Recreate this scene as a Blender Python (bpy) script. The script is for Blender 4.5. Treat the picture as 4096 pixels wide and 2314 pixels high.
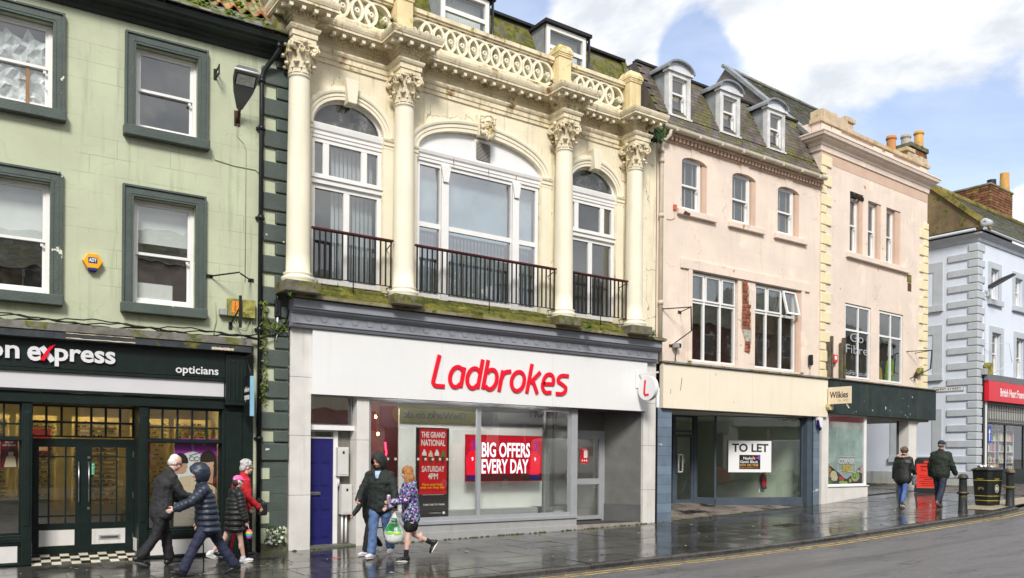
import bpy, bmesh, math, random
from mathutils import Vector, Matrix, Euler
random.seed(7)
rnd = random.random
sc = bpy.context.scene
for o in list(bpy.data.objects): bpy.data.objects.remove(o)
COL = sc.collection
rad = math.radians
pi = math.pi

# ------------------------------------------------------------------ camera
FPX, ROLL, YH, YAW, CH, CD = 3320., .008, 1830., rad(34.83), 1.75, 14.83
FW = Vector((math.sin(YAW), math.cos(YAW), 0)); RT = Vector((math.cos(YAW), -math.sin(YAW), 0)); UP = Vector((0, 0, 1))
cd = bpy.data.cameras.new('camera'); cam = bpy.data.objects.new('camera', cd); COL.objects.link(cam)
xc = RT*math.cos(ROLL)+UP*math.sin(ROLL); yc = UP*math.cos(ROLL)-RT*math.sin(ROLL); zc = -FW
mt = Matrix((xc, yc, zc)).transposed().to_4x4(); mt.translation = (0, -CD, CH)
cam.matrix_world = mt
cd.sensor_width = 36; cd.lens = FPX/4096*36; cd.shift_y = (YH-1157)/4096; cd.clip_end = 2000; cd.clip_start = .1
sc.camera = cam

# ------------------------------------------------------------------ world: daylight sky with broken cloud
SUN_EL, SUN_AZ = 40., 212.   # degrees; azimuth clockwise from +Y
W = bpy.data.worlds.new('World'); sc.world = W; W.use_nodes = True
nt = W.node_tree; nt.nodes.clear(); N = nt.nodes.new; LK = nt.links.new
wo = N('ShaderNodeOutputWorld'); bg = N('ShaderNodeBackground'); bg.inputs['Strength'].default_value = .12
sky = N('ShaderNodeTexSky'); sky.sky_type = 'NISHITA'; sky.sun_disc = False
sky.sun_elevation = rad(SUN_EL); sky.sun_rotation = rad(SUN_AZ); sky.air_density = 1.25; sky.dust_density = .8; sky.ozone_density = 3.2
tc = N('ShaderNodeTexCoord')
def wmap(scale, loc):
    m = N('ShaderNodeMapping'); m.inputs['Scale'].default_value = scale; m.inputs['Location'].default_value = loc
    LK(tc.outputs['Generated'], m.inputs['Vector']); return m
def wnoise(m, scale, detail, rough, dist=0):
    n = N('ShaderNodeTexNoise'); n.inputs['Scale'].default_value = scale; n.inputs['Detail'].default_value = detail
    n.inputs['Roughness'].default_value = rough; n.inputs['Distortion'].default_value = dist
    LK(m.outputs[0], n.inputs['Vector']); return n
CLOUD_OFF = (3.1, 1.7, .45)
n1 = wnoise(wmap((1, 1, 1.7), CLOUD_OFF), 3.4, 12, .60, .35)
n2 = wnoise(wmap((1, 1, 1.8), (7.3, 2.2, 5.1)), 4.2, 9, .58, .3)
def wmath(op, a, b):
    m = N('ShaderNodeMath'); m.operation = op
    for i, v in enumerate((a, b)):
        if isinstance(v, (int, float)): m.inputs[i].default_value = v
        else: LK(v, m.inputs[i])
    return m.outputs[0]
def pxdir(px, py):
    dx = (px-2048)/FPX; dy = (YH-py)/FPX
    u = dx*math.cos(ROLL)-dy*math.sin(ROLL); v = dx*math.sin(ROLL)+dy*math.cos(ROLL)
    return (FW+RT*u+UP*v)
def blob(px, py, r, amt):
    d = pxdir(px, py).normalized()
    vm = N('ShaderNodeVectorMath'); vm.operation = 'DISTANCE'; vm.inputs[1].default_value = d
    LK(tc.outputs['Generated'], vm.inputs[0])
    mr = N('ShaderNodeMapRange'); mr.interpolation_type = 'SMOOTHSTEP'
    mr.inputs['From Min'].default_value = r; mr.inputs['From Max'].default_value = 0
    mr.inputs['To Min'].default_value = 0; mr.inputs['To Max'].default_value = amt
    LK(vm.outputs['Value'], mr.inputs['Value']); return mr.outputs[0]
# where this afternoon's gaps and banks stand in the sky
s = wmath('ADD', n1.outputs[0], .185)
for b in [(2780, 120, .07, -.30), (2830, 330, .075, -.30), (2740, 235, .05, -.22), (2030, 30, .085, -.42), (3940, 680, .14, -.44), (3520, 610, .11, -.34), (3290, 560, .06, -.26), (4085, 870, .04, .6), (3720, 720, .10, -.2), (3400, 250, .2, .10), (2400, 140, .09, .15)]:
    s = wmath('ADD', s, blob(*b))
cr = N('ShaderNodeMapRange'); cr.interpolation_type = 'SMOOTHSTEP'
cr.inputs['From Min'].default_value = .40; cr.inputs['From Max'].default_value = .57; cr.inputs['To Min'].default_value = .30
LK(s, cr.inputs['Value'])
cl = N('ShaderNodeMix'); cl.data_type = 'RGBA'
cl.inputs['A'].default_value = (2.65, 2.80, 3.02, 1); cl.inputs['B'].default_value = (4.0, 4.05, 4.1, 1)
r2 = N('ShaderNodeMapRange'); r2.inputs['From Min'].default_value = .43; r2.inputs['From Max'].default_value = .58
LK(n2.outputs[0], r2.inputs['Value']); LK(r2.outputs[0], cl.inputs['Factor'])
mx = N('ShaderNodeMix'); mx.data_type = 'RGBA'
sm = N('ShaderNodeMix'); sm.data_type = 'RGBA'; sm.blend_type = 'MULTIPLY'; sm.inputs['Factor'].default_value = 1; sm.inputs['B'].default_value = (.74, .68, .72, 1); LK(sky.outputs[0], sm.inputs['A'])
LK(cr.outputs[0], mx.inputs['Factor']); LK(sm.outputs['Result'], mx.inputs['A']); LK(cl.outputs['Result'], mx.inputs['B'])
LK(mx.outputs['Result'], bg.inputs['Color']); LK(bg.outputs[0], wo.inputs['Surface'])

sl = bpy.data.lights.new('sun', 'SUN'); sl.energy = 1.5; sl.angle = rad(15); sl.color = (1, .96, .9)
so = bpy.data.objects.new('sun', sl); COL.objects.link(so)
saz = rad(SUN_AZ); sd = Vector((math.sin(saz)*math.cos(rad(SUN_EL)), math.cos(saz)*math.cos(rad(SUN_EL)), math.sin(rad(SUN_EL))))
so.rotation_euler = sd.to_track_quat('Z', 'Y').to_euler(); so.location = (-10, -30, 40)

vs = sc.view_settings; vs.view_transform = 'Standard'; vs.look = 'None'; vs.gamma = 1; vs.exposure = 1.32; vs.use_curve_mapping = False
cy = sc.cycles; cy.use_denoising = True; cy.max_bounces = 10; cy.diffuse_bounces = 4; cy.glossy_bounces = 4; cy.transparent_max_bounces = 14; cy.transmission_bounces = 4
cy.sample_clamp_indirect = 6; cy.caustics_reflective = False; cy.caustics_refractive = False

# ------------------------------------------------------------------ materials
MATS = {}
def lin(c):
    if isinstance(c, str):
        c = [int(c[i:i+2], 16)/255 for i in (0, 2, 4)]
        c = [(x/12.92 if x <= .04045 else ((x+.055)/1.055)**2.4) for x in c]
    return tuple(c)
class NB:
    def __init__(s, name):
        m = bpy.data.materials.new(name); m.use_nodes = True; s.m = m; s.t = m.node_tree; s.t.nodes.clear()
        s.out = s.n('ShaderNodeOutputMaterial')
    def n(s, t, **k):
        x = s.t.nodes.new(t)
        for a, b in k.items(): setattr(x, a, b)
        return x
    def l(s, a, b): s.t.links.new(a, b)
    def val(s, sock, v):
        if isinstance(v, bpy.types.NodeSocket): s.l(v, sock)
        else: sock.default_value = v
    def noise(s, vec, scale, detail=4, rough=.55):
        x = s.n('ShaderNodeTexNoise'); x.inputs['Scale'].default_value = scale; x.inputs['Detail'].default_value = detail; x.inputs['Roughness'].default_value = rough
        s.l(vec, x.inputs['Vector']); return x.outputs[0]
    def mapp(s, vec, scale, loc=(0, 0, 0)):
        x = s.n('ShaderNodeMapping'); x.inputs['Scale'].default_value = scale; x.inputs['Location'].default_value = loc; s.l(vec, x.inputs['Vector']); return x.outputs[0]
    def ramp(s, v, a, b, lo=0., hi=1.):
        x = s.n('ShaderNodeMapRange'); x.interpolation_type = 'SMOOTHSTEP'
        x.inputs['From Min'].default_value = a; x.inputs['From Max'].default_value = b; x.inputs['To Min'].default_value = lo; x.inputs['To Max'].default_value = hi
        s.l(v, x.inputs['Value']); return x.outputs[0]
    def mix(s, f, a, b, mode='MIX'):
        x = s.n('ShaderNodeMix', data_type='RGBA', blend_type=mode)
        for k, v in (('Factor', f), ('A', a), ('B', b)):
            if isinstance(v, tuple): v = (*v[:3], 1)
            s.val(x.inputs[k], v)
        return x.outputs['Result']
    def math(s, op, a, b=0.):
        x = s.n('ShaderNodeMath', operation=op); s.val(x.inputs[0], a); s.val(x.inputs[1], b); return x.outputs[0]
MOSS_A, MOSS_B = (.055, .068, .010), (.150, .140, .018)
def M(name, col, rough=.6, var=.12, vs=2.2, bump=.15, bs=60., streak=0, scol=(.06, .055, .04), moss=0, mcol=None, rn=0, spec=.4, metal=0, flake=None, ashlar=None, obj=False, coat=0, quilt=None, wet=0, patch=None, cracks=None):
    if name in MATS: return MATS[name]
    b = NB(name); c = lin(col)
    if obj: pos = b.n('ShaderNodeTexCoord').outputs['Object']
    else: pos = b.n('ShaderNodeNewGeometry').outputs['Position']
    n1 = b.noise(pos, vs, 6, .6)
    f = b.ramp(n1, .3, .7)
    k = b.mix(f, tuple(x*(1-var) for x in c), tuple(min(1, x*(1+var)) for x in c))
    if patch:
        pc, ps, pt = patch
        k = b.mix(b.ramp(b.noise(b.mapp(pos, (1, 1, 1), (11, 3, 5)), ps, 5, .62), pt, pt+.1), k, lin(pc))
    if rn:
        oi = b.n('ShaderNodeObjectInfo').outputs['Random']
        k = b.mix(b.ramp(oi, 0, 1, 1-rn, 1+rn) if False else oi, b.mix(1., k, (1-rn,)*3, 'MULTIPLY'), b.mix(1., k, (min(1.6, 1+rn),)*3, 'MULTIPLY'))
    if streak:
        sn = b.noise(b.mapp(pos, (7, 7, .45)), 1., 5, .6)
        k = b.mix(b.math('MULTIPLY', b.ramp(sn, .52, .74), streak), k, scol)
    if moss:
        nz = b.n('ShaderNodeSeparateXYZ'); g = b.n('ShaderNodeNewGeometry'); b.l(g.outputs['Normal'], nz.inputs[0])
        up = b.math('MULTIPLY', nz.outputs[2], .16)
        mm = b.math('ADD', b.noise(pos, 3.2, 6, .68), up)
        mf = b.ramp(mm, .62-moss*.3, .72-moss*.3)
        mc = b.mix(b.ramp(b.noise(pos, 9., 3), .35, .65), mcol[0] if mcol else MOSS_A, mcol[1] if mcol else MOSS_B)
        k = b.mix(mf, k, mc)
    if cracks:
        wp = b.n('ShaderNodeVectorMath', operation='ADD'); nz_ = b.n('ShaderNodeTexNoise'); nz_.inputs['Scale'].default_value = 3.5; nz_.inputs['Detail'].default_value = 5; b.l(pos, nz_.inputs['Vector']); sc_ = b.n('ShaderNodeVectorMath', operation='SCALE'); sc_.inputs['Scale'].default_value = .5; b.l(nz_.outputs['Color'], sc_.inputs[0]); b.l(pos, wp.inputs[0]); b.l(sc_.outputs[0], wp.inputs[1])
        vo = b.n('ShaderNodeTexVoronoi', feature='DISTANCE_TO_EDGE'); vo.inputs['Scale'].default_value = cracks[0]; b.l(wp.outputs[0], vo.inputs['Vector'])
        cf = b.math('MULTIPLY', b.ramp(vo.outputs['Distance'], cracks[1]*.4, cracks[1], 1, 0), b.ramp(b.noise(b.mapp(pos, (1, 1, 1), (4, 9, 2)), 1.1, 4, .6), .47, .60))
        k = b.mix(b.math('MULTIPLY', cf, cracks[2]), k, tuple(x*.25 for x in c))
    if flake:
        fc, fs, ft = flake
        ff = b.ramp(b.noise(b.mapp(pos, (1, 1, 1), (3, 8, 1)), fs, 3, .5), ft, ft+.015)
        k = b.mix(ff, k, lin(fc))
    p = b.n('ShaderNodeBsdfPrincipled'); b.l(k, p.inputs['Base Color'])
    p.inputs['Roughness'].default_value = rough; p.inputs['Metallic'].default_value = metal; p.inputs['Specular IOR Level'].default_value = spec
    if coat: p.inputs['Coat Weight'].default_value = coat; p.inputs['Coat Roughness'].default_value = .1
    hgt = b.noise(pos, bs, 4, .6)
    if ashlar:
        oc = b.n('ShaderNodeTexCoord').outputs['Object']; sp = b.n('ShaderNodeSeparateXYZ'); b.l(oc, sp.inputs[0]); cb = b.n('ShaderNodeCombineXYZ')
        b.l(sp.outputs[0], cb.inputs[0]); b.l(sp.outputs[2], cb.inputs[1])
        br = b.n('ShaderNodeTexBrick'); b.l(cb.outputs[0], br.inputs['Vector']); br.inputs['Scale'].default_value = 1
        br.inputs['Brick Width'].default_value = ashlar[0]; br.inputs['Row Height'].default_value = ashlar[1]; br.inputs['Mortar Size'].default_value = .006; br.inputs['Mortar Smooth'].default_value = .3
        wear = b.ramp(b.noise(oc, 1.3, 3), .42, .62)
        jf = b.math('MULTIPLY', br.outputs['Fac'], wear)
        hgt = b.math('SUBTRACT', b.math('MULTIPLY', hgt, .5), b.math('MULTIPLY', jf, .8))
        k2 = b.mix(b.math('MULTIPLY', jf, ashlar[2]), k, tuple(x*.45 for x in c)); b.l(k2, p.inputs['Base Color'])
    if quilt:
        oc = b.n('ShaderNodeTexCoord').outputs['Object']
        wv = b.n('ShaderNodeTexWave', wave_type='BANDS', bands_direction='Z', wave_profile='SIN'); wv.inputs['Scale'].default_value = quilt; wv.inputs['Distortion'].default_value = 1.5; wv.inputs['Detail'].default_value = 2; b.l(oc, wv.inputs['Vector'])
        hgt = b.math('ADD', b.math('MULTIPLY', wv.outputs['Fac'], 1.6), hgt)
    if wet:
        wr = b.ramp(b.noise(pos, wet, 5, .6), .38, .62, rough*.35, min(1, rough*1.6)); b.l(wr, p.inputs['Roughness'])
    if bump:
        bp = b.n('ShaderNodeBump'); bp.inputs['Strength'].default_value = bump; bp.inputs['Distance'].default_value = .02; b.l(hgt, bp.inputs['Height']); b.l(bp.outputs[0], p.inputs['Normal'])
    b.l(p.outputs[0], b.out.inputs['Surface'])
    MATS[name] = b.m; return b.m
def EM(name, col, st):
    if name in MATS: return MATS[name]
    b = NB(name); e = b.n('ShaderNodeEmission'); e.inputs['Color'].default_value = (*lin(col), 1); e.inputs['Strength'].default_value = st
    b.l(e.outputs[0], b.out.inputs['Surface']); MATS[name] = b.m; return b.m
def GLASS(name, tint=(.86, .9, .88), ior=1.7, rough=.0, gl=(1, 1, 1), base=0., dirt=.03, wav=.25):
    if name in MATS: return MATS[name]
    b = NB(name); pos = b.n('ShaderNodeNewGeometry').outputs['Position']
    t = b.n('ShaderNodeBsdfTransparent'); t.inputs[0].default_value = (*tint, 1)
    g = b.n('ShaderNodeBsdfGlossy'); g.inputs['Roughness'].default_value = rough; g.inputs['Color'].default_value = (*gl, 1)
    bp = b.n('ShaderNodeBump'); bp.inputs['Strength'].default_value = wav; bp.inputs['Distance'].default_value = .01; b.l(b.noise(pos, 1.6, 2), bp.inputs['Height']); b.l(bp.outputs[0], g.inputs['Normal'])
    ge = b.n('ShaderNodeNewGeometry'); vm = b.n('ShaderNodeVectorMath', operation='DOT_PRODUCT'); b.l(ge.outputs['Normal'], vm.inputs[0]); b.l(ge.outputs['Incoming'], vm.inputs[1])
    r0 = ((ior-1)/(ior+1))**2+base
    f = b.math('ADD', b.math('MULTIPLY', b.math('POWER', b.math('SUBTRACT', 1., b.math('ABSOLUTE', vm.outputs['Value'])), 5.), 1-r0), r0)
    m1 = b.n('ShaderNodeMixShader'); b.l(f, m1.inputs[0]); b.l(t.outputs[0], m1.inputs[1]); b.l(g.outputs[0], m1.inputs[2])
    d = b.n('ShaderNodeBsdfDiffuse'); d.inputs[0].default_value = (.6, .6, .58, 1)
    m2 = b.n('ShaderNodeMixShader'); b.l(b.ramp(b.noise(pos, 5, 5, .7), .45, .8, dirt*.3, dirt*2.2), m2.inputs[0]); b.l(m1.outputs[0], m2.inputs[1]); b.l(d.outputs[0], m2.inputs[2])
    b.l(m2.outputs[0], b.out.inputs['Surface']); MATS[name] = b.m; return b.m
def PRINT(name, col, rough=.4): return M(name, col, rough=rough, var=.03, bump=0, spec=.35)

# ------------------------------------------------------------------ mesh builder
class MB:
    def __init__(s): s.v = []; s.f = []; s.mi = []; s.sm = []; s.cur = 0; s.smooth = False
    def mat(s, i): s.cur = i; return s
    def add(s, vs, fs):
        o = len(s.v); s.v += [tuple(p) for p in vs]
        for f in fs: s.f.append(tuple(o+i for i in f)); s.mi.append(s.cur); s.sm.append(s.smooth)
        return s
    def box(s, x0, x1, y0, y1, z0, z1):
        x0, x1 = min(x0, x1), max(x0, x1); y0, y1 = min(y0, y1), max(y0, y1); z0, z1 = min(z0, z1), max(z0, z1)
        return s.add([(x0, y0, z0), (x1, y0, z0), (x1, y1, z0), (x0, y1, z0), (x0, y0, z1), (x1, y0, z1), (x1, y1, z1), (x0, y1, z1)],
                     [(0, 3, 2, 1), (4, 5, 6, 7), (0, 1, 5, 4), (1, 2, 6, 5), (2, 3, 7, 6), (3, 0, 4, 7)])
    def quad(s, *p): return s.add(p, [tuple(range(len(p)))])
    def rect(s, x0, x1, z0, z1, y): return s.quad((x0, y, z0), (x1, y, z0), (x1, y, z1), (x0, y, z1))
    def prism(s, pts, y0, y1):      # polygon in xz (counter-clockwise seen from -y), extruded in y
        n = len(pts); vs = [(p[0], y0, p[1]) for p in pts]+[(p[0], y1, p[1]) for p in pts]
        fs = [tuple(range(n)), tuple(range(2*n-1, n-1, -1))]+[(i, i+n, (i+1) % n+n, (i+1) % n) for i in range(n)]
        return s.add(vs, fs)
    def prismz(s, pts, z0, z1):     # polygon in xy, counter-clockwise from above
        n = len(pts); vs = [(p[0], p[1], z0) for p in pts]+[(p[0], p[1], z1) for p in pts]
        fs = [tuple(range(n-1, -1, -1)), tuple(range(n, 2*n))]+[(i, (i+1) % n, (i+1) % n+n, i+n) for i in range(n)]
        return s.add(vs, fs)
    def prismx(s, pts, x0, x1):     # polygon in yz
        n = len(pts); vs = [(x0, p[0], p[1]) for p in pts]+[(x1, p[0], p[1]) for p in pts]
        fs = [tuple(range(n-1, -1, -1)), tuple(range(n, 2*n))]+[(i, (i+1) % n, (i+1) % n+n, i+n) for i in range(n)]
        return s.add(vs, fs)
    def tube(s, pts, r, n=8, cap=True):
        pts = [Vector(p) for p in pts]; R = r if isinstance(r, (list, tuple)) else [r]*len(pts)
        sm = s.smooth; s.smooth = True; vs = []; u = None
        for i, p in enumerate(pts):
            d = (pts[min(i+1, len(pts)-1)]-pts[max(i-1, 0)]); d = d.normalized() if d.length > 1e-9 else Vector((0, 0, 1))
            if u is None: u = d.orthogonal().normalized()
            else: u = (u-d*u.dot(d)); u = u.normalized() if u.length > 1e-6 else d.orthogonal().normalized()
            w = d.cross(u)
            for k in range(n):
                a = 2*pi*k/n; vs.append(p+(u*math.cos(a)+w*math.sin(a))*R[i])
        fs = [(i*n+k, i*n+(k+1) % n, (i+1)*n+(k+1) % n, (i+1)*n+k) for i in range(len(pts)-1) for k in range(n)]
        s.add(vs, fs); s.smooth = sm
        if cap:
            o = len(s.v)-len(vs); m = len(vs)
            s.f.append(tuple(o+k for k in range(n-1, -1, -1))); s.f.append(tuple(o+m-n+k for k in range(n))); s.mi += [s.cur]*2; s.sm += [False]*2
        return s
    def lathe(s, prof, cx=0, cy=0, n=20, a0=0, a1=2*pi):
        sm = s.smooth; s.smooth = True; full = abs(a1-a0-2*pi) < 1e-6; c = n if full else n+1
        vs = [(cx+r*math.cos(a0+(a1-a0)*k/n), cy+r*math.sin(a0+(a1-a0)*k/n), z) for r, z in prof for k in range(c)]
        fs = [(i*c+k, i*c+(k+1) % c, (i+1)*c+(k+1) % c, (i+1)*c+k) for i in range(len(prof)-1) for k in range(n)]
        s.add(vs, fs); s.smooth = sm; return s
    def ell(s, c, r, n=12, m=8, rot=None):
        sm = s.smooth; s.smooth = True; vs = []; fs = []
        for i in range(m+1):
            t = pi*i/m
            for k in range(n):
                a = 2*pi*k/n; p = Vector((r[0]*math.sin(t)*math.cos(a), r[1]*math.sin(t)*math.sin(a), r[2]*math.cos(t)))
                if rot: p = rot @ p
                vs.append(p+Vector(c))
        for i in range(m):
            for k in range(n): fs.append((i*n+k, (i+1)*n+k, (i+1)*n+(k+1) % n, i*n+(k+1) % n))
        s.add(vs, fs); s.smooth = sm; return s
    def capsule(s, p0, p1, r0, r1, k=1., n=12, side=(0, 1, 0)):
        p0, p1 = Vector(p0), Vector(p1); d = (p1-p0); L = d.length; d = d/L if L > 1e-9 else Vector((0, 0, 1))
        sv = Vector(side); sv = sv-d*sv.dot(d)
        if sv.length < 1e-4: sv = d.orthogonal()
        sv.normalize(); ov = d.cross(sv); vs = []; rows = []
        for i in range(5): t = pi/2*(i/4); rows.append((-r0*math.cos(t), r0*math.sin(t)))
        for i in range(5): t = pi/2*(i/4); rows.append((L+r1*math.sin(t), r1*math.cos(t)))
        for h, r in rows:
            r = max(r, 1e-4)
            for j in range(n): a = 2*pi*j/n; vs.append(p0+d*h+sv*(r*k*math.cos(a))+ov*(r*math.sin(a)))
        fs = [(i*n+j, i*n+(j+1) % n, (i+1)*n+(j+1) % n, (i+1)*n+j) for i in range(9) for j in range(n)]
        fs += [tuple(range(n-1, -1, -1)), tuple(range(9*n, 10*n))]
        return s.add(vs, fs)
    def sweep(s, prof, path, cap=True):   # prof [(out, z)] bottom to top, path [(x, y)] left to right; out = towards -y for a path along +x
        P = [Vector(p) for p in path]; n = len(prof); vs = []
        for i, p in enumerate(P):
            def nrm(a, b): d = (b-a).normalized(); return Vector((d.y, -d.x))
            if i == 0: m = nrm(P[0], P[1])
            elif i == len(P)-1: m = nrm(P[-2], P[-1])
            else:
                a, b = nrm(P[i-1], p), nrm(p, P[i+1]); m = (a+b); m = m/max(m.length_squared/2, .2)
            for o, z in prof: q = p+m*o; vs.append((q.x, q.y, z))
        fs = [(i*n+k, (i+1)*n+k, (i+1)*n+k+1, i*n+k+1) for i in range(len(P)-1) for k in range(n-1)]
        if cap: fs += [tuple(range(n-1, -1, -1)), tuple((len(P)-1)*n+k for k in range(n))]
        return s.add(vs, fs)
    def arch(s, cx, cz, prof, a0=0, a1=pi, n=28, ends=True):   # prof [(rx, rz, y)] closed section swept over an arc
        m = len(prof); vs = []
        for i in range(n+1):
            a = a0+(a1-a0)*i/n
            for rx, rz, y in prof: vs.append((cx+rx*math.cos(a), y, cz+rz*math.sin(a)))
        fs = [(i*m+k, i*m+(k+1) % m, (i+1)*m+(k+1) % m, (i+1)*m+k) for i in range(n) for k in range(m)]
        if ends: fs += [tuple(range(m)), tuple(n*m+k for k in range(m-1, -1, -1))]
        return s.add(vs, fs)
    def mesh(s, name, mats=()):
        me = bpy.data.meshes.new(name); me.from_pydata(s.v, [], s.f)
        me.polygons.foreach_set('material_index', s.mi); me.polygons.foreach_set('use_smooth', s.sm)
        for m in mats: me.materials.append(m)
        me.update(); return me
    def build(s, name, mats, parent=None, loc=(0, 0, 0), rot=(0, 0, 0), bevel=0, fix=False):
        if not isinstance(mats, (list, tuple)): mats = [mats]
        me = s.mesh(name, mats)
        if fix:
            bm = bmesh.new(); bm.from_mesh(me); bmesh.ops.recalc_face_normals(bm, faces=bm.faces); bm.to_mesh(me); bm.free()
        return OB(name, me, parent, loc, rot, bevel)
def OB(name, me, parent=None, loc=(0, 0, 0), rot=(0, 0, 0), bevel=0, scale=None):
    o = bpy.data.objects.new(name, me); COL.objects.link(o); o.location = loc; o.rotation_euler = rot
    if scale: o.scale = scale
    if parent: o.parent = parent
    if bevel:
        b = o.modifiers.new('bevel', 'BEVEL'); b.width = bevel; b.segments = 2; b.limit_method = 'ANGLE'
    return o
def tag(o, label=None, cat=None, group=None, kind=None):
    if label: o['label'] = label
    if cat: o['category'] = cat
    if group: o['group'] = group
    if kind: o['kind'] = kind
    return o
def thing(name, label, cat, loc=(0, 0, 0), rotz=0, group=None):
    e = bpy.data.objects.new(name, None); COL.objects.link(e); e.location = loc; e.rotation_euler = (0, 0, rotz); e.empty_display_size = .2
    return tag(e, label, cat, group)
def copy_tree(o, parent=None, loc=None, rotz=None):
    c = o.copy(); COL.objects.link(c); c.parent = parent
    if loc is not None: c.location = loc
    if rotz is not None: c.rotation_euler.z = rotz
    for ch in list(o.children): copy_tree(ch, c)
    return c
def boxo(name, m, parent, x0, x1, y0, y1, z0, z1, bevel=0): return MB().box(x0, x1, y0, y1, z0, z1).build(name, m, parent, bevel=bevel)
# text: fitted to a rectangle in the xz plane, facing -y; converted in one batch at the end
TEXTS = []
def text(sx, name, m, parent, x0, x1, z0, z1, y, depth=.004, bold=0, shear=0, split=False, flip=False, loc=(0, 0, 0), rot=(0, 0, 0), kind=None):
    TEXTS.append((sx, name, m, parent, x0, x1, z0, z1, y, depth, bold, shear, split, loc, rot))
def flush_texts():
    tmp = []
    for t in TEXTS:
        cu = bpy.data.curves.new('txt', 'FONT'); cu.body = t[0]; cu.size = 1; cu.offset = t[10]; cu.shear = t[11]; cu.resolution_u = 3; cu.extrude = .05
        cu.space_line = .95; cu.align_x = 'CENTER'
        ob = bpy.data.objects.new('txt', cu); COL.objects.link(ob); tmp.append(ob)
    bpy.context.view_layer.update(); dg = bpy.context.evaluated_depsgraph_get()
    for ob, t in zip(tmp, TEXTS):
        (sx, name, m, parent, x0, x1, z0, z1, y, depth, bold, shear, split, loc, rot) = t
        me = bpy.data.meshes.new_from_object(ob.evaluated_get(dg)); cs = [v.co.copy() for v in me.vertices]
        ax, bx = min(c.x for c in cs), max(c.x for c in cs); ay, by = min(c.y for c in cs), max(c.y for c in cs)
        for v in me.vertices:
            c = v.co; v.co = (x0+(c.x-ax)/(bx-ax)*(x1-x0), y-depth*(c.z+.05)/.1, z0+(c.y-ay)/(by-ay)*(z1-z0))
        me.materials.clear(); me.materials.append(m)
        if split:
            bm = bmesh.new(); bm.from_mesh(me); seen = set(); k = 0
            for v0 in bm.verts:
                if v0 in seen: continue
                st = [v0]; isl = []
                while st:
                    v = st.pop()
                    if v in seen: continue
                    seen.add(v); isl.append(v); st += [e.other_vert(v) for e in v.link_edges]
                idx = {v: i for i, v in enumerate(isl)}; fs = [f for f in bm.faces if f.verts[0] in idx]
                m2 = bpy.data.meshes.new('letter'); m2.from_pydata([v.co.copy() for v in isl], [], [tuple(idx[v] for v in f.verts) for f in fs]); m2.materials.append(m)
                OB('letter', m2, parent, loc, rot)
            bm.free()
        else: OB(name, me, parent, loc, rot)
    for ob in tmp: bpy.data.objects.remove(ob)
# flat thick stroke (polyline ribbon) in the xz plane
def stroke(mb, pts, w, y0, y1, round_=False):
    P = [Vector(p) for p in pts]; n = len(P); L = []; R = []
    for i, p in enumerate(P):
        a = (P[i]-P[i-1]).normalized() if i else (P[1]-P[0]).normalized()
        b = (P[i+1]-P[i]).normalized() if i < n-1 else a
        t = (a+b); t = t.normalized() if t.length > 1e-6 else a
        nn = Vector((-t.y, t.x)); k = 1/max(.5, nn.dot(Vector((-a.y, a.x))))
        L.append(p+nn*(w/2*k)); R.append(p-nn*(w/2*k))
    vs = []
    for y in (y0, y1): vs += [(q.x, y, q.y) for q in L]+[(q.x, y, q.y) for q in R]
    f = []
    for i in range(n-1):
        f += [(i, n+i, n+i+1, i+1), (2*n+i, 2*n+i+1, 3*n+i+1, 3*n+i), (i, i+1, 2*n+i+1, 2*n+i), (n+i, 3*n+i, 3*n+i+1, n+i+1)]
    f += [(0, 2*n, 3*n, n), (n-1, 2*n-1, 4*n-1, 3*n-1)]
    mb.add(vs, f)
def arcp(cx, cz, rx, rz, a0, a1, n=10): return [(cx+rx*math.cos(rad(a0+(a1-a0)*i/n)), cz+rz*math.sin(rad(a0+(a1-a0)*i/n))) for i in range(n+1)]

# ------------------------------------------------------------------ frames: a survey helper that turns a sighted point on a known wall plane into that wall's own metres
class Fr:
    def __init__(s, ox, oy, deg): s.o = Vector((ox, oy)); s.a = rad(deg); s.u = Vector((math.cos(s.a), math.sin(s.a))); s.n = Vector((-s.u.y, s.u.x))
    def P(s, px, py, y=0.):
        d = pxdir(px, py); c = Vector((0, -CD))-s.o; t = (y-c.dot(s.n))/Vector((d.x, d.y)).dot(s.n)
        w = c+Vector((d.x, d.y))*t; return (w.dot(s.u), CH+t*d.z)
    def X(s, px, py, y=0.): return s.P(px, py, y)[0]
    def Z(s, px, py, y=0.): return s.P(px, py, y)[1]
    def world(s, x, y, z=0): w = s.o+s.u*x+s.n*y; return (w.x, w.y, z)
PR = [(-40, 0), (5.3, 0), (11.4, .09), (14.5, .16), (21.3, .44), (23.6, .62), (26, .72), (30.4, .83), (80, 2.0)]
def zg(x):
    for (a, b), (c, d) in zip(PR, PR[1:]):
        if x <= c: return b+(d-b)*(x-a)/(c-a)
    return PR[-1][1]
FA, FB, FD, FE = Fr(5.3036, 0, -2.3), Fr(0, 0, 0), Fr(21.256, 0, 2.7), Fr(30.4, -.03, 3.)

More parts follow.
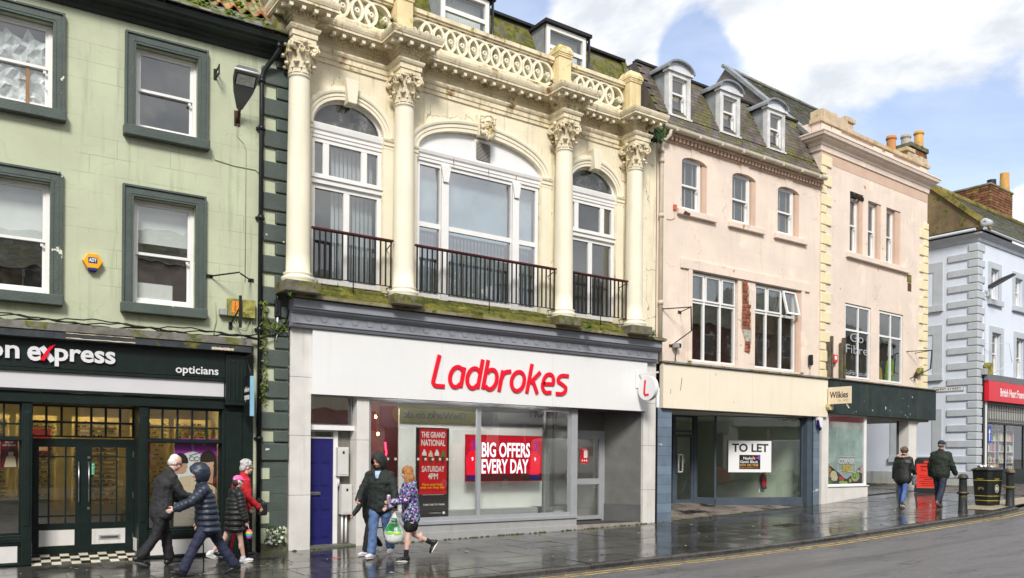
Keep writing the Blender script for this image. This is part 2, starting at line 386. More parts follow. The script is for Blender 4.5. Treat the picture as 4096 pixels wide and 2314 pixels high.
# walls with openings: openings = (x0,x1,z0,z1[, arch rz])
def wall(mb, x0, x1, z0, z1, ops, rev=.14, y=0.):
    xs = sorted({x0, x1, *[o[0] for o in ops], *[o[1] for o in ops]}); zs = sorted({z0, z1, *[o[2] for o in ops], *[o[3] for o in ops]})
    xs = [x for x in xs if x0 <= x <= x1]; zs = [z for z in zs if z0 <= z <= z1]
    for i in range(len(xs)-1):
        for j in range(len(zs)-1):
            cx, cz = (xs[i]+xs[i+1])/2, (zs[j]+zs[j+1])/2
            if any(o[0] < cx < o[1] and o[2] < cz < o[3] for o in ops): continue
            mb.rect(xs[i], xs[i+1], zs[j], zs[j+1], y)
    for o in ops:
        a, b, c, d = o[:4]; r = o[5] if len(o) > 5 else rev
        mb.quad((a, y, c), (a, y+r, c), (b, y+r, c), (b, y, c))
        if len(o) < 5 or not o[4]:
            mb.quad((a, y, d), (b, y, d), (b, y+r, d), (a, y+r, d)); top = d
            mb.quad((a, y, c), (a, y, d), (a, y+r, d), (a, y+r, c)); mb.quad((b, y, c), (b, y+r, c), (b, y+r, d), (b, y, d))
        else:       # the arch: the opening's rectangle reaches the crown; fill the spandrels
            rz = o[4]; zs_ = d-rz; cx = (a+b)/2; rx = (b-a)/2; n = 20
            mb.quad((a, y, c), (a, y, zs_), (a, y+r, zs_), (a, y+r, c)); mb.quad((b, y, c), (b, y+r, c), (b, y+r, zs_), (b, y, zs_))
            for i in range(n):
                t0, t1 = pi*i/n, pi*(i+1)/n
                p0, p1 = (cx+rx*math.cos(t0), zs_+rz*math.sin(t0)), (cx+rx*math.cos(t1), zs_+rz*math.sin(t1))
                mb.quad((p1[0], y, p1[1]), (p0[0], y, p0[1]), (p0[0], y, d), (p1[0], y, d))
                mb.quad((p0[0], y, p0[1]), (p1[0], y, p1[1]), (p1[0], y+r, p1[1]), (p0[0], y+r, p0[1]))
    return mb
# window with a grid of lights: parts window > pane
def gridwin(parent, xs, zs, y, fm, gm, fw=.06, bw=.045, d=.06, name='window', skip=(), sill=None, nopane=()):
    mb = MB(); x0, x1, z0, z1 = xs[0], xs[-1], zs[0], zs[-1]
    mb.box(x0, x0+fw, y, y+d, z0, z1).box(x1-fw, x1, y, y+d, z0, z1).box(x0+fw, x1-fw, y, y+d, z0, z0+fw).box(x0+fw, x1-fw, y, y+d, z1-fw, z1)
    for z in zs[1:-1]: mb.box(x0+fw, x1-fw, y+.004, y+d-.004, z-bw/2, z+bw/2)
    for i, x in enumerate(xs[1:-1]):
        for j in range(len(zs)-1):
            if (i, j) in skip: continue
            a = zs[j]+(fw if j == 0 else bw/2); b = zs[j+1]-(fw if j == len(zs)-2 else bw/2)
            mb.box(x-bw/2, x+bw/2, y+.004, y+d-.004, a, b)
    w = mb.build(name, fm, parent)
    for i in range(len(xs)-1):
        for j in range(len(zs)-1):
            if (i, j) in nopane: continue
            MB().rect(xs[i]+.01, xs[i+1]-.01, zs[j]+.01, zs[j+1]-.01, y+d*.6).build('pane', gm, w)
    return w
def sash(parent, x0, x1, z0, z1, zr, y, fm, gm, fw=.055, blind=None, bm=None, name='window', bars=0):
    mb = MB(); d = .05
    mb.box(x0, x0+fw, y, y+.12, z0, z1).box(x1-fw, x1, y, y+.12, z0, z1).box(x0+fw, x1-fw, y, y+.12, z1-fw*.8, z1).box(x0+fw, x1-fw, y-.02, y+.12, z0, z0+.05)
    a, b = x0+fw, x1-fw; s = .04
    for (u, v, yy) in ((zr, z1-fw*.8, y+.02), (z0+.05, zr+.04, y+.065)):
        mb.box(a, a+s, yy, yy+.04, u, v).box(b-s, b, yy, yy+.04, u, v).box(a+s, b-s, yy, yy+.04, u, u+(.045 if yy < y+.05 else .075)).box(a+s, b-s, yy, yy+.04, v-.04, v)
        if bars:
            mb.box((a+b)/2-.01, (a+b)/2+.01, yy+.01, yy+.03, u+.04, v-.04)
            for q in range(1, bars): zz = u+(v-u)*q/bars; mb.box(a+s, b-s, yy+.012, yy+.028, zz-.01, zz+.01)
    mb.box(b-s-.03, b-s+.01, y-.005, y+.02, zr-.07, zr-.03)
    w = mb.build(name, fm, parent)
    MB().rect(a+.02, b-.02, zr+.02, z1-fw, y+.04).build('pane', gm, w); MB().rect(a+.02, b-.02, z0+.06, zr+.02, y+.085).build('pane', gm, w)
    if blind: MB().box(a-.02, b+.02, y+.2, y+.21, blind, z1).build('blind', bm, w)
    return w
def room(parent, x0, x1, y0, y1, z0, z1, m, name='room'):   # inside faces of a room, open at y0
    mb = MB(); mb.quad((x0, y1, z0), (x1, y1, z0), (x1, y1, z1), (x0, y1, z1)).quad((x0, y0, z0), (x0, y1, z0), (x0, y1, z1), (x0, y0, z1)).quad((x1, y0, z0), (x1, y0, z1), (x1, y1, z1), (x1, y1, z0))
    mb.mat(1).quad((x0, y0, z0), (x1, y0, z0), (x1, y1, z0), (x0, y1, z0)).mat(2).quad((x0, y0, z1), (x0, y1, z1), (x1, y1, z1), (x1, y0, z1))
    return mb.build(name, m, parent)
# ------------------------------------------------------------------ palette
m_green = M('pale_green_render', (.49, .525, .37), .8, .07, 1.1, .25, 45, cracks=(.7, .009, .12), streak=.55, scol=(.27, .30, .19), ashlar=(.82, .30, .55))
m_dgreen = M('slate_green_paint', (.072, .092, .082), .55, .12, 3, .35, 30, flake=('d8d8c8', 4, .70))
m_black_green = M('black_green_joinery', (.007, .015, .013), .36, .2, 6, .15, 50)
m_cornice_dk = M('dark_damp_cornice', (.014, .020, .017), .55, .35, 2.5, .3, 30, moss=.10)
m_cream = M('cream_stone_paint', (.80, .72, .54), .7, .09, 1.6, .4, 26, streak=.75, scol=(.36, .28, .17), flake=('5a4a30', 4, .70), patch=('f0e4c4', 1.3, .55), cracks=(1.1, .013, .8))
m_cream_c = M('cream_carved_paint', (.75, .66, .475), .7, .14, 3, .45, 22, streak=.75, scol=(.24, .155, .07), moss=.15, patch=('8a6a3a', 2.0, .58), mcol=((.30, .23, .05), (.45, .36, .10)))
m_cream_sm = M('cream_column_paint', (.81, .755, .60), .6, .05, 1.2, .15, 30, streak=.25, scol=(.5, .38, .2))
m_pink = M('pink_render', (.77, .645, .55), .8, .06, 1.0, .28, 30, streak=.22, scol=(.58, .42, .32), ashlar=(.95, .38, .12), patch=('efdccb', 1.2, .56), cracks=(.85, .009, .32), flake=('b98a5a', 3.5, .71))
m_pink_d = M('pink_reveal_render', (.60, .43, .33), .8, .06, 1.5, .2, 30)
m_quoin_c = M('cream_quoin_paint', (.80, .70, .46), .7, .06, 3, .2, 30)
m_white = M('white_joinery', (.80, .79, .78), .4, .03, 4, .05, 30, streak=.10, scol=(.45, .42, .38))
m_white_old = M('weathered_white_paint', (.66, .66, .66), .55, .12, 5, .2, 40, streak=.5, scol=(.25, .22, .17))
m_marble = M('white_marble', (.68, .66, .63), .3, .07, 2.5, .03, 30, streak=.28, scol=(.36, .28, .18))
m_sign_w = M('white_sign_panel', (.80, .80, .80), .35, .02, .8, .02, 3, spec=.4, streak=.10, scol=(.55, .54, .5))
m_red = M('red_acrylic', (.78, .008, .03), .3, .03, 2, 0)
m_grey_c = M('grey_cornice_paint', (.27, .285, .32), .5, .08, 3, .12, 40)
m_grey_al = M('grey_window_frame', (.33, .34, .36), .4, .05, 3, .03)
m_grey_pl = M('grey_stall_panel', (.36, .36, .36), .5, .05, 3, .05, streak=.2)
m_dgrey = M('dark_grey_panel', (.13, .13, .12), .5, .15, 2, .1)
m_moss = M('mossy_wet_stone', (.15, .135, .10), .8, .35, 4, .7, 25, moss=.55)
m_moss2 = M('mossy_stone', (.22, .19, .12), .8, .3, 3, .6, 20, moss=.35)
m_iron = M('black_iron', (.012, .012, .013), .45, .2, 5, .1)
m_rail = M('maroon_handrail', (.075, .010, .009), .3, .2, 5, .1)
m_rust = M('rusty_iron', (.06, .03, .02), .7, .5, 12, .3, 60)
m_pipe_b = M('black_pipe', (.010, .011, .012), .35, .2, 5, .1)
m_pipe_c = M('pale_pipe', (.60, .54, .42), .5, .1, 3, .1, streak=.3)
m_slate = M('purple_grey_slate', (.105, .085, .078), .5, .25, 4, .3, 30, rn=.30, moss=.20, mcol=((.07, .075, .02), (.15, .135, .03)), wet=3)
m_slate2 = M('grey_slate', (.20, .20, .195), .5, .25, 4, .3, 30, rn=.25, moss=.18, wet=3)
m_lead = M('lead_sheet', (.22, .235, .25), .5, .25, 3, .3, 14, streak=.5, scol=(.09, .10, .10))
m_zinc = M('streaked_cheek', (.30, .32, .33), .55, .2, 3, .2, 20, streak=.85, scol=(.11, .10, .07))
m_tile = M('orange_pantile', (.42, .145, .065), .75, .35, 6, .4, 40, rn=.35, moss=.33, mcol=((.12, .16, .03), (.30, .27, .16)))
m_felt = M('black_roof_felt', (.015, .016, .017), .7, .2, 5, .2)
m_mosslope = M('mossy_roof_sheet', (.12, .11, .07), .8, .4, 2.5, .5, 16, moss=.45, streak=.4)
m_blue = M('navy_door_paint', (.018, .018, .125), .35, .08, 4, .05)
m_meter = M('white_meter_box', (.62, .61, .58), .45, .05, 4, .03, streak=.25)
m_chrome = M('brushed_steel', (.55, .55, .55), .3, .05, 6, 0, metal=1)
m_bluetile = M('blue_grey_tile', (.155, .205, .27), .35, .10, 3, .05, rn=.12, flake=('c8cac6', 4, .70))
m_bluefr = M('blue_grey_frame', (.07, .09, .115), .4, .1, 3, .05)
m_beige = M('cream_fascia_board', (.84, .76, .61), .45, .025, .9, .02, streak=.14, scol=(.6, .47, .3))
m_dkfascia = M('dark_green_fascia', (.014, .028, .027), .5, .3, 2.5, .15, flake=('d9d9cf', 4.4, .685), streak=.5, scol=(.05, .07, .03))
m_ewall = M('pale_blue_render', (.70, .76, .86), .8, .03, 1, .15, 40, streak=.08, scol=(.45, .5, .55))
m_egrey = M('grey_dressing_paint', (.49, .525, .56), .65, .06, 3, .2, 30)
m_ebase = M('damp_plinth_render', (.46, .47, .46), .75, .15, 1.6, .2, 30, moss=.05, streak=.35)
m_tan = M('damp_tan_render', (.20, .145, .075), .85, .35, 1.6, .4, 20, moss=.25, streak=.5, scol=(.07, .06, .03))
m_brick = M('red_brick', (.27, .085, .05), .85, .25, 8, .5, 50, rn=.35)
m_brick_y = M('lichen_brick', (.19, .075, .04), .85, .3, 6, .5, 50, rn=.4, moss=.27, mcol=((.22, .18, .02), (.34, .25, .04)))
m_mortar = M('mortar', (.42, .36, .26), .9, .2, 8, .5, 40)
m_pot_o = M('terracotta_pot', (.50, .22, .08), .7, .15, 4, .1, streak=.2)
m_pot_y = M('yellow_clay_pot', (.60, .34, .10), .7, .15, 4, .1, streak=.25)
m_pot_g = M('grey_clay_pot', (.40, .36, .30), .7, .2, 4, .2, streak=.4)
m_int_w = M('white_interior', (.72, .73, .71), .7, .04)
m_int_g = M('pale_green_interior', (.76, .81, .72), .7, .05)
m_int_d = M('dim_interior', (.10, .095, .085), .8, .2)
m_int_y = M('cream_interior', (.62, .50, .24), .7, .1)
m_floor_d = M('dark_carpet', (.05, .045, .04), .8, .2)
m_blind = M('white_blind', (.78, .78, .78), .8, .04, 2, .02)
m_slat = M('grey_blind_slat', (.46, .49, .52), .6, .05, 3, 0)
G1 = GLASS('clear_window_glass', ior=1.8, base=.10)
G2 = GLASS('sky_window_glass', tint=(.72, .78, .80), ior=2.3, base=.22, wav=.12)
G3 = GLASS('shop_glass', tint=(.90, .93, .90), ior=1.75, base=.09, wav=.06, dirt=.010)
G4 = GLASS('green_shop_glass', tint=(.86, .93, .86), ior=1.8, base=.07, wav=.06, dirt=.015)
m_leaf = M('fern_leaf', (.075, .20, .018), .55, .4, 12, .1, obj=False)
m_leaf_d = M('ivy_leaf', (.030, .075, .015), .5, .4, 12, .1)
m_slab = M('wet_flagstone', (.052, .050, .045), .12, .35, 2.2, .03, 60, rn=.35, wet=1.3, spec=.85, patch=('383325', .9, .56))
m_kerb = M('wet_kerb_stone', (.050, .048, .045), .30, .3, 5, .3, 40, rn=.25, wet=3, spec=.55)
m_grout = M('dark_joint_sand', (.020, .020, .017), .55, .3, 6, .4)
m_yellow = M('yellow_road_paint', (.60, .42, .13), .5, .25, 5, .3, 70, wet=4, patch=('6b5f45', 5, .55))
m_white_p = M('white_flat_print', (.80, .80, .80), .45, .01, 2, 0)
m_black_p = M('black_flat_print', (.012, .012, .013), .45, .1, 2, 0)

# ------------------------------------------------------------------ the street
PAVE_Y = -4.55; KW = .16
def road_mat():
    b = NB('wet_asphalt'); pos = b.n('ShaderNodeNewGeometry').outputs['Position']
    g = b.noise(pos, 150, 3, .7); big = b.noise(b.mapp(pos, (.25, 1.2, 1)), 1.3, 5, .6); mid = b.noise(pos, 14, 4, .7)
    k = b.mix(b.ramp(g, .38, .62), (.060, .060, .064), (.20, .198, .208)); k = b.mix(b.math('MULTIPLY', b.ramp(big, .42, .7), .45), k, (.066, .066, .07))
    k = b.mix(b.math('MULTIPLY', b.ramp(mid, .55, .75), .40), k, (.21, .21, .215))
    st = b.n('ShaderNodeTexVoronoi', feature='F1'); st.inputs['Scale'].default_value = 55; b.l(pos, st.inputs['Vector']); sc2 = b.n('ShaderNodeSeparateColor'); b.l(st.outputs['Color'], sc2.inputs[0]); k = b.mix(b.math('MULTIPLY', b.ramp(sc2.outputs[0], .80, .95), .55), k, (.26, .25, .24)); k = b.mix(b.math('MULTIPLY', b.ramp(sc2.outputs[1], .85, .97), .7), k, (.018, .017, .017))
    track = b.noise(b.mapp(pos, (.08, 1.6, 1), (0, 3, 0)), 1.0, 4, .6); k = b.mix(b.math('MULTIPLY', b.ramp(track, .48, .62), .40), k, (.062, .062, .066))
    cw = b.n('ShaderNodeVectorMath', operation='ADD'); cn = b.n('ShaderNodeTexNoise'); cn.inputs['Scale'].default_value = 2.2; cn.inputs['Detail'].default_value = 6; b.l(pos, cn.inputs['Vector']); b.l(b.mapp(pos, (.35, 1, 1)), cw.inputs[0]); b.l(cn.outputs['Color'], cw.inputs[1])
    cv_ = b.n('ShaderNodeTexVoronoi', feature='DISTANCE_TO_EDGE'); cv_.inputs['Scale'].default_value = .55; b.l(cw.outputs[0], cv_.inputs['Vector']); k = b.mix(b.math('MULTIPLY', b.ramp(cv_.outputs['Distance'], .004, .012, 1, 0), b.ramp(big, .48, .55, 0, .8)), k, (.012, .012, .012))
    p = b.n('ShaderNodeBsdfPrincipled'); b.l(k, p.inputs['Base Color']); b.l(b.ramp(b.math('ADD', b.math('MULTIPLY', big, .7), b.math('MULTIPLY', g, .3)), .35, .65, .28, .55), p.inputs['Roughness'])
    bp = b.n('ShaderNodeBump'); bp.inputs['Strength'].default_value = .55; bp.inputs['Distance'].default_value = .012; b.l(g, bp.inputs['Height']); b.l(bp.outputs[0], p.inputs['Normal'])
    b.l(p.outputs[0], b.out.inputs['Surface']); return b.m
m_road = road_mat()
XS = [-60, -40, 0, 5.3, 8.3, 11.4, 12.95, 14.5, 16.2, 17.9, 19.6, 21.3, 22.4, 23.6, 24.8, 26, 28.2, 30.4, 45, 80, 200]
KH = .085
def kh(x): return .085 if x < 20 else max(.012, .085-(x-20)*.03)
def sheet(y0, y1, dz, x0=-60, x1=200):
    mb = MB(); xs = [x for x in XS if x0 < x < x1]; xs = [x0]+xs+[x1]
    for a, b in zip(xs, xs[1:]): mb.quad((a, y0, zg(a)+dz), (b, y0, zg(b)+dz), (b, y1, zg(b)+dz), (a, y1, zg(a)+dz))
    return mb
tag(sheet(-60, PAVE_Y-KW-.001, -.075).build('road', m_road), kind='structure')
tag(sheet(-400, 400, -.6, -300, 400).build('ground', m_grout), kind='structure')
road = bpy.data.objects['road']
for off, ww in ((.23, .05), (.40, .05)):
    mb = sheet(PAVE_Y-KW-off-ww, PAVE_Y-KW-off, -.070, -20, 60); mb.build('yellow_line', m_yellow, road)
# gutter channel: a strip of coarser chippings beside the kerb
sheet(PAVE_Y-KW-.20, PAVE_Y-KW-.004, -.0705, -20, 60).build('gutter_strip', M('gutter_chippings', (.085, .082, .075), .5, .5, 60, .6, 90, wet=6), road)
pave = sheet(PAVE_Y, .35, -.012, -14, 26.6).build('pavement', m_grout); tag(pave, kind='structure')
rows = [(-.02, -.80), (-.80, -1.62), (-1.62, -2.36), (-2.36, -3.16), (-3.16, -3.88), (-3.88, PAVE_Y)]
nslab = 0
for ri, (ya, yb) in enumerate(rows):
    x = -3.2+rnd()*.5
    while x < 26.4:
        L = random.choice((.62, .76, .9, .9, 1.05, 1.2)); g = .008
        if x+L > 26.55: L = 26.55-x
        if L < .2: break
        a, b = x+g, x+L-g; za, zb = zg(a), zg(b); t = [(rnd()-.5)*.008 for _ in range(4)]; lo = -.011
        y0, y1 = yb+g, ya-g
        mb = MB(); top = [(a, y0, za+t[0]), (b, y0, zb+t[1]), (b, y1, zb+t[2]), (a, y1, za+t[3])]; bot = [(p[0], p[1], (za if i in (0, 3) else zb)+lo) for i, p in enumerate(top)]
        mb.add(top+bot, [(0, 1, 2, 3), (0, 4, 5, 1), (1, 5, 6, 2), (2, 6, 7, 3), (3, 7, 4, 0)])
        mb.build('paving_slab', m_slab, pave); nslab += 1
        x += L
rows2 = [(.35, 1.2), (1.2, 2.0), (2.0, 2.9), (2.9, 3.8), (3.8, 5.0), (5.0, 6.5)]
sheet(.35, 12, -.012, 23.4, 26.6).build('passage_floor', m_grout, pave)
for (ya, yb) in rows2:
    x = 23.6+rnd()*.3
    while x < 26.0:
        L = random.choice((.62, .76, .9)); a, b = x+.008, min(26.57, x+L)-.008; MB().add([(a, ya+.008, zg(a)), (b, ya+.008, zg(b)), (b, yb-.008, zg(b)), (a, yb-.008, zg(a))], [(0, 1, 2, 3)]).build('paving_slab', m_slab, pave); x += L
kerb = sheet(PAVE_Y-KW, PAVE_Y+.0, -.09, -14, 60).build('kerb', m_grout); tag(kerb, kind='structure')
x = -4.
while x < 34:
    L = .9; a, b = x+.006, x+L-.006; mb = MB(); y0, y1 = PAVE_Y-KW, PAVE_Y-.004; d = -.004+(rnd()-.5)*.006
    if x > 21.9: d -= min(.055, (x-21.9)*.05)
    za, zb = zg(a)+d, zg(b)+d; lo = -.17
    mb.add([(a, y0, za-.012), (b, y0, zb-.012), (b, y0+.02, zb), (a, y0+.02, za), (a, y1, za), (b, y1, zb), (a, y0, za+lo), (b, y0, zb+lo), (a, y1, za+lo), (b, y1, zb+lo)],
           [(0, 1, 2, 3), (3, 2, 5, 4), (6, 7, 1, 0), (6, 0, 3, 4, 8), (7, 9, 5, 2, 1)])
    mb.build('kerb_stone', m_kerb, kerb); x += L
# side street setts and the far pavement, the opposite pavement
m_sett = M('wet_setts', (.075, .068, .062), .35, .35, 6, .3, 40, rn=.4, wet=2)
lane = sheet(-4.55, 22, -.014, 26.58, 60).build('side_street', m_grout); tag(lane, kind='structure')
mb = MB()
for j in range(-38, 24):
    y = j*.12; off = .1*(j % 2); x = 26.62+off
    while x < 33.5:
        L = .2; mb.add([(x, y, zg(x)), (x+L-.014, y, zg(x+L)), (x+L-.014, y+.106, zg(x+L)), (x, y+.106, zg(x)), (x, y, zg(x)-.012), (x+L-.014, y, zg(x+L)-.012)], [(0, 1, 2, 3), (4, 5, 1, 0)]); x += L
tag(mb.build('cobbles', m_sett, lane), kind='stuff')
tag(sheet(-24, -19.4, .03, -20, 80).build('far_pavement', m_slab), kind='structure')
# blister paving by the crossing
mtac = M('buff_blister_paving', (.33, .29, .21), .4, .15, 5, .2, 40, wet=4)
# ------------------------------------------------------------------ A: pale green building with the optician's shop
def frame_obj(fr): return fr.world(0, 0)
A = thing('corner_shop_building', 'pale green rendered building with dark quoins, sash windows and red pantile roof above an optician', 'building', frame_obj(FA), FA.a)
mb = MB(); opA = []
for dx in (0, -2.19, -4.38):
    opA += [(-2.60+dx, -1.62+dx, 7.18, 8.56), (-2.62+dx, -1.64+dx, 4.26, 6.03)]
wall(mb, -8, 0, 0, 9.1, opA+[(-7.99, -.62, 0, 3.7)], .24); mb.build('wall', m_green, A)
MB().quad((0, 0, 0), (0, 9, 0), (0, 9, 9.1), (0, 0, 9.1)).build('side_wall', m_green, A)
room(A, -7.9, -.2, .18, 6, 3.9, 6.5, [m_int_y, m_floor_d, m_int_w]); room(A, -7.9, -.2, .18, 6, 6.8, 9, [m_int_w, m_floor_d, m_int_w])
def surround(parent, x0, x1, z0, z1, m, w=.17, top=.18, sh=.17, pr=.06, sp=.09):
    mb = MB()
    mb.box(x0-w, x0, -pr, .01, z0, z1+top).box(x1, x1+w, -pr, .01, z0, z1+top).box(x0, x1, -pr, .01, z1, z1+top)
    mb.box(x0-w, x0-w+.035, -pr-.025, -pr, z0, z1+top).box(x1+w-.035, x1+w, -pr-.025, -pr, z0, z1+top).box(x0-w+.035, x1+w-.035, -pr-.025, -pr, z1+top-.035, z1+top)
    mb.box(x0-.05, x0-.035, -pr-.008, -pr, z0, z1+.05).box(x1+.035, x1+.05, -pr-.008, -pr, z0, z1+.05).box(x0-.035, x1+.035, -pr-.008, -pr, z1+.035, z1+.05)
    o = mb.build('window_surround', m, parent, bevel=.008)
    MB().box(x0-w-.02, x1+w+.02, -pr-sp, .02, z0-sh, z0-.004).build('sill', m, o, bevel=.014); return o
m_sheet = M('crumpled_plastic_sheet', (.62, .63, .64), .35, .35, 9, .9, 14)
for k, dx in enumerate((0, -2.19, -4.38)):
    surround(A, -2.60+dx, -1.62+dx, 7.18, 8.56, m_dgreen); surround(A, -2.62+dx, -1.64+dx, 4.26, 6.03, m_dgreen)
    w = sash(A, -2.60+dx, -1.62+dx, 7.19, 8.55, 7.86, .11, m_white, G1)
    if k == 1:
        mb = MB(); n = 9
        for i in range(n):
            for j in range(n):
                def q(a, b): return (-2.56+dx+.9*a/n, .22+.05*math.sin(a*2.3+b*1.7)+.04*math.cos(b*3.1-a), 7.25+1.2*b/n-.12*(b == n)*(a % 3))
                mb.quad(q(i, j), q(i+1, j), q(i+1, j+1), q(i, j+1))
        mb.build('plastic_sheet', m_sheet, w); boxo('cardboard_strip', M('brown_card', (.30, .16, .07)), w, -1.98+dx, -1.93+dx, .16, .17, 7.24, 7.95); boxo('cardboard_box', M('brown_card', (.30, .16, .07)), w, -2.4+dx, -1.7+dx, .24, .3, 7.84, 7.95)
    else: boxo('roller_blind', m_blind, w, -2.55+dx, -1.68+dx, .24, .25, 7.25, 8.5) if k == 0 and False else None
    w = sash(A, -2.62+dx, -1.64+dx, 4.27, 6.02, 5.11, .11, m_white, G1, blind=(5.35, 5.18, 5.3)[k], bm=m_blind)
    if k == 0: boxo('white_board', m_white, w, -2.56, -1.96, .22, .25, 4.3, 4.66)
# quoins
z = 8.76; i = 0
while z > .5:
    h = .335 if i % 2 == 0 else .23; w = .53 if i % 2 == 0 else .26; pr = .055 if z > 1.9 else .012
    if z < 1.9: h = .30
    MB().box(-w, .004, -pr, .02, z-h+.012, z-.012).build('quoin', m_dgreen, A, bevel=.02 if pr > .03 else .003); z -= h; i += 1
MB().box(-.26, .004, -.055, .02, 8.775, 8.90).build('quoin', m_dgreen, A, bevel=.01)
if True:
    MB().box(-.55, .003, -.008, .01, .44, 2.0).build('painted_corner', m_dgreen, A)
    for zz in (.62, 1.0, 1.42, 1.80): MB().box(-.53, -.33, -.026, -.006, zz-.10, zz+.10).build('pale_patch', m_green, A)
boxo('plinth', M('mossy_plinth', (.10, .11, .07), .7, .4, 3, .5, 20, moss=.55), A, -.56, .002, -.04, .02, 0, .16)
# eaves cornice, roof
co = MB(); co.sweep([(0, 8.90), (.05, 8.90), (.07, 8.96), (.12, 8.98), (.14, 9.03), (.28, 9.06), (.30, 9.10), (.34, 9.12), (.37, 9.18), (.37, 9.22), (.0, 9.30)], [(-8, 0), (.0, 0), (.001, .4)]); co.build('cornice', m_cornice_dk, A, fix=True)
roof = MB().quad((-8, -.40, 9.215), (-.05, -.40, 9.215), (-.05, -.06, 9.515), (-8, -.06, 9.515)).quad((-8, -.06, 9.515), (-.05, -.06, 9.515), (-.05, 3.2, 12.6), (-8, 3.2, 12.6)).quad((-8, 3.2, 12.6), (-.05, 3.2, 12.6), (-.05, 8, 9), (-8, 8, 9)).build('roof', m_felt, A)
sl_me = None
for r in range(4):
    y0 = -.43+r*.085; z0 = 9.228+r*.075
    for k in range(22):
        x = -.42-.26*k-(.13 if r % 2 else 0)
        if sl_me is None:
            sl_me = MB().add([(0, 0, 0), (.25, 0, 0), (.25, .13, .115), (0, .13, .115), (0, -.012, .012), (.25, -.012, .012), (.25, .118, .127), (0, .118, .127)], [(4, 5, 6, 7), (0, 1, 5, 4), (1, 2, 6, 5), (3, 0, 4, 7)]).mesh('slate', [m_slate2])
        OB('slate', sl_me, roof, (x, y0+(rnd()-.5)*.012, z0+rnd()*.006), (0, 0, (rnd()-.5)*.03))
# pantiles: a rolled clay tile
def pantile_mesh():
    mb = MB(); mb.smooth = True; n = 10; vs = []
    for yy, zz in ((0, 0), (.36, 0)):
        for i in range(n+1):
            t = i/n; vs.append((.26*t, yy, .042*math.sin(2*pi*t+.6)+zz))
    mb.add(vs, [(i, i+1, n+2+i, n+1+i) for i in range(n)]); mb.smooth = False
    vs = [(.26*i/n, 0, .042*math.sin(2*pi*i/n+.6)-(.018 if k else 0)) for k in (0, 1) for i in range(n+1)]
    mb.add(vs, [(n+1+i, n+2+i, i+1, i) for i in range(n)]); return mb.mesh('pantile', [m_tile])
pm = pantile_mesh(); sl = math.atan2(3.085, 3.26)
for r in range(7):
    for k in range(12):
        d = -.04+r*.27; OB('pantile', pm, roof, (-.62-.235*k, -.09+d*math.cos(sl)+(rnd()-.5)*.015, 9.60+d*math.sin(sl)+rnd()*.012), (sl+(rnd()-.5)*.03, (rnd()-.5)*.04, (rnd()-.5)*.03))
# verge coping and lead roll
sk = MB().add([(-.40, -.36, 9.20), (.05, -.36, 9.20), (.05, 3.2, 12.6), (-.40, 3.2, 12.6), (-.40, -.36, 9.42), (.05, -.36, 9.42), (.05, -.05, 9.86), (-.40, -.05, 9.86), (.05, 3.2, 12.95), (-.40, 3.2, 12.95)],
        [(0, 1, 5, 4), (4, 5, 6, 7), (7, 6, 8, 9), (0, 4, 7, 9, 3), (1, 2, 8, 6, 5)]); sk.build('verge_coping', m_moss2, A)
mb = MB(); mb.tube([(-.10, -.38, 9.42), (.32, -.38, 9.42)], .085, 14); mb.build('lead_roll', m_moss2, A)
mb = MB(); mb.tube([(-.13, -.38, 9.42), (-.07, -.38, 9.42)], .105, 16).tube([(-.145, -.38, 9.42), (-.12, -.38, 9.42)], .05, 12); mb.build('lead_scroll', m_lead, A)
# moss cushions along the eaves
def tuft(mb, c, r, n, m=0):
    for _ in range(n):
        a = rnd()*2*pi; q = math.sqrt(rnd())*r; p = Vector((c[0]+q*math.cos(a), c[1]+q*math.sin(a)*.7, c[2])); s_ = .008+rnd()*.014; mb.ell(p+Vector((0, 0, .02*rnd())), (s_*(1+rnd()*1.3), s_*(1+rnd()), s_*.8), 6, 4)
mb = MB()
for _ in range(26):
    x = -.5-rnd()*2.9; t = rnd(); tuft(mb, (x, -.42+t*.34, 9.25+t*.30), .04+rnd()*.09, 12)
for _ in range(26):
    x = -.5-rnd()*2.6; t = rnd()*1.2; tuft(mb, (x, -.06+t*.73, 9.64+t*.69), .05+rnd()*.09, 14)
tag(mb.build('moss', M('bright_moss', (.13, .22, .02), .9, .5, 14, .5, 60), roof), kind='stuff')
# downpipe
mb = MB(); mb.tube([(-.30, -.30, 9.12), (-.30, -.30, 8.98), (-.36, -.22, 8.86), (-.50, -.10, 8.64), (-.54, -.085, 8.52), (-.54, -.085, .02)], .042, 10)
mb.tube([(-.30, -.30, 9.10), (-.30, -.30, 9.0)], .052, 10)
dp = mb.build('downpipe', m_pipe_b, A)
for zz in (8.45, 7.6, 6.0, 4.0, 2.05, .92):
    m2 = MB(); m2.tube([(-.54, -.085, zz-.045), (-.54, -.085, zz+.045)], .056, 12).box(-.62, -.46, -.06, -.01, zz-.02, zz+.02); m2.build('pipe_collar', m_pipe_b, dp)

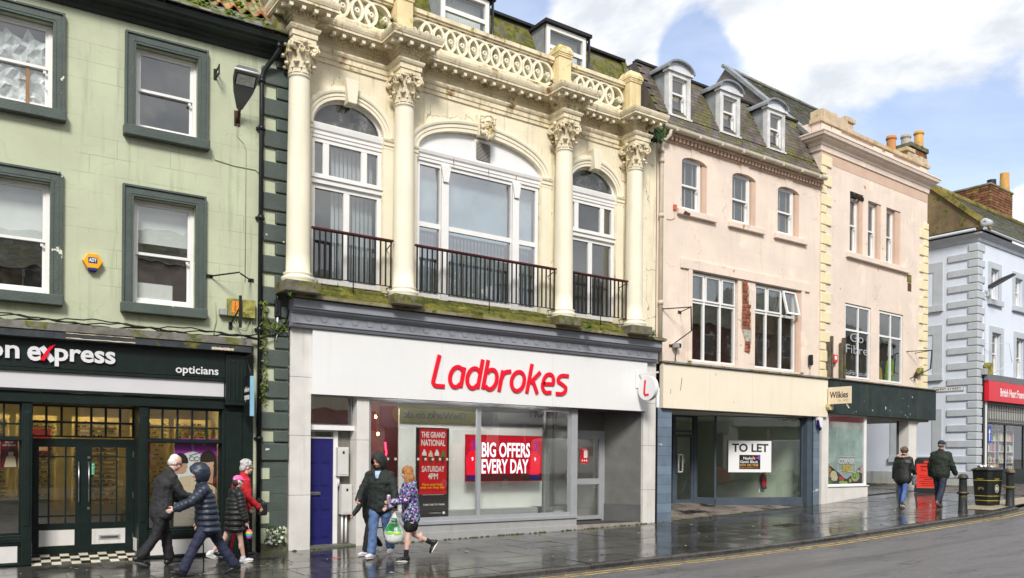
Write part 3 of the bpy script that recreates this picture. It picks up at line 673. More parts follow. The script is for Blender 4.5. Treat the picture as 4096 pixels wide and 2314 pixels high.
# shopfront: lead flashing, cornice board, sign, stripe, pilasters
boxo('lead_flashing', M('mossy_lead', (.17, .16, .14), .65, .3, 4, .4, 20, moss=.30), A, -8, -.74, -.34, .02, 3.66, 3.78)
boxo('cornice_board', M('peeled_dark_board', (.035, .042, .048), .5, .3, 5, .3, 30, moss=.12), A, -8, -.74, -.32, -.02, 3.54, 3.658, .006)
for (a, b, c, d) in ((-3.62, -2.62, 3.63, 3.652), (-3.62, -2.62, 3.55, 3.575), (-1.42, -1.05, 3.55, 3.60)):
    mb = MB(); n = 16; up = [(a+(b-a)*i/n, d-rnd()*.012) for i in range(n+1)]; dn = [(a+(b-a)*i/n, c+rnd()*.010) for i in range(n+1)]
    for i in range(n): mb.quad((dn[i][0], -.3235, dn[i][1]), (dn[i+1][0], -.3235, dn[i+1][1]), (up[i+1][0], -.3235, up[i+1][1]), (up[i][0], -.3235, up[i][1]))
    mb.build('bare_wood', M('bare_wood', (.62, .53, .38), .8, .2, 9, .2), A)
boxo('stripe_panel', M('pale_grey_panel', (.62, .61, .63), .45, .02), A, -8, -1.16, -.10, 0, 2.765, 3.03)
mb = MB(); mb.box(-8, -1.14, -.15, .0, 3.034, 3.085).box(-8, -1.14, -.13, .0, 2.715, 2.761).box(-8, -1.14, -.09, .05, 2.55, 2.711); mb.build('beam', m_black_green, A, bevel=.006)
SA = thing('shop_sign', 'dark green optician fascia with white lettering and a red stroke', 'sign', FA.world(-4.2, -.1, 3.09), FA.a)
def la(x): return x+4.2
boxo('panel', m_black_green, SA, -3.8, la(-1.14), -.06, .08, 0, .44)
m_lett = M('white_letter', (.72, .72, .74), .4, .02)
zs = 3.09
text('on', 'lettering', m_lett, SA, la(FA.X(-60, 1420, -.2)), la(FA.X(78, 1420, -.2)), FA.Z(30, 1433, -.2)-zs, FA.Z(30, 1380, -.2)-zs, -.06, .04, .02, split=True)
text('e', 'letter', m_lett, SA, la(FA.X(109, 1420, -.2)), la(FA.X(164, 1420, -.2)), FA.Z(136, 1444, -.2)-zs, FA.Z(136, 1385, -.2)-zs, -.06, .04, .025)
text('press', 'letter', m_lett, SA, la(FA.X(219, 1420, -.2)), la(FA.X(462, 1420, -.2)), FA.Z(225, 1466, -.2)-zs, FA.Z(225, 1393, -.2)-zs, -.06, .04, .025, split=True)
text('opticians', 'lettering', m_lett, SA, la(FA.X(703, 1480, -.17)), la(FA.X(874, 1480, -.17)), FA.Z(725, 1503, -.17)-zs, FA.Z(725, 1463, -.17)-zs, -.06, .012, .014, split=True)
def sgl(px, py, y=-.2): p = FA.P(px, py, y); return (la(p[0]), p[1]-zs)
mb = MB(); stroke(mb, [sgl(166, 1388), sgl(212, 1446)], .085, -.10, -.055); mb.build('letter', m_lett, SA)
mb = MB(); mb.prism([sgl(159, 1442), sgl(178, 1444), sgl(200, 1405), sgl(222, 1379), sgl(198, 1388), sgl(180, 1410)], -.125, -.06); mb.build('letter', m_red, SA, fix=True)
# pilasters and console
for (a, b) in ((-4.19, -4.05), (-2.51, -2.37), (-1.17, -.64)):
    mb = MB(); mb.box(a, b, -.06, .1, .0, 2.55 if b < -1 else 3.53)
    if b > -1:
        mb.box(a+.06, b-.20, -.10, -.055, .62, 2.5).box(a+.02, b-.16, -.14, -.05, .0, .42).box(a+.02, b-.16, -.2, -.05, 2.62, 3.50)
        for k in range(4): mb.box(a+.07+k*.07, a+.10+k*.07, -.215, -.195, 2.7, 3.4)
    else: mb.box(a+.03, b-.03, -.075, -.055, .62, 2.4)
    mb.build('pilaster', m_black_green, A, bevel=.006)
boxo('rainwater_strip', m_green, A, -.64, -.58, -.03, .1, 0, 3.4)
# shop windows
def stallriser(x0, x1, y=0., ret=False):
    mb = MB(); mb.box(x0, x1, y-.05, y+.1, .36, .43).box(x0, x1, y-.03, y+.1, .43, .47).box(x0, x1, y-.01, y+.1, 0, .36); mb.box(x0, x1, y-.035, y-.009, .0, .035).box(x0, x1, y-.035, y-.009, .32, .36)
    mb.build('stall_riser', m_black_green, A, bevel=.004); boxo('stall_panel', M('pale_panel', (.66, .64, .62), .5, .04, 3, .04, streak=.2), A, x0+.05, x1-.05, y-.016, y+.05, .05, .305)
stallriser(-8, -4.19); stallriser(-2.37, -1.17)
xr = [-2.37+(.30*k) for k in range(4)]+[-1.17]; xr = [-2.37, -2.13, -1.89, -1.65, -1.41, -1.17]
gridwin(A, xr, [1.98, 2.21, 2.55], .04, m_black_green, G3, .035, .03, .06, 'overlight'); gridwin(A, [-2.37, -1.17], [.47, 1.98], .04, m_black_green, G3, .035, .03, .06, 'shop_window')
xl = [-4.19-.24*k for k in range(8, -1, -1)]
gridwin(A, xl, [1.98, 2.21, 2.55], .04, m_black_green, G3, .035, .03, .06, 'overlight'); gridwin(A, [-8, -6.1, -4.19], [.47, 1.98], .04, m_black_green, G3, .035, .03, .06, 'shop_window')
mb = MB(); mb.box(-2.40, -1.15, -.05, .05, 1.955, 2.0).box(-8, -4.17, -.05, .05, 1.955, 2.0); mb.build('transom', m_black_green, A)
# recessed double doors over a chequered step
RY = .50
gridwin(A, [-4.05+.22*k for k in range(8)], [2.02, 2.27, 2.55], RY, m_black_green, G3, .03, .035, .06, 'overlight')
for nm, (a, b) in (('left', (-4.05, -3.28)), ('right', (-3.28, -2.51))):
    mb = MB(); st = .12
    mb.box(a, a+st, RY, RY+.06, .1, 2.0).box(b-st, b, RY, RY+.06, .1, 2.0).box(a+st, b-st, RY, RY+.06, .1, .22).box(a+st, b-st, RY, RY+.06, .50, .60).box(a+st, b-st, RY, RY+.06, 1.86, 2.0)
    for q in (.72, 1.70): mb.box(a+st, b-st, RY+.012, RY+.05, q-.012, q+.012)
    for q in (.27, .73): xx = a+st+(b-a-2*st)*q; mb.box(xx-.013, xx+.013, RY+.014, RY+.048, .60, 1.86)
    d = mb.build('door', m_black_green, A)
    MB().rect(a+st, b-st, .60, 1.86, RY+.03).build('pane', G3, d); boxo('kick_panel', M('pale_panel', (.66, .64, .62)), d, a+st+.01, b-st-.01, RY-.012, RY+.03, .235, .49)
    hx = b-.075 if nm == 'left' else a+.075
    m2 = MB(); m2.tube([(hx, RY-.05, .95), (hx, RY-.05, 1.62)], .009, 8).tube([(hx, RY-.05, 1.0), (hx, RY, 1.0)], .006, 6).tube([(hx, RY-.05, 1.57), (hx, RY, 1.57)], .006, 6); m2.build('handle', m_chrome, d)
    if nm == 'right':
        m2 = MB(); m2.box(-3.05, -2.72, RY-.02, RY-.011, .31, .385); m2.build('letter_plate', m_grey_pl, d); MB().box(-3.02, -2.75, RY-.026, RY-.0195, .332, .365).build('letter_flap', m_chrome, d)
        s_ = boxo('push_label', M('green_label', (.02, .28, .14)), d, -3.165, -3.115, RY-.004, RY, 1.40, 1.60)
        text('P\nU\nL\nL', 'lettering', m_white_p, d, -3.153, -3.127, 1.415, 1.585, RY-.004, .003, .01)
        for zz in (1.69, .84): m2 = MB(); m2.tube([(hx, RY-.015, zz), (hx, RY+.01, zz)], .022, 12); m2.build('lock', m_chrome, d)
    for zz in (.35, 1.05, 1.75):
        x_ = a+.012 if nm == 'left' else b-.012; boxo('hinge', m_chrome, d, x_-.006, x_+.006, RY-.012, RY, zz-.05, zz+.05)
for (x_, s_) in ((-4.05, 1), (-2.51, -1)):
    mb = MB(); mb.box(x_, x_-.03*s_, .1, RY+.06, 0.1, 2.55); mb.build('recess_jamb', m_black_green, A)
    boxo('recess_panel', M('pale_panel', (.66, .64, .62)), A, x_, x_+.012*s_, .14, RY-.06, .12, .33)
boxo('recess_soffit', m_black_green, A, -4.05, -2.51, -.0, RY, 2.551, 2.6)
step = MB().add([(-4.05, -.06, -.02), (-2.51, -.06, -.02), (-2.51, RY, .085), (-4.05, RY, .085)], [(0, 1, 2, 3)]).build('entrance_step', m_grout, A)
tm = [M('white_tile', (.62, .58, .46), .25, .06, 5, .02, wet=4), M('black_tile', (.020, .018, .017), .2, .2, 5, .02)]
nx, ny = 11, 4
for i in range(nx):
    for j in range(ny):
        w_ = 1.54/nx; h_ = (RY+.06)/ny; x0 = -4.05+i*w_; y0 = -.06+j*h_; za = -.02+.105*j/ny; zb = -.02+.105*(j+1)/ny; g = .002
        MB().add([(x0+g, y0+g, za+.012), (x0+w_-g, y0+g, za+.012), (x0+w_-g, y0+h_-g, zb+.012), (x0+g, y0+h_-g, zb+.012), (x0+g, y0+g, za), (x0+w_-g, y0+g, za)], [(0, 1, 2, 3), (4, 5, 1, 0)]).build('floor_tile', tm[(i+j) % 2], step)
# lit interior with rows of spectacle frames
sh = room(A, -8, -.7, .62, 4.6, .06, 2.9, [m_int_y, m_floor_d, m_int_w], 'shop_interior')
m_lamp = EM('shop_ceiling_light', (1, .84, .48), 14.)
for x_ in (-6.2, -5.4, -4.6, -3.9, -3.3, -2.7, -2.0, -1.3): boxo('ceiling_light', m_lamp, sh, x_-.09, x_+.09, 1.95, 2.13, 2.86, 2.89)
for x_ in (-4.8, -3.1, -1.5): boxo('ceiling_light', m_lamp, sh, x_-.3, x_+.3, .95, 1.0, 2.80, 2.83)
m_disp = M('display_panel', (.62, .45, .17), .45, .25, 1.5); m_spec = M('spectacle_frames', (.03, .025, .02), .3, .3); m_spec2 = M('brown_frames', (.16, .07, .03), .3, .3)
for (a, b) in ((-6.6, -5.3), (-5.15, -4.3), (-4.2, -3.55), (-3.3, -2.5), (-2.3, -1.6), (-1.5, -.8)):
    dpn = boxo('display_wall', m_disp, sh, a, b, 2.5, 2.56, .75, 2.45); mb = MB()
    for r in range(19):
        zz = .82+r*.085; mb.mat(0).box(a+.03, b-.03, 2.47, 2.5, zz-.024, zz-.018); x_ = a+.04
        while x_ < b-.1:
            w_ = .055+rnd()*.035
            if rnd() < .8: mb.mat(1 if rnd() < .7 else 2); z0_ = zz-.014; mb.box(x_, x_+w_*.42, 2.44, 2.465, z0_, z0_+.018+rnd()*.016).box(x_+w_*.58, x_+w_, 2.44, 2.465, z0_, z0_+.018+rnd()*.016).box(x_+w_*.4, x_+w_*.6, 2.445, 2.46, z0_+.014, z0_+.018)
            x_ += w_+.03+rnd()*.05
    tag(mb.build('spectacle_rack', [m_chrome, m_spec, m_spec2], dpn), kind='stuff')
for (a, b, c, d) in ((-3.95, -3.65, 1.75, 2.2), (-2.15, -1.95, 1.55, 2.0)): boxo('wall_poster', M('maroon_card', (.25, .015, .02)), sh, a, b, 2.40, 2.42, c, d); boxo('poster_print', M('poster_tan', (.55, .38, .25)), sh, a+.05, b-.05, 2.39, 2.40, c+.05, c+.24)
boxo('counter', m_int_d, sh, -5.6, -3.7, 1.7, 2.2, .06, .95); boxo('counter', m_int_d, sh, -2.5, -1.4, 1.6, 2.0, .06, .75)
# posters in the shop windows
def poster(name, label, parent_fr, fr, x0, x1, z0, z1, y, m, cat='poster'):
    t = thing(name, label, cat, fr.world(x0, y, z0), fr.a); boxo('sheet', m, t, 0, x1-x0, 0, .006, 0, z1-z0); return t
m_purple = PRINT('purple_print', (.46, .03, .50)); m_skin_p = PRINT('skin_print', (.80, .50, .37)); m_skin_p2 = PRINT('skin_print_shade', (.66, .36, .24)); m_hair_p = PRINT('hair_print', (.035, .02, .016)); m_beige_p = PRINT('beige_print', (.72, .58, .40)); m_grey_p = PRINT('grey_print', (.36, .31, .26)); m_pale_p = PRINT('pale_print', (.82, .84, .88))
PX0, PX1 = FA.X(696, 1900, .13), FA.X(866, 1900, .13); PZ1, PZ0 = FA.Z(696, 1754, .13), .52
PO = poster('poster', 'purple topped poster of two people and spectacles in the optician window', A, FA, PX0, PX1, PZ0, PZ1, .115, m_grey_p)
w_, h_ = PX1-PX0, PZ1-PZ0
def ellpts(cx, cz, rx, rz, n=20, a0=0, a1=360): return [(cx+rx*math.cos(rad(a0+(a1-a0)*i/n)), cz+rz*math.sin(rad(a0+(a1-a0)*i/n))) for i in range(n+(0 if a1-a0 == 360 else 1))]
def flat(name, m, parent, pts, y): return MB().prism(pts, y-.0015, y).build(name, m, parent, fix=True)
def R4(x0, x1, z0, z1): return [(x0, z0), (x1, z0), (x1, z1), (x0, z1)]
Wp = lambda a, b: (a*w_, b*h_)
flat('printed_band', m_purple, PO, R4(.001, w_-.001, h_*.70, h_-.001), -.002)
flat('printed_disc', m_pale_p, PO, [(w_*.02, h_*.66)]+[(w_*(.02+.96*i/16), h_*(.70+.15*math.sin(pi*(.12+.88*i/16)))) for i in range(17)]+[(w_*.98, h_*.45), (w_*.02, h_*.45)], -.004)
flat('printed_coat', m_beige_p, PO, [Wp(.02, .36), Wp(.5, .34), Wp(.96, .36), Wp(.98, .62), Wp(.72, .60), Wp(.6, .52), Wp(.40, .58), Wp(.12, .56)], -.006)
flat('printed_face', m_skin_p2, PO, [Wp(.02, .60), Wp(.02, .76), Wp(.26, .76), Wp(.29, .70), Wp(.305, .672), Wp(.28, .66), Wp(.27, .62), Wp(.20, .595)], -.008)
flat('printed_hair', m_hair_p, PO, [Wp(.002, .66), Wp(.002, .80)]+[((.13+.19*math.sin(t))*w_, (.735+.10*math.cos(t))*h_) for t in (-.4, 0, .4, .8, 1.2, 1.5)]+[Wp(.31, .715), Wp(.2, .715), Wp(.13, .70), Wp(.10, .64)], -.010)
flat('printed_hair', m_hair_p, PO, [Wp(.60, .72)]+[((.79+.20*math.sin(t))*w_, (.755+.115*math.cos(t))*h_) for t in (-1.3, -.9, -.5, 0, .5, .9, 1.2)]+[Wp(.998, .70), Wp(.998, .42), Wp(.90, .46), Wp(.70, .50)], -.0075)
flat('printed_face', m_skin_p, PO, [Wp(.62, .77), Wp(.60, .69), Wp(.585, .665), Wp(.61, .655), Wp(.62, .61), Wp(.68, .575), Wp(.78, .59), Wp(.90, .66), Wp(.93, .72), Wp(.90, .77)], -.009); flat('printed_neck', m_skin_p2, PO, [Wp(.72, .50), Wp(.90, .48), Wp(.93, .68), Wp(.76, .585)], -.0085)
flat('printed_fringe', m_hair_p, PO, [Wp(.60, .735), Wp(.64, .83), Wp(.80, .865), Wp(.95, .81), Wp(.97, .72), Wp(.90, .735), Wp(.76, .725)], -.0105); flat('printed_smile', m_white_p, PO, [Wp(.615, .645), Wp(.74, .64), Wp(.70, .615), Wp(.64, .617)], -.0105)
flat('printed_hand', m_skin_p, PO, [Wp(.46, .56), Wp(.60, .56), Wp(.57, .70), Wp(.54, .75), Wp(.48, .755), Wp(.43, .70)], -.012)
mb = MB(); stroke(mb, [Wp(.34, .80), Wp(.58, .84), Wp(.62, .80)], .008, -.0145, -.013); mb2 = mb
for c in (.40, .52): stroke(mb, ellpts(c*w_, .77*h_, .06*w_, .022*h_, 14)+[((c+.06)*w_, .77*h_)], .008, -.0145, -.013)
mb.build('printed_spectacles', m_black_p, PO)
text('VisionExpress', 'lettering', m_white_p, PO, w_*.26, w_*.60, h_*.935, h_*.96, -.003, .002, .01)
mb = MB(); stroke(mb, ellpts(.69*w_, .947*h_, .06*w_, .013*h_, 16)+[(.75*w_, .947*h_)], .008, -.005, -.0035); mb.build('printed_eye', m_white_p, PO)
text('Breaks &\nLoss Replacement', 'lettering', m_white_p, PO, w_*.02, w_*.92, h_*.20, h_*.31, -.003, .002, .01)
LP_X0, LP_X1 = FA.X(2, 1850, .3), FA.X(70, 1850, .3); lz1, lz0 = FA.Z(30, 1757, .3), FA.Z(30, 1872, .3)
P2 = poster('poster', 'dark red half price poster with a portrait behind the left shop window', A, FA, LP_X0, LP_X1, lz0, lz1, .3, PRINT('maroon_print', (.16, .01, .015))); w2, h2 = LP_X1-LP_X0, lz1-lz0
text('50% OFF\nyour 2nd pair', 'lettering', m_white_p, P2, w2*.12, w2*.88, h2*.74, h2*.92, -.001, .002, .01)
flat('printed_coat', m_beige_p, P2, [(w2*.2, 0.01), (w2*.95, .01), (w2*.85, h2*.4), (w2*.35, h2*.4)], -.002); flat('printed_face', m_skin_p, P2, ellpts(w2*.6, h2*.5, w2*.16, h2*.15), -.004); flat('printed_hair', m_hair_p, P2, ellpts(w2*.6, h2*.56, w2*.2, h2*.12, 16, 0, 180), -.006)
mb = MB(); mb.box(0, w2+.02, .008, .02, -.01, h2+.02); mb.build('frame', M('gold_frame', (.5, .36, .12)), P2)

# ------------------------------------------------------------------ fittings on the green building
def on(fr, px, py, y): x, z = fr.P(px, py, y); return fr.world(x, y, z), x, z
p, ax, az = on(FA, 370, 1048, -.05)
AB = thing('alarm_box', 'yellow hexagonal burglar alarm box between the lower sash windows', 'alarm box', p, FA.a)
hexp = [(.15, 0), (.075, .125), (-.075, .125), (-.15, 0), (-.075, -.125), (.075, -.125)]
MB().prism(hexp[::-1], -.045, .05).build('case', M('yellow_plastic', (.80, .40, .01), .35, .03, 3, 0), AB, bevel=.012, fix=True)
flat('badge', M('deep_blue_plastic', (.02, .015, .17)), AB, R4(-.065, .065, -.03, .062), -.0465); text('ADT', 'lettering', m_white_p, AB, -.055, .055, -.012, .048, -.048, .003, .03)
MB().prism([(-.072, -.105), (-.055, -.155), (.055, -.155), (.072, -.105)], -.06, .045).build('strobe', M('deep_blue_plastic', (.02, .015, .17), .25), AB, bevel=.01)
mb = MB()
for k in range(7):
    t = k/6
    for s_ in (-1, 1): mb.box(s_*(.148-.062*t)-.008, s_*(.148-.062*t)+.008, -.049, -.04, -.012-.095*t, -.004-.095*t)
mb.build('vents', M('amber_slot', (.30, .10, .01)), AB)
# wall lamp, seen from below
p, lx, lz = on(FA, 948, 468, 0)
SL = thing('street_lamp', 'grey lantern style street light on a wall bracket beside the downpipe', 'street lamp', p, FA.a)
mb = MB(); mb.box(-.05, .05, -.02, 0, -.16, .10).tube([(-.02, -.03, -.1), (-.02, -.12, .02)], .02, 8).tube([(.02, -.03, -.1), (.02, -.12, .02)], .02, 8).tube([(0, -.1, 0), (0, -.22, .12)], .03, 8); mb.build('bracket', m_rust, SL)
hd = MB(); L_ = .85; outl = [(-.05, 0), (-.16, .35), (-.21, .62), (-.21, .82), (.21, .82), (.21, .62), (.16, .35), (.05, 0)]
vs_ = []
for dz, k in ((0., 1.), (.045, 1.), (.10, .72)):
    for (x, t) in outl: vs_.append((x*k, -.16-t*.62, .07+t*.56+dz))
n = 8; fs_ = [tuple(range(n-1, -1, -1)), tuple(2*n+i for i in range(n))]+[(r*n+i, r*n+(i+1) % n, (r+1)*n+(i+1) % n, (r+1)*n+i) for r in range(2) for i in range(n)]
hd.add(vs_, fs_); hd.build('head', M('grey_lamp_metal', (.16, .165, .17), .4, .1), SL, fix=True, bevel=.01)
def hp(x, t, d=0): return (x, -.16-t*.62, .07+t*.56-d)
MB().quad(hp(-.17, .52, .004), hp(.17, .52, .004), hp(.17, .78, .004), hp(-.17, .78, .004)).build('lens_frame', m_black_p, SL)
MB().quad(hp(-.15, .54, .008), hp(.15, .54, .008), hp(.15, .76, .008), hp(-.15, .76, .008)).build('lens', M('lamp_lens', (.55, .60, .56), .15, .2, 20, 0), SL)
mb = MB(); mb.tube([hp(-.21, .82, -.02), hp(.21, .82, -.02)], .018, 8); mb.build('rim', m_white, SL)
mb = MB(); mb.tube([(0, -.01, -.16), (.0, -.01, -.35), (.12, -.01, -.45), (.16, -.01, -.55), (.16, -.01, -2.9)], .006, 5); mb.build('cable', M('pale_cable', (.36, .42, .27)), SL)
# bracket stub
p, x_, z_ = on(FA, 866, 300, 0); t = thing('iron_bracket', 'small rusty iron bracket beside the upper right sash window', 'bracket', p, FA.a)
mb = MB(); mb.box(-.05, .0, -.02, 0, -.09, .09).box(-.02, .0, -.25, -.02, .04, .07).box(-.02, 0, -.25, -.22, -.09, .09).box(-.02, 0, -.25, -.02, -.07, -.05); mb.build('frame', m_iron, t)
# empty sign bracket
p, x_, z_ = on(FA, 962, 1150, -.55); z0_ = z_
SB = thing('sign_bracket', 'empty black hanging sign bracket above the optician sign', 'bracket', FA.world(x_, 0, z_), FA.a)
def lp(px, py, y): q = FA.P(px, py, y); return (q[0]-x_, y, q[1]-z_)
mb = MB(); mb.box(-.022, .022, -.57, -.53, lp(0, 1226, -.55)[2], lp(0, 1078, -.55)[2])
mb.tube([lp(958, 1090, -.55), lp(838, 1106, 0)], .014, 6).tube([lp(962, 1095, -.55), lp(1003, 1122, 0)], .014, 6).tube([lp(962, 1226, -.55), lp(921, 1300, 0)], .014, 6)
a_ = lp(838, 1106, 0); mb.box(a_[0]-.06, a_[0]+.05, -.015, 0, a_[2]-.03, a_[2]+.03); a_ = lp(1003, 1122, 0); mb.box(a_[0]-.05, a_[0]+.05, -.015, 0, a_[2]-.03, a_[2]+.03); a_ = lp(921, 1300, 0); mb.box(a_[0]-.03, a_[0]+.03, -.02, 0, a_[2]-.08, a_[2]+.05)
mb.build('frame', m_iron, SB)
m_box_y = M('mossy_yellow_box', (.30, .27, .07), .7, .4, 8, .3, moss=.25)
for nm, lab, (a, b, c, d) in (('junction_box', 'mossy yellow electrical box with orange number label', (912, 963, 1193, 1268)), ('junction_box', 'plain mossy yellow electrical box next to the downpipe', (972, 1020, 1199, 1275)), ('junction_box', 'small grey electrical box left of the mossy boxes', (880, 909, 1234, 1262))):
    x0, z1 = FA.P(a, c, -.1); x1, z0 = FA.P(b, d, -.1); t = thing(nm, lab, 'electrical box', FA.world(x0, 0, z0), FA.a)
    MB().box(0, x1-x0, -.12, 0, 0, z1-z0).build('case', m_box_y if 'mossy' in lab and 'small' not in lab else m_grey_pl, t, bevel=.006)
    if 'orange' in lab:
        flat('label', M('orange_print', (.80, .25, .02)), t, R4((x1-x0)*.3, (x1-x0)*.86, (z1-z0)*.2, (z1-z0)*.85), -.121); text('1\n2\n5', 'lettering', m_black_p, t, (x1-x0)*.45, (x1-x0)*.65, (z1-z0)*.28, (z1-z0)*.8, -.1228, .002)
# cables along the top of the shopfront
mb = MB()
for k in range(4):
    pts = []
    for i in range(60):
        x = -8+7.4*i/59; pts.append((x, -.10-.03*k+.02*math.sin(i*.9+k*2), 3.80+.025*k+.028*math.sin(i*.55+k*1.9)+.012*math.sin(i*2.1+k)))
    if k < 2: pts += [(-.5, -.12, 3.84+.02*k), (-.3, -.10, 3.92), (-.1, -.09, 4.05+.1*k), (-.02, -.09, 4.2+.2*k)]
    mb.tube(pts, .011+.003*(k == 1), 5)
t = thing('cable_bundle', 'tangled black cables lying along the ledge over the optician sign', 'cables', FA.world(0, 0, 0), FA.a); mb.build('cable', M('black_cable', (.012, .012, .012), .5), t)
mb = MB()
for (pts) in (((-1.30, -.02, 4.42), (-1.28, -.02, 4.1), (-1.32, -.03, 3.95), (-1.33, -.05, 3.80)), ((-.95, -.03, 4.2), (-.9, -.04, 4.02), (-.78, -.04, 4.0), (-.70, -.04, 4.2)), ((-1.0, -.03, 4.2), (-.92, -.05, 4.0), (-.85, -.06, 3.86)), ((-.7, -.03, 4.2), (-.66, -.05, 4.0), (-.72, -.07, 3.85)), ((-1.35, -.012, 6.99), (-1.32, -.012, 6.9), (-1.0, -.012, 6.86), (-.62, -.012, 6.86), (-.56, -.03, 6.8))):
    mb = MB(); mb.tube(pts, .007, 5); mb.build('cable', M('pale_cable', (.36, .42, .27)), t)
# hanging cable connector on the quoins
p, x_, z_ = on(FA, 1110, 1230, -.08); t = thing('cable_connector', 'black cable connector hanging on the quoins beside the grey cornice', 'connector', p, FA.a)
mb = MB(); mb.box(-.05, .05, -.04, .04, -.17, .13).tube([(0, 0, .13), (0, 0, .2)], .035, 8).box(-.04, -.01, -.06, -.04, -.1, .05); mb.build('body', m_iron, t, bevel=.012)
mb = MB(); mb.tube([(0, 0, -.17), (.0, 0, -.30), (.01, 0, -.42), (-.02, 0, -.6)], [.02, .016, .01, .008], 6); mb.build('lead', m_white, t)
# projecting sign
p, x_, z_ = on(FA, 945, 1590, -.1)
hz0, hz1 = FA.Z(960, 1665, -.25), FA.Z(960, 1512, -.25)
PS = thing('hanging_sign', 'black and blue projecting optician sign on the right pilaster', 'sign', FA.world(-.80, -.12, hz0), FA.a)
hh = hz1-hz0
MB().box(-.03, .03, -.42, -.03, 0, hh).build('panel', m_black_p, PS, bevel=.004); MB().box(-.034, .034, -.475, -.421, -.012, hh+.012).build('edge_strip', M('pale_blue_acrylic', (.25, .48, .62), .3), PS, bevel=.006)
for sx, c0, c1 in (('vision', .62, .76), ('express', .36, .54)): text(sx, 'lettering', m_white_p, PS, 0, .34, hh*c0, hh*c1, 0, .003, .012, loc=(-.030, -.05, 0), rot=(0, 0, -pi/2))
mb = MB(); mb.box(-.015, .015, -.40, 0, hh+.02, hh+.05).tube([(0, -.38, hh+.05), (0, .0, hh+.42)], .010, 6).tube([(0, -.05, hh+.05), (0, .0, hh+.42)], .010, 6).tube([(0, -.35, hh+.0), (0, -.35, hh+.05)], .008, 6).tube([(0, -.1, hh), (0, -.1, hh+.05)], .008, 6); mb.build('bracket', m_iron, PS)
# ------------------------------------------------------------------ B: cream classical building with the betting shop
B = thing('classical_building', 'cream painted building with four Corinthian columns, arched windows and pierced parapet', 'building')
BX0, BX1 = 5.31, 14.60
CXS = [5.37, 7.49, 11.47, 13.60]; BAYS = [(6.45, .72, .54, .92, .78), (9.49, 1.55, .57, 1.80, .80), (12.54, .72, .54, .92, .78)]; SPR = 7.97
mb = MB(); ops = []
for (c, rx, rz, ox, oz) in BAYS: ops.append((c-rx, c+rx, 4.95, SPR+rz, rz, .16))
wall(mb, BX0, BX1, 4.2, 9.86, ops, .16); mb.build('wall', m_cream, B)
[MB().quad((q, 0, 0), (q, 8, 0), (q, 8, 9.9), (q, 0, 9.9)).build('side_wall', m_cream, B) for q in (BX0, BX1)]
room(B, BX0+.1, BX1-.1, .25, 6, 4.6, 9.4, [m_int_w, m_floor_d, m_int_w])
# upper cornice, breaking forward over each column
bw, by = .185, -.52
path = [(BX0-.12, 0)]; path = []
for i, c in enumerate(CXS):
    if i == 0: path += [(c-bw, .0), (c-bw, by), (c+bw, by), (c+bw, 0)]
    elif i == 3: path += [(c-bw, 0), (c-bw, by), (c+bw, by), (c+bw, 0.02)]
    else: path += [(c-bw, 0), (c-bw, by), (c+bw, by), (c+bw, 0)]
prof = [(0, 9.12), (.03, 9.12), (.03, 9.20), (.05, 9.205), (.05, 9.29), (.075, 9.31), (.095, 9.35), (.095, 9.38), (.012, 9.39), (.012, 9.50), (.04, 9.52), (.05, 9.545), (.085, 9.55), (.085, 9.60), (.10, 9.605), (.12, 9.635), (.36, 9.64), (.36, 9.66), (.395, 9.66), (.395, 9.705), (.41, 9.71), (.44, 9.76), (.45, 9.80), (.45, 9.815), (.0, 9.87)]
prof = [(d if d < .13 else .12+(d-.12)*.75, z) for d, z in prof]; mb = MB(); mb.sweep(prof, path); mb.build('entablature', m_cream_c, B, fix=True)
for i, c in enumerate(CXS): boxo('plinth_block', m_cream_c, B, c-bw-.01, c+bw+.01, by, .1, 9.86, 9.90)
# modillions and dentils
md = MB().box(-.035, .035, 0, .15, -.055, 0).box(-.04, .04, 0, .16, -.012, 0).box(-.03, .03, .0, .05, -.075, -.05).mesh('modillion', [m_cream_sm])
def modrow(x0, x1, y, n):
    for k in range(n): OB('modillion', md, B, (x0+(x1-x0)*(k+.5)/n, y, 9.64))
dn = MB()
def dentrow(x0, x1, y):
    n = int((x1-x0)/.062)
    for k in range(n): x = x0+(x1-x0)*k/n; dn.box(x, x+.036, y-.030, y+.01, 9.553, 9.597)
for a, b, n in ((CXS[0]+bw+.38, CXS[1]-bw-.38, 5), (CXS[1]+bw+.38, CXS[2]-bw-.38, 12), (CXS[2]+bw+.38, CXS[3]-bw-.38, 5)):
    modrow(a, b, -.285, n); dentrow(a-.25, b+.25, -.085)
for c in CXS:
    modrow(c-bw-.27, c+bw+.27, by-.285, 4); dentrow(c-bw-.08, c+bw+.08, by-.085)
    for s_ in (-1, 1):
        for yy in (by-.16, by+.12): OB('modillion', md, B, (c+s_*(bw+.285), yy, 9.64), (0, 0, pi/2*s_ if s_ > 0 else -pi/2))
tag(dn.build('dentils', m_cream_c, B), kind='stuff')
# missing plaster, dark gaps below the cornice
for (px, py, w, h) in ((1525, 224, .30, .07), (2038, 426, .22, .06), (1705, 280, .16, .04), (2345, 520, .12, .04)):
    x, z = FB.P(px, py, -.02); mb = MB(); n = 9; pts = [(x-w/2+w*k/n, z-h*(.2+.3*rnd())) for k in range(n+1)]+[(x+w/2-w*k/n, z+h*(.15+.6*rnd())) for k in range(n+1)]
    mb.prism(pts, -.018, -.0145); mb.build('plaster_gap', M('dark_gap', (.010, .008, .006), .9), B, fix=True)
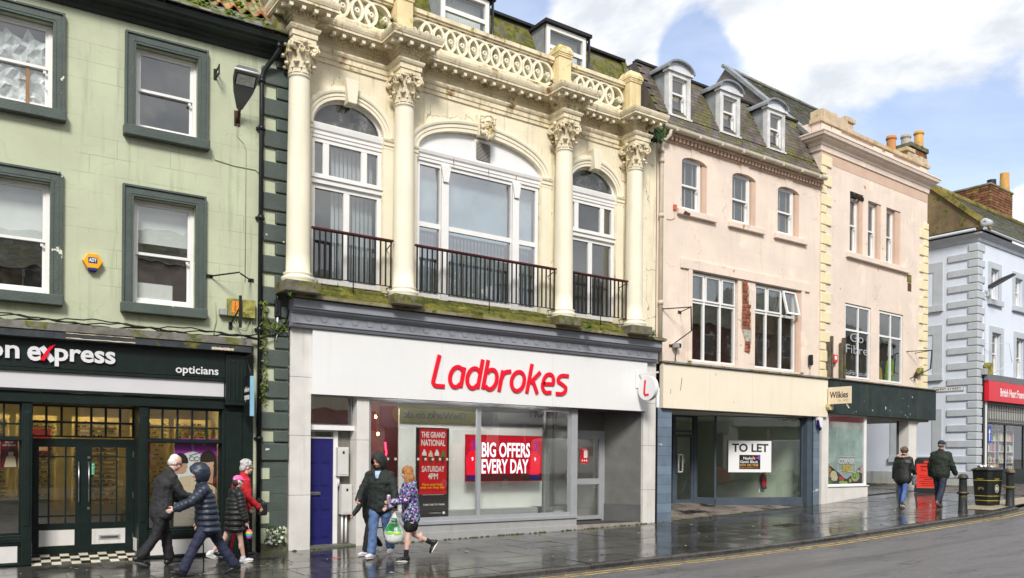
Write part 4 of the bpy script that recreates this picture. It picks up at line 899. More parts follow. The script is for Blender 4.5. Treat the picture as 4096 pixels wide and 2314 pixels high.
# columns with leafy capitals
sh_ = MB(); sh_.lathe([(.285, 4.86), (.285, 4.90), (.30, 4.925), (.29, 4.955), (.25, 4.965), (.245, 4.99), (.265, 5.01), (.262, 5.03), (.215, 5.05), (.212, 5.4), (.205, 6.8), (.186, 8.50), (.186, 8.545), (.205, 8.555), (.205, 8.575), (.188, 8.585), (.185, 8.62)], 0, 0, 26)
cm = MB(); cm.smooth = True
cm.lathe([(.186, 8.58), (.18, 8.72), (.19, 8.92), (.235, 9.06), (.24, 9.08)], 0, 0, 22)
def leaf(a, z0, h, r0, out, w):
    p = []; n = 8
    for i in range(n+1):
        t = i/n; r = r0+.012+out*(t**3); z = z0+h*(1-(1-t)**1.6)-(max(0, t-.72)*1.25)*h*.55; ww = w*(1-.25*t)*(1 if t < .85 else .7)
        p.append((r, z, ww))
    for i in range(n):
        for s_ in (-1, 1):
            q = []
            for (r, z, ww), e in ((p[i], 0), (p[i], 1), (p[i+1], 1), (p[i+1], 0)):
                t = s_*ww*e; rr = r-(.012*e); q.append((rr*math.cos(a)-t*math.sin(a), rr*math.sin(a)+t*math.cos(a), z))
            cm.quad(*(q if s_ > 0 else q[::-1]))
    r, z, ww = p[-2]; cm.ell(((r+.0)*math.cos(a), (r+.0)*math.sin(a), z-.012), (.043, .043, .034), 8, 6)
for k in range(8): leaf(2*pi*k/8+.2, 8.60, .20, .192, .085, .070)
for k in range(8): leaf(2*pi*(k+.5)/8+.2, 8.68, .30, .20, .125, .066)
for k in range(4):
    a = pi/4+pi/2*k; ca, sa = math.cos(a), math.sin(a)
    for s_ in (-1, 1):
        pts = []
        for i in range(26):
            t = i/25; th = t*3.4*pi; rr = .082*(1-t*.8); cxx, czz = .31, 9.03
            pts.append((cxx+rr*math.cos(th+2.2), czz+rr*math.sin(th+2.2)))
        st = [(.20, 8.90), (.215, 8.98)]
        cm.tube([(r*ca-s_*.032*sa, r*sa+s_*.032*ca, z) for r, z in st+pts], [.016]*2+[.018]*20+[.014]*6, 6)
    cm.ell((.31*ca, .31*sa, 9.03), (.05, .05, .05), 8, 6)
    b2 = a+pi/4
    for s_ in (-1, 1):
        cm.tube([(.235*math.cos(b2)-s_*(.045+.045*math.cos(t))*math.sin(b2), .235*math.sin(b2)+s_*(.045+.045*math.cos(t))*math.cos(b2), 9.02+.045*math.sin(t)) for t in [i*.7 for i in range(10)]], .013, 5)
    cm.ell((.27*math.cos(b2), .27*math.sin(b2), 9.13), (.045, .045, .05), 8, 6)
cm.smooth = False
ab = []
for k in range(4):
    a = pi/4+pi/2*k
    for i in range(7): t = i/6; aa = a+pi/2*t; r = .36-.12*math.sin(pi*t); ab.append((r*math.cos(aa), r*math.sin(aa)))
    ab[-1:] = []
cm.prismz(ab, 9.075, 9.125); cm.prismz([(x*.93, y*.93) for x, y in ab], 9.125, 9.14)
sme, cme = sh_.mesh('column', [m_cream_sm]), cm.mesh('capital', [m_cream_c])
for i, c in enumerate(CXS):
    col_ = OB('column', sme, B, (c, -.29, 0)); OB('capital', cme, col_)
# arches, imposts, keystones, pilaster strips
m_archc = m_cream_sm
for i, (c, rx, rz, ox, oz) in enumerate(BAYS):
    mb = MB(); d = ox-rx
    mb.arch(c, SPR, [(rx, rz, .0), (rx, rz, -.05), (rx+d*.30, rz+d*.30, -.05), (rx+d*.32, rz+d*.32, -.065), (rx+d*.62, rz+d*.62, -.065), (rx+d*.64, rz+d*.64, -.085), (rx+d*.8, rz+d*.8, -.095), (ox, oz, -.09), (ox, oz, .0)], n=36)
    mb.build('arch_moulding', m_archc, B)
    for s_ in (-1, 1):
        a, b = sorted((c+s_*rx, c+s_*(ox+.05)))
        m2 = MB(); m2.sweep([(0, 7.78), (.03, 7.78), (.03, 7.84), (.05, 7.845), (.05, 7.90), (.075, 7.93), (.085, 7.965), (0, 7.968)], [(a-.0, .02), (a, 0), (b, 0), (b, .02)] if False else [(a, 0), (b, 0)]); m2.build('impost', m_archc, B, fix=True)
        boxo('pilaster_strip', m_archc, B, a+.01, b-.02, -.025, .01, 4.95, 7.78)
    if i != 1:
        MB().prism([(c-.085, SPR+rz-.09), (c+.085, SPR+rz-.09), (c+.14, SPR+oz+.12), (c-.14, SPR+oz+.12)], -.20, .05).build('keystone', m_archc, B, bevel=.01, fix=True)
    else:
        k = MB(); k.prism([(c-.15, SPR+rz-.04), (c+.15, SPR+rz-.04), (c+.20, SPR+oz+.18), (c-.20, SPR+oz+.18)], -.12, .05); ks = k.build('keystone', m_archc, B, bevel=.01, fix=True)
        # carved bearded head
        h = MB(); zc = SPR+rz+.16; yc = -.20
        h.ell((c, yc+.02, zc+.03), (.135, .13, .19), 16, 12).ell((c, yc-.02, zc-.15), (.105, .10, .15), 14, 10).ell((c, yc-.105, zc-.005), (.028, .055, .055), 8, 8).ell((c, yc-.09, zc+.06), (.10, .04, .025), 10, 6)
        for s_ in (-1, 1):
            h.ell((c+s_*.055, yc-.075, zc-.04), (.045, .045, .045), 8, 6).ell((c+s_*.05, yc-.09, zc-.085), (.05, .03, .02), 8, 6)
            for q in range(7): t = q/6; h.ell((c+s_*(.15-.03*t), yc-.02+.05*t*(q % 2), zc+.17-.34*t), (.045, .05, .05), 8, 6)
            for q in range(3): h.ell((c+s_*(.03+.035*q), yc-.085+.012*q, zc-.17-.05*(2-q)), (.026, .035, .065), 8, 6)
        for q in range(9): t = q/8*2-1; h.ell((c+.13*t, yc-.05+.04*abs(t), zc+.20-.05*t*t), (.038, .05, .045), 8, 6)
        h.ell((c, yc-.095, zc-.25), (.04, .04, .07), 8, 6)
        h.build('carved_head', m_cream_c, ks)
# white joinery of the first floor
WY = .06
def lunette(c, rx, rz):
    fr = MB(); fr.arch(c, SPR+.02, [(rx, rz-.02, WY), (rx-.05, rz-.07, WY), (rx-.05, rz-.07, WY+.06), (rx, rz-.02, WY+.06)], n=24); l = fr.build('lunette', m_white, B)
    MB().prism([(c+(rx-.03)*math.cos(pi*k/24), SPR+.02+(rz-.05)*math.sin(pi*k/24)) for k in range(25)], WY+.03, WY+.034).build('pane', GLASS('dirty_lunette_glass', (.25, .27, .29), 1.7, base=.02, dirt=.16), l, fix=True)
def transom(c, rx, z0, z1):
    mb = MB(); mb.sweep([(0, z0), (.02, z0), (.02, z0+.06), (.035, z0+.065), (.035, z0+.12), (.06, z0+.15), (.075, z1-.02), (.075, z1), (0, z1)], [(c-rx, WY), (c+rx, WY)]); mb.box(c-rx, c+rx, WY, WY+.08, z0, z1); return mb.build('transom', m_white, B, fix=True)
for i in (0, 2):
    c, rx, rz, ox, oz = BAYS[i]; x0, x1 = c-rx, c+rx
    lunette(c, rx, rz); transom(c, rx, 7.72, 7.985)
    gridwin(B, [x0, x0+.30, x1-.36, x1], [6.98, 7.72], WY, m_white, G1 if i else G1, .075, .12, .07, 'window')
    gridwin(B, [x0, c, x1], [5.0, 6.86], WY, m_white, G1, .085, .12, .07, 'window')
    mb = MB(); mb.box(x0, x1, WY-.05, WY+.07, 6.86, 6.98).box(x0, x1, WY-.08, WY, 6.95, 6.98); mb.build('transom_bar', m_white, B)
    bl = MB(); nb = 15
    for k in range(nb):
        xx = x0+.06+(x1-x0-.12)*k/nb
        if i == 0 and (k < 5): continue
        if i == 2: continue
        bl.quad((xx, .30, 5.05), (xx+.085, .33, 5.05), (xx+.085, .33, 7.66), (xx, .30, 7.66))
    if i == 0: tag(bl.build('vertical_blind', M('grey_vertical_blind', (.50, .53, .57), .8), B), kind='stuff')
c, rx, rz, ox, oz = BAYS[1]; x0, x1 = c-rx, c+rx
MB().prism([(c+rx*math.cos(pi*k/32), SPR+.0+rz*math.sin(pi*k/32)) for k in range(33)], WY, WY+.05).build('tympanum_panel', m_sign_w, B, fix=True)
transom(c, rx, 7.76, 7.985)
vt = boxo('louvre_vent', m_white, B, 9.31, 9.75, WY-.035, WY, 7.99, 8.47)
boxo('vent_back', m_black_p, vt, 9.355, 9.705, WY-.037, WY-.0355, 8.04, 8.42)
for k in range(13): z_ = 8.05+k*.0285; MB().add([(9.355, WY-.06, z_), (9.705, WY-.06, z_), (9.705, WY-.038, z_+.022), (9.355, WY-.038, z_+.022), (9.355, WY-.06, z_-.005), (9.705, WY-.06, z_-.005)], [(0, 1, 2, 3), (4, 5, 1, 0)]).build('louvre', M('louvre_metal', (.45, .43, .40), .5), vt)
m1, m2_ = x0+.66, x1-.66
for (a, b) in ((x0, m1), (m1, m2_), (m2_, x1)):
    w = gridwin(B, [a+.02, b-.02], [5.0, 6.48, 7.76], WY+.01, m_white, G2, .075, .10, .07, 'window')
    boxo('roller_blind', M('pale_blind', (.66, .76, .82), .7), w, a+.04, b-.04, .3, .31, 6.42, 7.75)
    mb = MB(); n = int((b-a)/.09)
    for k in range(n): xx = a+.06+(b-a-.12)*k/n; mb.quad((xx, .34, 5.05), (xx+.075, .37, 5.05), (xx+.075, .37, 6.4), (xx, .34, 6.4))
    tag(mb.build('vertical_blind', M('blue_vertical_blind', (.60, .69, .76), .8), w), kind='stuff')
for xm in (m1, m2_):
    mb = MB(); mb.box(xm-.085, xm+.085, WY-.05, WY+.08, 4.97, 7.76); mb.prism([(xm-.06, 7.40), (xm+.06, 7.40), (xm+.11, 7.72), (xm-.11, 7.72)], WY-.09, WY-.05); mb.build('mullion', m_white, B, fix=True)
# rusty bird-wire brackets
for px, py in ((1815, 642), (1955, 686), (2065, 710)):
    x, z = FB.P(px, py, -.03); mb = MB(); mb.tube([(x, WY-.08, z-.05), (x, WY-.10, z+.05)], .008, 5); mb.build('wire_bracket', M('orange_rust', (.45, .16, .04), .8), B)
# railings
def railing(x0, x1, n, y=-.34):
    r = thing('balcony_railing', '', 'railing', (0, 0, 0)); 
    mb = MB(); mb.box(x0-.03, x1+.03, y-.03, y+.03, 5.885, 5.925); mb.build('handrail', m_rail, r, bevel=.008)
    mb = MB(); mb.box(x0, x1, y-.012, y+.012, 5.015, 5.03).box(x0, x1, y-.012, y+.012, 5.87, 5.884); mb.tube([(x1, y, 5.86), (x1+.04, .0, 5.80)], .012, 6).tube([(x1, y, 5.02), (x1+.04, -.02, 5.04)], .012, 6).tube([((x0+x1)/2, y, 5.02), ((x0+x1)/2, y, 4.80)], .012, 6); mb.build('rails', m_iron, r)
    bm_ = MB().box(-.0125, .0125, -.0125, .0125, 0, .84).mesh('baluster', [m_iron])
    for k in range(n): OB('baluster', bm_, r, (x0+.02+(x1-x0-.04)*k/(n-1), y, 5.03))
    return r
tag(railing(5.63, 7.22, 15), 'black iron railing with maroon handrail before the left arched window'); tag(railing(7.75, 11.2, 31), 'long black iron railing with maroon handrail before the wide central window'); tag(railing(11.72, 13.33, 14), 'short black iron railing with maroon handrail before the right arched window')
# mossy ledge and grey shop cornice
mb = MB(); mb.sweep([(0, 4.60), (.33, 4.60), (.36, 4.62), (.36, 4.665), (.30, 4.68), (.29, 4.70)], [(BX0-.04, 0), (BX1+.02, 0)]); mb.build('stone_ledge', m_moss, B, fix=True)
for i in range(3):
    a, b = CXS[i]+.33, CXS[i+1]-.33
    n = 14; mb = MB()
    for k in range(n):
        u, v = a+(b-a)*k/n, a+(b-a)*(k+1)/n; f = lambda q: 4.74+.015*math.sin(q*7.1)+.01*math.sin(q*17)
        mb.quad((u, -.31, 4.66), (v, -.31, 4.66), (v, -.33, f(v)), (u, -.33, f(u))).quad((u, -.33, f(u)), (v, -.33, f(v)), (v, -.02, f(v)+.22), (u, -.02, f(u)+.22))
    mb.build('weathered_sill', M('yellow_green_moss', (.20, .19, .035), .85, .5, 4, .8, 30, moss=.5), B)
for c in CXS: MB().box(c-.33, c+.33, -.60 if False else -.595, .02, 4.66, 4.862).build('column_plinth', m_moss, B, bevel=.02)
boxo('ledge_base', m_moss2, B, BX0-.01, BX1-.02, -.42, -.30, 4.60, 4.662)
SH = thing('shop_front_cornice', 'grey painted shop cornice with scalloped frieze below the mossy ledge', 'cornice')
mb = MB(); mb.sweep([(0, 4.10), (.16, 4.10), (.18, 4.13), (.18, 4.155), (.20, 4.16), (.20, 4.34), (.22, 4.345), (.24, 4.37), (.30, 4.40), (.30, 4.43), (.335, 4.435), (.335, 4.585), (.0, 4.592)], [(BX0-.02, 0), (BX1-.10, 0)]); mb.build('moulding', m_grey_c, SH, fix=True)
scm = MB(); stroke(scm, [(-.055, .0), (-.055, -.05)]+[(.055*math.cos(t), -.05-.06*math.sin(t)) for t in [pi-pi*k/8 for k in range(9)]]+[(.055, -.05), (.055, 0)], .016, -.012, .0); scm.prism([(.045*math.cos(pi+pi*k/8), -.05+.05*math.sin(pi+pi*k/8)) for k in range(9)]+[(.045, 0), (-.045, 0)], -.006, 0)
scme = scm.mesh('scallop', [m_grey_c])
n = 29
for k in range(n): OB('scallop', scme, SH, (BX0+.30+(BX1-BX0-.72)*k/(n-1), -.20, 4.335))
dm = MB()
for k in range(190): x = BX0+.05+k*.0478; dm.prism([(x, 4.165), (x+.024, 4.185), (x+.044, 4.165)], -.212, -.199)
tag(dm.build('bead_row', m_grey_c, SH, fix=True), kind='stuff')
# parapet: piers, plinth, coping and interlaced rings
def pier(c, lab=None):
    mb = MB(); mb.box(c-.17, c+.17, -.30, .06, 9.88, 10.66).box(c-.19, c+.19, -.32, .08, 10.66, 10.70).box(c-.20, c+.20, -.33, .09, 10.70, 10.74).box(c-.215, c+.215, -.345, .105, 10.74, 10.80)
    mb.add([(c-.215, -.345, 10.80), (c+.215, -.345, 10.80), (c+.215, .105, 10.80), (c-.215, .105, 10.80), (c-.15, -.28, 10.93), (c+.15, -.28, 10.93), (c+.15, .04, 10.93), (c-.15, .04, 10.93)], [(0, 1, 5, 4), (1, 2, 6, 5), (2, 3, 7, 6), (3, 0, 4, 7), (4, 5, 6, 7)])
    p = mb.build('parapet_pier', M('lichen_cream_stone', (.76, .62, .36), .7, .1, 2.4, .3, 26, streak=.5, scol=(.35, .27, .08), moss=.16, mcol=((.36, .30, .05), (.50, .42, .10))), B, bevel=.006)
    sp = MB()
    for k in range(16): xx = c-.17+.34*rnd(); yy = -.26+.3*rnd(); sp.tube([(xx, yy, 10.9), (xx+(rnd()-.5)*.08, yy+(rnd()-.5)*.08, 11.03)], .0025, 3)
    tag(sp.build('bird_spikes', M('wire_spike', (.4, .4, .4), .4), p), kind='stuff')
for c in CXS: pier(c)
rm_ = MB(); nn = 28; ro, ri = .293, .235
for k in range(nn):
    a0, a1 = 2*pi*k/nn, 2*pi*(k+1)/nn
    for (r0, r1, y0, y1) in ((ri, ro, -.07, .07),):
        p = [(r*math.cos(a), y, r*math.sin(a)) for a in (a0, a1) for r in (r0, r1) for y in (y0, y1)]
        rm_.add(p, [(0, 2, 6, 4), (1, 5, 7, 3), (0, 4, 5, 1), (2, 3, 7, 6)])
rme = rm_.mesh('ring', [m_cream_sm]); dsk = MB(); dsk.smooth = False
dsk.add([(r*math.cos(2*pi*k/12), y, r*math.sin(2*pi*k/12)) for k in range(12) for r, y in ((.02, -.075), (.05, -.075), (.05, .075), (.02, .075))], [(4*k+q, (4*k+4+q) % 48, (4*k+4+(q+1) % 4) % 48, 4*k+(q+1) % 4) for k in range(12) for q in range(4)])
dme = dsk.mesh('boss', [m_cream_sm])
for i in range(3):
    a, b = CXS[i]+.18, CXS[i+1]-.18
    MB().box(a, b, -.13, .08, 9.86, 10.00).build('parapet_plinth', m_cream_c, B); mb = MB(); mb.box(a, b, -.115, .09, 10.555, 10.60).box(a, b, -.15, .12, 10.60, 10.68); mb.prismx([(-.15, 10.68), (.12, 10.68), (-.015, 10.72)], a, b); mb.build('parapet_coping', m_cream_c, B, fix=True)
    n = max(2, round((b-a)/.28)); pit = (b-a)/n
    for k in range(n+1):
        x = a+pit*k
        if 0 < k < n: OB('ring', rme, B, (x, -.015+.0015*(k % 2)*2, 10.278), scale=(1, 1, .965))
        if k < n: OB('boss', dme, B, (x+pit/2, -.015+.004, 10.278))
# mansard roof and flat dormers
mb = MB(); mb.quad((BX0, .35, 9.9), (14.55, .35, 9.9), (14.55, 1.25, 12.0), (BX0, 1.25, 12.0)).quad((BX0, 1.25, 12.0), (14.55, 1.25, 12.0), (14.55, 6, 12.3), (BX0, 6, 12.3)); rb = mb.build('roof', m_mosslope, B)
boxo('roof_edge', m_felt, rb, BX0, 14.6, 1.15, 1.5, 12.0, 12.06)
MB().add([(14.5, .25, 9.9), (14.66, .25, 9.9), (14.66, 1.25, 12.12), (14.5, 1.25, 12.12), (14.5, 3, 9.9), (14.66, 3, 9.9), (14.66, 3, 12.12), (14.5, 3, 12.12)], [(0, 1, 2, 3), (3, 2, 6, 7), (1, 5, 6, 2), (0, 3, 7, 4)]).build('roof_gable', m_mosslope, rb)
def bdormer(x0, x1, curt):
    d = MB(); z0, z1 = 10.35, 11.86; y = .62; d.box(x0, x0+.07, y, y+.9, z0, z1).box(x1-.07, x1, y, y+.9, z0, z1).box(x0-.04, x1+.04, y-.08, 1.6, z1, z1+.07).box(x0, x1, y, y+.1, z0, z0+.1)
    o = MB().box(x0-.06, x1+.10, y-.10, 1.7, z1, z1+.075).build('dormer', m_felt, rb)
    [MB().quad((q, y, z0), (q, y, z1), (q, 1.7, z1), (q, 1.7, z0)).build('cheek', m_zinc, o) for q in (x0, x1)]
    gridwin(o, [x0+.02, x1-.04], [z0, 11.35, z1-.02], y-.03, m_white, G1, .10, .09, .08, 'window')
    mb = MB()
    for k in range(18): xx = x0+.12+(x1-x0-.26)*k/18; mb.quad((xx, y+.2, z0), (xx+.04, y+.23, z0), (xx+.04, y+.23, z1-.1), (xx, y+.2, z1-.1)).quad((xx+.04, y+.23, z0), (xx+.065, y+.2, z0), (xx+.065, y+.2, z1-.1), (xx+.04, y+.23, z1-.1))
    tag(mb.build('net_curtain', m_blind, o), kind='stuff')
    mb = MB(); mb.tube([(x1+.03, y-.06, z1), (x1+.03, y-.06, 10.0)], .03, 8); mb.build('downpipe', m_pipe_b, o)
bdormer(8.78, 10.06, 1); bdormer(11.60, 12.84, 1); bdormer(6.0, 7.2, 1)

# ---- shop storey
def slabs(x0, x1, zs, y0, y1, m=m_marble):
    p = MB().box(x0+.004, x1-.004, y0+.006, y1, zs[0], zs[-1]).build('pilaster', m_grout, B)
    for a, b in zip(zs, zs[1:]): MB().box(x0, x1, y0, y1-.01, a+.003, b-.003).build('marble_slab', m, p, bevel=.003)
slabs(5.33, 5.73, [0, 1.02, 2.12, 3.2, 4.1], -.05, .3); slabs(6.66, 6.92, [0, 1.02, 2.06, 2.92], -.03, .32); slabs(14.18, 14.59, [.12, .98, 2.06, 3.1, 4.1], -.05, .9)
MB().box(14.60, 14.66, .0, .3, .1, 4.4).build('joint', m_black_p, B)
FS = thing('shop_sign', 'large white betting shop fascia with raised red lettering', 'sign', (5.73, -.12, 2.89))
boxo('panel', m_sign_w, FS, 0, 8.50, 0, .12, .0, 1.20, .004)
for xs_ in (2.75, 5.6): MB().box(xs_-.002, xs_+.002, -.0012, .01, .004, 1.196).build('panel_joint', M('joint_grey', (.5, .5, .5)), FS)
# the raised lettering, drawn letter by letter (unit: x-height 1)
GL = {'L': ([[(.10, 1.50), (.0, .22)]+arcp(.20, .20, .20, .20, 180, 270, 6)[1:]+[(.56, .0)]], .74),
      'a': ([arcp(.30, .5, .30, .5, 40, 320, 16), [(.60, 1.0), (.57, .0)]], .82), 'd': ([arcp(.30, .5, .30, .5, 40, 320, 16), [(.61, 1.46), (.57, .0)]], .83),
      'b': ([[(.05, 1.46), (.0, .0)], arcp(.32, .5, .30, .5, -140, 140, 16)], .82), 'r': ([[(.04, 1.0), (.0, -.08)], [(.05, .62)]+arcp(.30, .62, .26, .34, 150, 95, 5)+[(.46, .99)]], .56),
      'o': ([arcp(.33, .5, .33, .5, 0, 180, 12), arcp(.33, .5, .33, .5, 180, 360, 12)], .88), 'k': ([[(.06, 1.46), (.0, -.08)], [(.56, 1.06), (.10, .46)], [(.22, .58), (.56, -.08)]], .76),
      'e': ([[(.04, .46), (.58, .49)]+arcp(.32, .55, .28, .45, 0, 180, 12)+arcp(.32, .45, .30, .45, 180, 290, 8)+[(.56, .03)]], .80), 's': ([[(.60, .98)]+arcp(.30, .74, .26, .25, 80, 210, 8)+[(.22, .55), (.40, .44)]+arcp(.28, .24, .26, .25, 25, -90, 7)+[(.02, -.01)]], .70)}
def logo(word, parent, x0, x1, z0, xh, w, m, y0, y1):
    tot = sum(GL[c][1] for c in word); sx = (x1-x0)/tot; x = x0
    for c in word:
        mb = MB()
        for q, st in enumerate(GL[c][0]):
            stroke(mb, [(x+(px+.12)*sx+pz*xh*.17, z0+pz*xh) for px, pz in st], w, y0-.002*q, y1)
        mb.build('letter', m, parent, fix=True); x += GL[c][1]*sx
lz = FB.Z(1990, 1560, -.12)-2.89
logo('Ladbrokes', FS, FB.X(1718, 1550, -.12)-5.73, FB.X(2262, 1550, -.12)-5.73, lz, .42, .083, m_red, -.028, .0)
# round projecting sign with the initial
dx0 = FB.X(2590, 1550, -.3); DS = thing('hanging_sign', 'round white projecting sign with a red initial on a white arm', 'sign', (13.93, -.13, 3.42))
mb = MB(); sg = 40; Rr = .295
mb.add([(x_, -.335+Rr*math.cos(2*pi*k/sg), Rr*math.sin(2*pi*k/sg)) for x_ in (-.055, .055) for k in range(sg)], [tuple(range(sg)), tuple(range(2*sg-1, sg-1, -1))]+[(k, sg+k, sg+(k+1) % sg, (k+1) % sg) for k in range(sg)]); mb.build('disc', m_sign_w, DS, fix=True, bevel=.006)
mb = MB(); stroke(mb, [(.235, .19), (.205, -.12)]+[(.235, -.165)]+[(.36, -.16)], .055, -.006, .0); mb.build('letter', m_red, DS, loc=(-.0555, -.05, 0), rot=(0, 0, -pi/2), fix=True)
mb = MB(); mb.box(-.012, .012, -.66, .0, .335, .375).box(-.10, .10, -.012, .0, .02, .44).tube([(0, -.33, .29), (0, -.33, .34)], .012, 8); mb.build('arm', m_white, DS)
# blue door and meters
DY = .26
boxo('door_frame', m_white, B, 6.30, 6.39, DY-.02, DY+.1, .06, 2.22); boxo('transom', m_white, B, 5.73, 6.66, DY-.16, DY+.08, 2.24, 2.33)
gridwin(B, [5.73, 6.64], [2.33, 2.89], DY-.10, m_chrome, G1, .025, .02, .04, 'overlight'); gridwin(B, [5.73, 6.39], [2.08, 2.24], DY, m_white, G1, .03, .02, .05, 'overlight')
d = boxo('door', m_blue, B, 5.73, 6.30, DY, DY+.05, .06, 2.08)
for (a, b) in ((.18, .60), (.70, .96), (1.16, 1.52), (1.60, 1.96)):
    for u, v in ((5.80, 5.99), (6.05, 6.24)): mb = MB(); mb.box(u, v, DY-.006, DY+.001, a, b); mb.box(u+.025, v-.025, DY-.016, DY-.005, a+.03, b-.03); mb.build('door_panel', m_blue, d, bevel=.006)
mb = MB(); mb.box(5.80, 6.04, DY-.03, DY-.0, 1.0, 1.06); mb.build('letter_plate', m_chrome, d, bevel=.005)
boxo('recess_wall', M('grey_cement', (.17, .165, .15), .8, .2, 3, .3, streak=.4), B, 6.39, 6.70, DY+.02, DY+.1, 0, 2.24)
boxo('recess_floor', m_dgrey, B, 5.73, 6.66, -.03, DY+.1, -.02, .055)
for k, (z0, z1, lab) in enumerate(((1.36, 1.92, 'white meter box fixed higher beside the blue door'), (.62, 1.20, 'white meter box fixed lower beside the blue door'))):
    t = thing('meter_box', lab, 'meter box', (6.345+.08*k, DY+.02, z0)); MB().box(0, .22, -.16, 0, 0, z1-z0).build('case', m_meter, t, bevel=.006)
    MB().box(.02, .20, -.168, -.159, .03, z1-z0-.03).build('lid', m_meter, t, bevel=.004); boxo('window', m_black_p, t, .09, .13, -.172, -.1675, z1-z0-.13, z1-z0-.08)
    mb = MB(); mb.tube([(.05, -.07, 0), (.05, -.07, -z0+.06 if k == 0 else -z0+.06)], .022, 8).tube([(.13, -.07, 0), (.13, -.07, -.55)], .022, 8) if k else mb.tube([(.05, -.07, 0), (.05, -.07, -.2)], .022, 8); mb.build('pipe', m_white, t)
# shop window
SY = .06
boxo('stall_riser', m_grey_pl, B, 6.92, 12.16, .02, .3, 0, .36); boxo('stall_sill', m_grey_al, B, 6.92, 12.18, -.01, .3, .362, .43, .004); boxo('stall_base', m_grey_pl, B, 6.92, 12.18, .0, .3, -.02, .20, .004)
gridwin(B, [6.92, 9.51, 12.16], [.43, 2.89], SY, m_grey_al, G3, .075, .09, .08, 'shop_window')
boxo('corner_post', m_grey_al, B, 12.0, 12.18, SY-.03, SY+.12, .43, 2.88)
shb = room(B, 6.95, 14.1, .16, 4.2, .2, 3.2, [m_int_w, m_floor_d, m_int_w], 'shop_interior')
m_lampw = EM('white_ceiling_light', (1, .97, .93), 11.)
for x_ in (7.8, 9.2, 10.6): boxo('ceiling_light', m_lampw, shb, x_-.5, x_+.5, .25, .5, 3.16, 3.19)
boxo('display_wall', m_int_w, shb, 7.9, 11.6, .62, .66, .62, 2.75); boxo('display_base', m_grey_pl, shb, 6.95, 11.25, .30, .66, .4, .62)
boxo('dark_wall', M('dark_red_wall', (.05, .006, .008), .6), shb, FB.X(1470, 1900, 1.2), FB.X(1590, 1900, 1.2), 1.2, 1.24, .2, 3.1); boxo('upper_band', M('dim_band', (.035, .036, .037)), shb, 7.9, 11.6, .605, .619, 2.45, 2.75)
for k, (x_, z_) in enumerate((FB.P(1512, 1737, 1.0), FB.P(1503, 1668, 1.0))):
    mb = MB(); mb.ell((x_, 1.0, z_), (.022, .022, .035), 10, 8); mb.build('lamp_bulb', EM('amber_bulb', (1, .42, .12), 30), shb)
mb = MB(); nx_ = FB.X(1540, 1800, 1.0); mb.tube([(nx_, 1.0, FB.Z(1540, 1770, 1.0)), (nx_+.03, 1.0, FB.Z(1540, 1812, 1.0)), (nx_, 1.0, FB.Z(1540, 1850, 1.0))], .016, 8); mb.build('neon_strip', EM('red_neon', (1, .01, .03), 10), shb)
for k in range(12): boxo('manifestation_square', m_blind, shb, 7.2+.17*k, 7.25+.17*k, SY+.055, SY+.057, FB.Z(1620, 1842, .11), FB.Z(1620, 1832, .11))
# hanging posters
def bposter(name, lab, px0, px1, pt, pb, y, m, cat='poster'):
    x0, x1 = FB.X(px0, 1900, y), FB.X(px1, 1900, y); z1, z0 = FB.Z((px0+px1)/2, pt, y), FB.Z((px0+px1)/2, pb, y)
    t = thing(name, lab, cat, (x0, y, z0)); boxo('sheet', m, t, 0, x1-x0, 0, .02, 0, z1-z0); return t, x1-x0, z1-z0
m_redp = PRINT('red_print', (.62, .010, .018)); m_redp2 = PRINT('dark_red_print', (.30, .006, .012)); m_yelp = PRINT('yellow_print', (.85, .55, .01))
t, w_, h_ = bposter('poster', 'tall red horse racing poster hanging in the betting shop window', 1664, 1795, 1712, 2076, .30, PRINT('soft_black_print', (.014, .013, .013)))
flat('red_panel', m_redp, t, R4(w_*.10, w_*.93, h_*.27, h_*.985), -.001)
text('THE GRAND', 'lettering', m_white_p, t, w_*.15, w_*.88, h_*.89, h_*.955, -.003, .002, .02); text('NATIONAL', 'lettering', m_white_p, t, w_*.15, w_*.88, h_*.80, h_*.87, -.003, .002, .02)
for k in range(4):
    cx = w_*(.24+.19*k); cz = h_*(.70-.012*(k % 2)); flat('printed_horse', PRINT('horse_print', (.10, .035, .02)), t, [(cx-.03, cz-.19), (cx-.012, cz-.19), (cx, cz-.08), (cx+.012, cz-.16), (cx+.03, cz-.16), (cx+.045, cz-.04), (cx+.03, cz+.05), (cx+.01, cz+.07), (cx-.02, cz+.05), (cx-.045, cz-.03)], -.003-.0015*k); flat('printed_jockey', (m_white_p, m_beige_p, m_pale_p, PRINT('green_print', (.02, .25, .06)))[k], t, [(cx-.055, cz-.01), (cx+.05, cz-.015), (cx+.045, cz+.06), (cx+.02, cz+.08), (cx+.015, cz+.115), (cx-.02, cz+.115), (cx-.025, cz+.08), (cx-.05, cz+.05)], -.010-.0015*k)
text('SATURDAY', 'lettering', m_white_p, t, w_*.17, w_*.86, h_*.515, h_*.58, -.003, .002, .02); text('4PM', 'lettering', m_white_p, t, w_*.36, w_*.66, h_*.435, h_*.50, -.003, .002, .02)
text('Place your bets\nwith our Easy Slip', 'lettering', m_yelp, t, w_*.13, w_*.86, h_*.325, h_*.39, -.003, .002, .012); boxo('rule', m_white_p, t, w_*.2, w_*.86, -.002, .0, h_*.262, h_*.265)
text('TAKE TIME TO THINK', 'lettering', m_white_p, t, w_*.22, w_*.88, h_*.145, h_*.165, -.001, .002, .016); text('BeGambleAware.org', 'lettering', m_white_p, t, w_*.42, w_*.76, h_*.055, h_*.068, -.001, .002, .01); flat('age_roundel', m_white_p, t, ellpts(w_*.85, h_*.062, w_*.045, h_*.016, 14), -.0015)
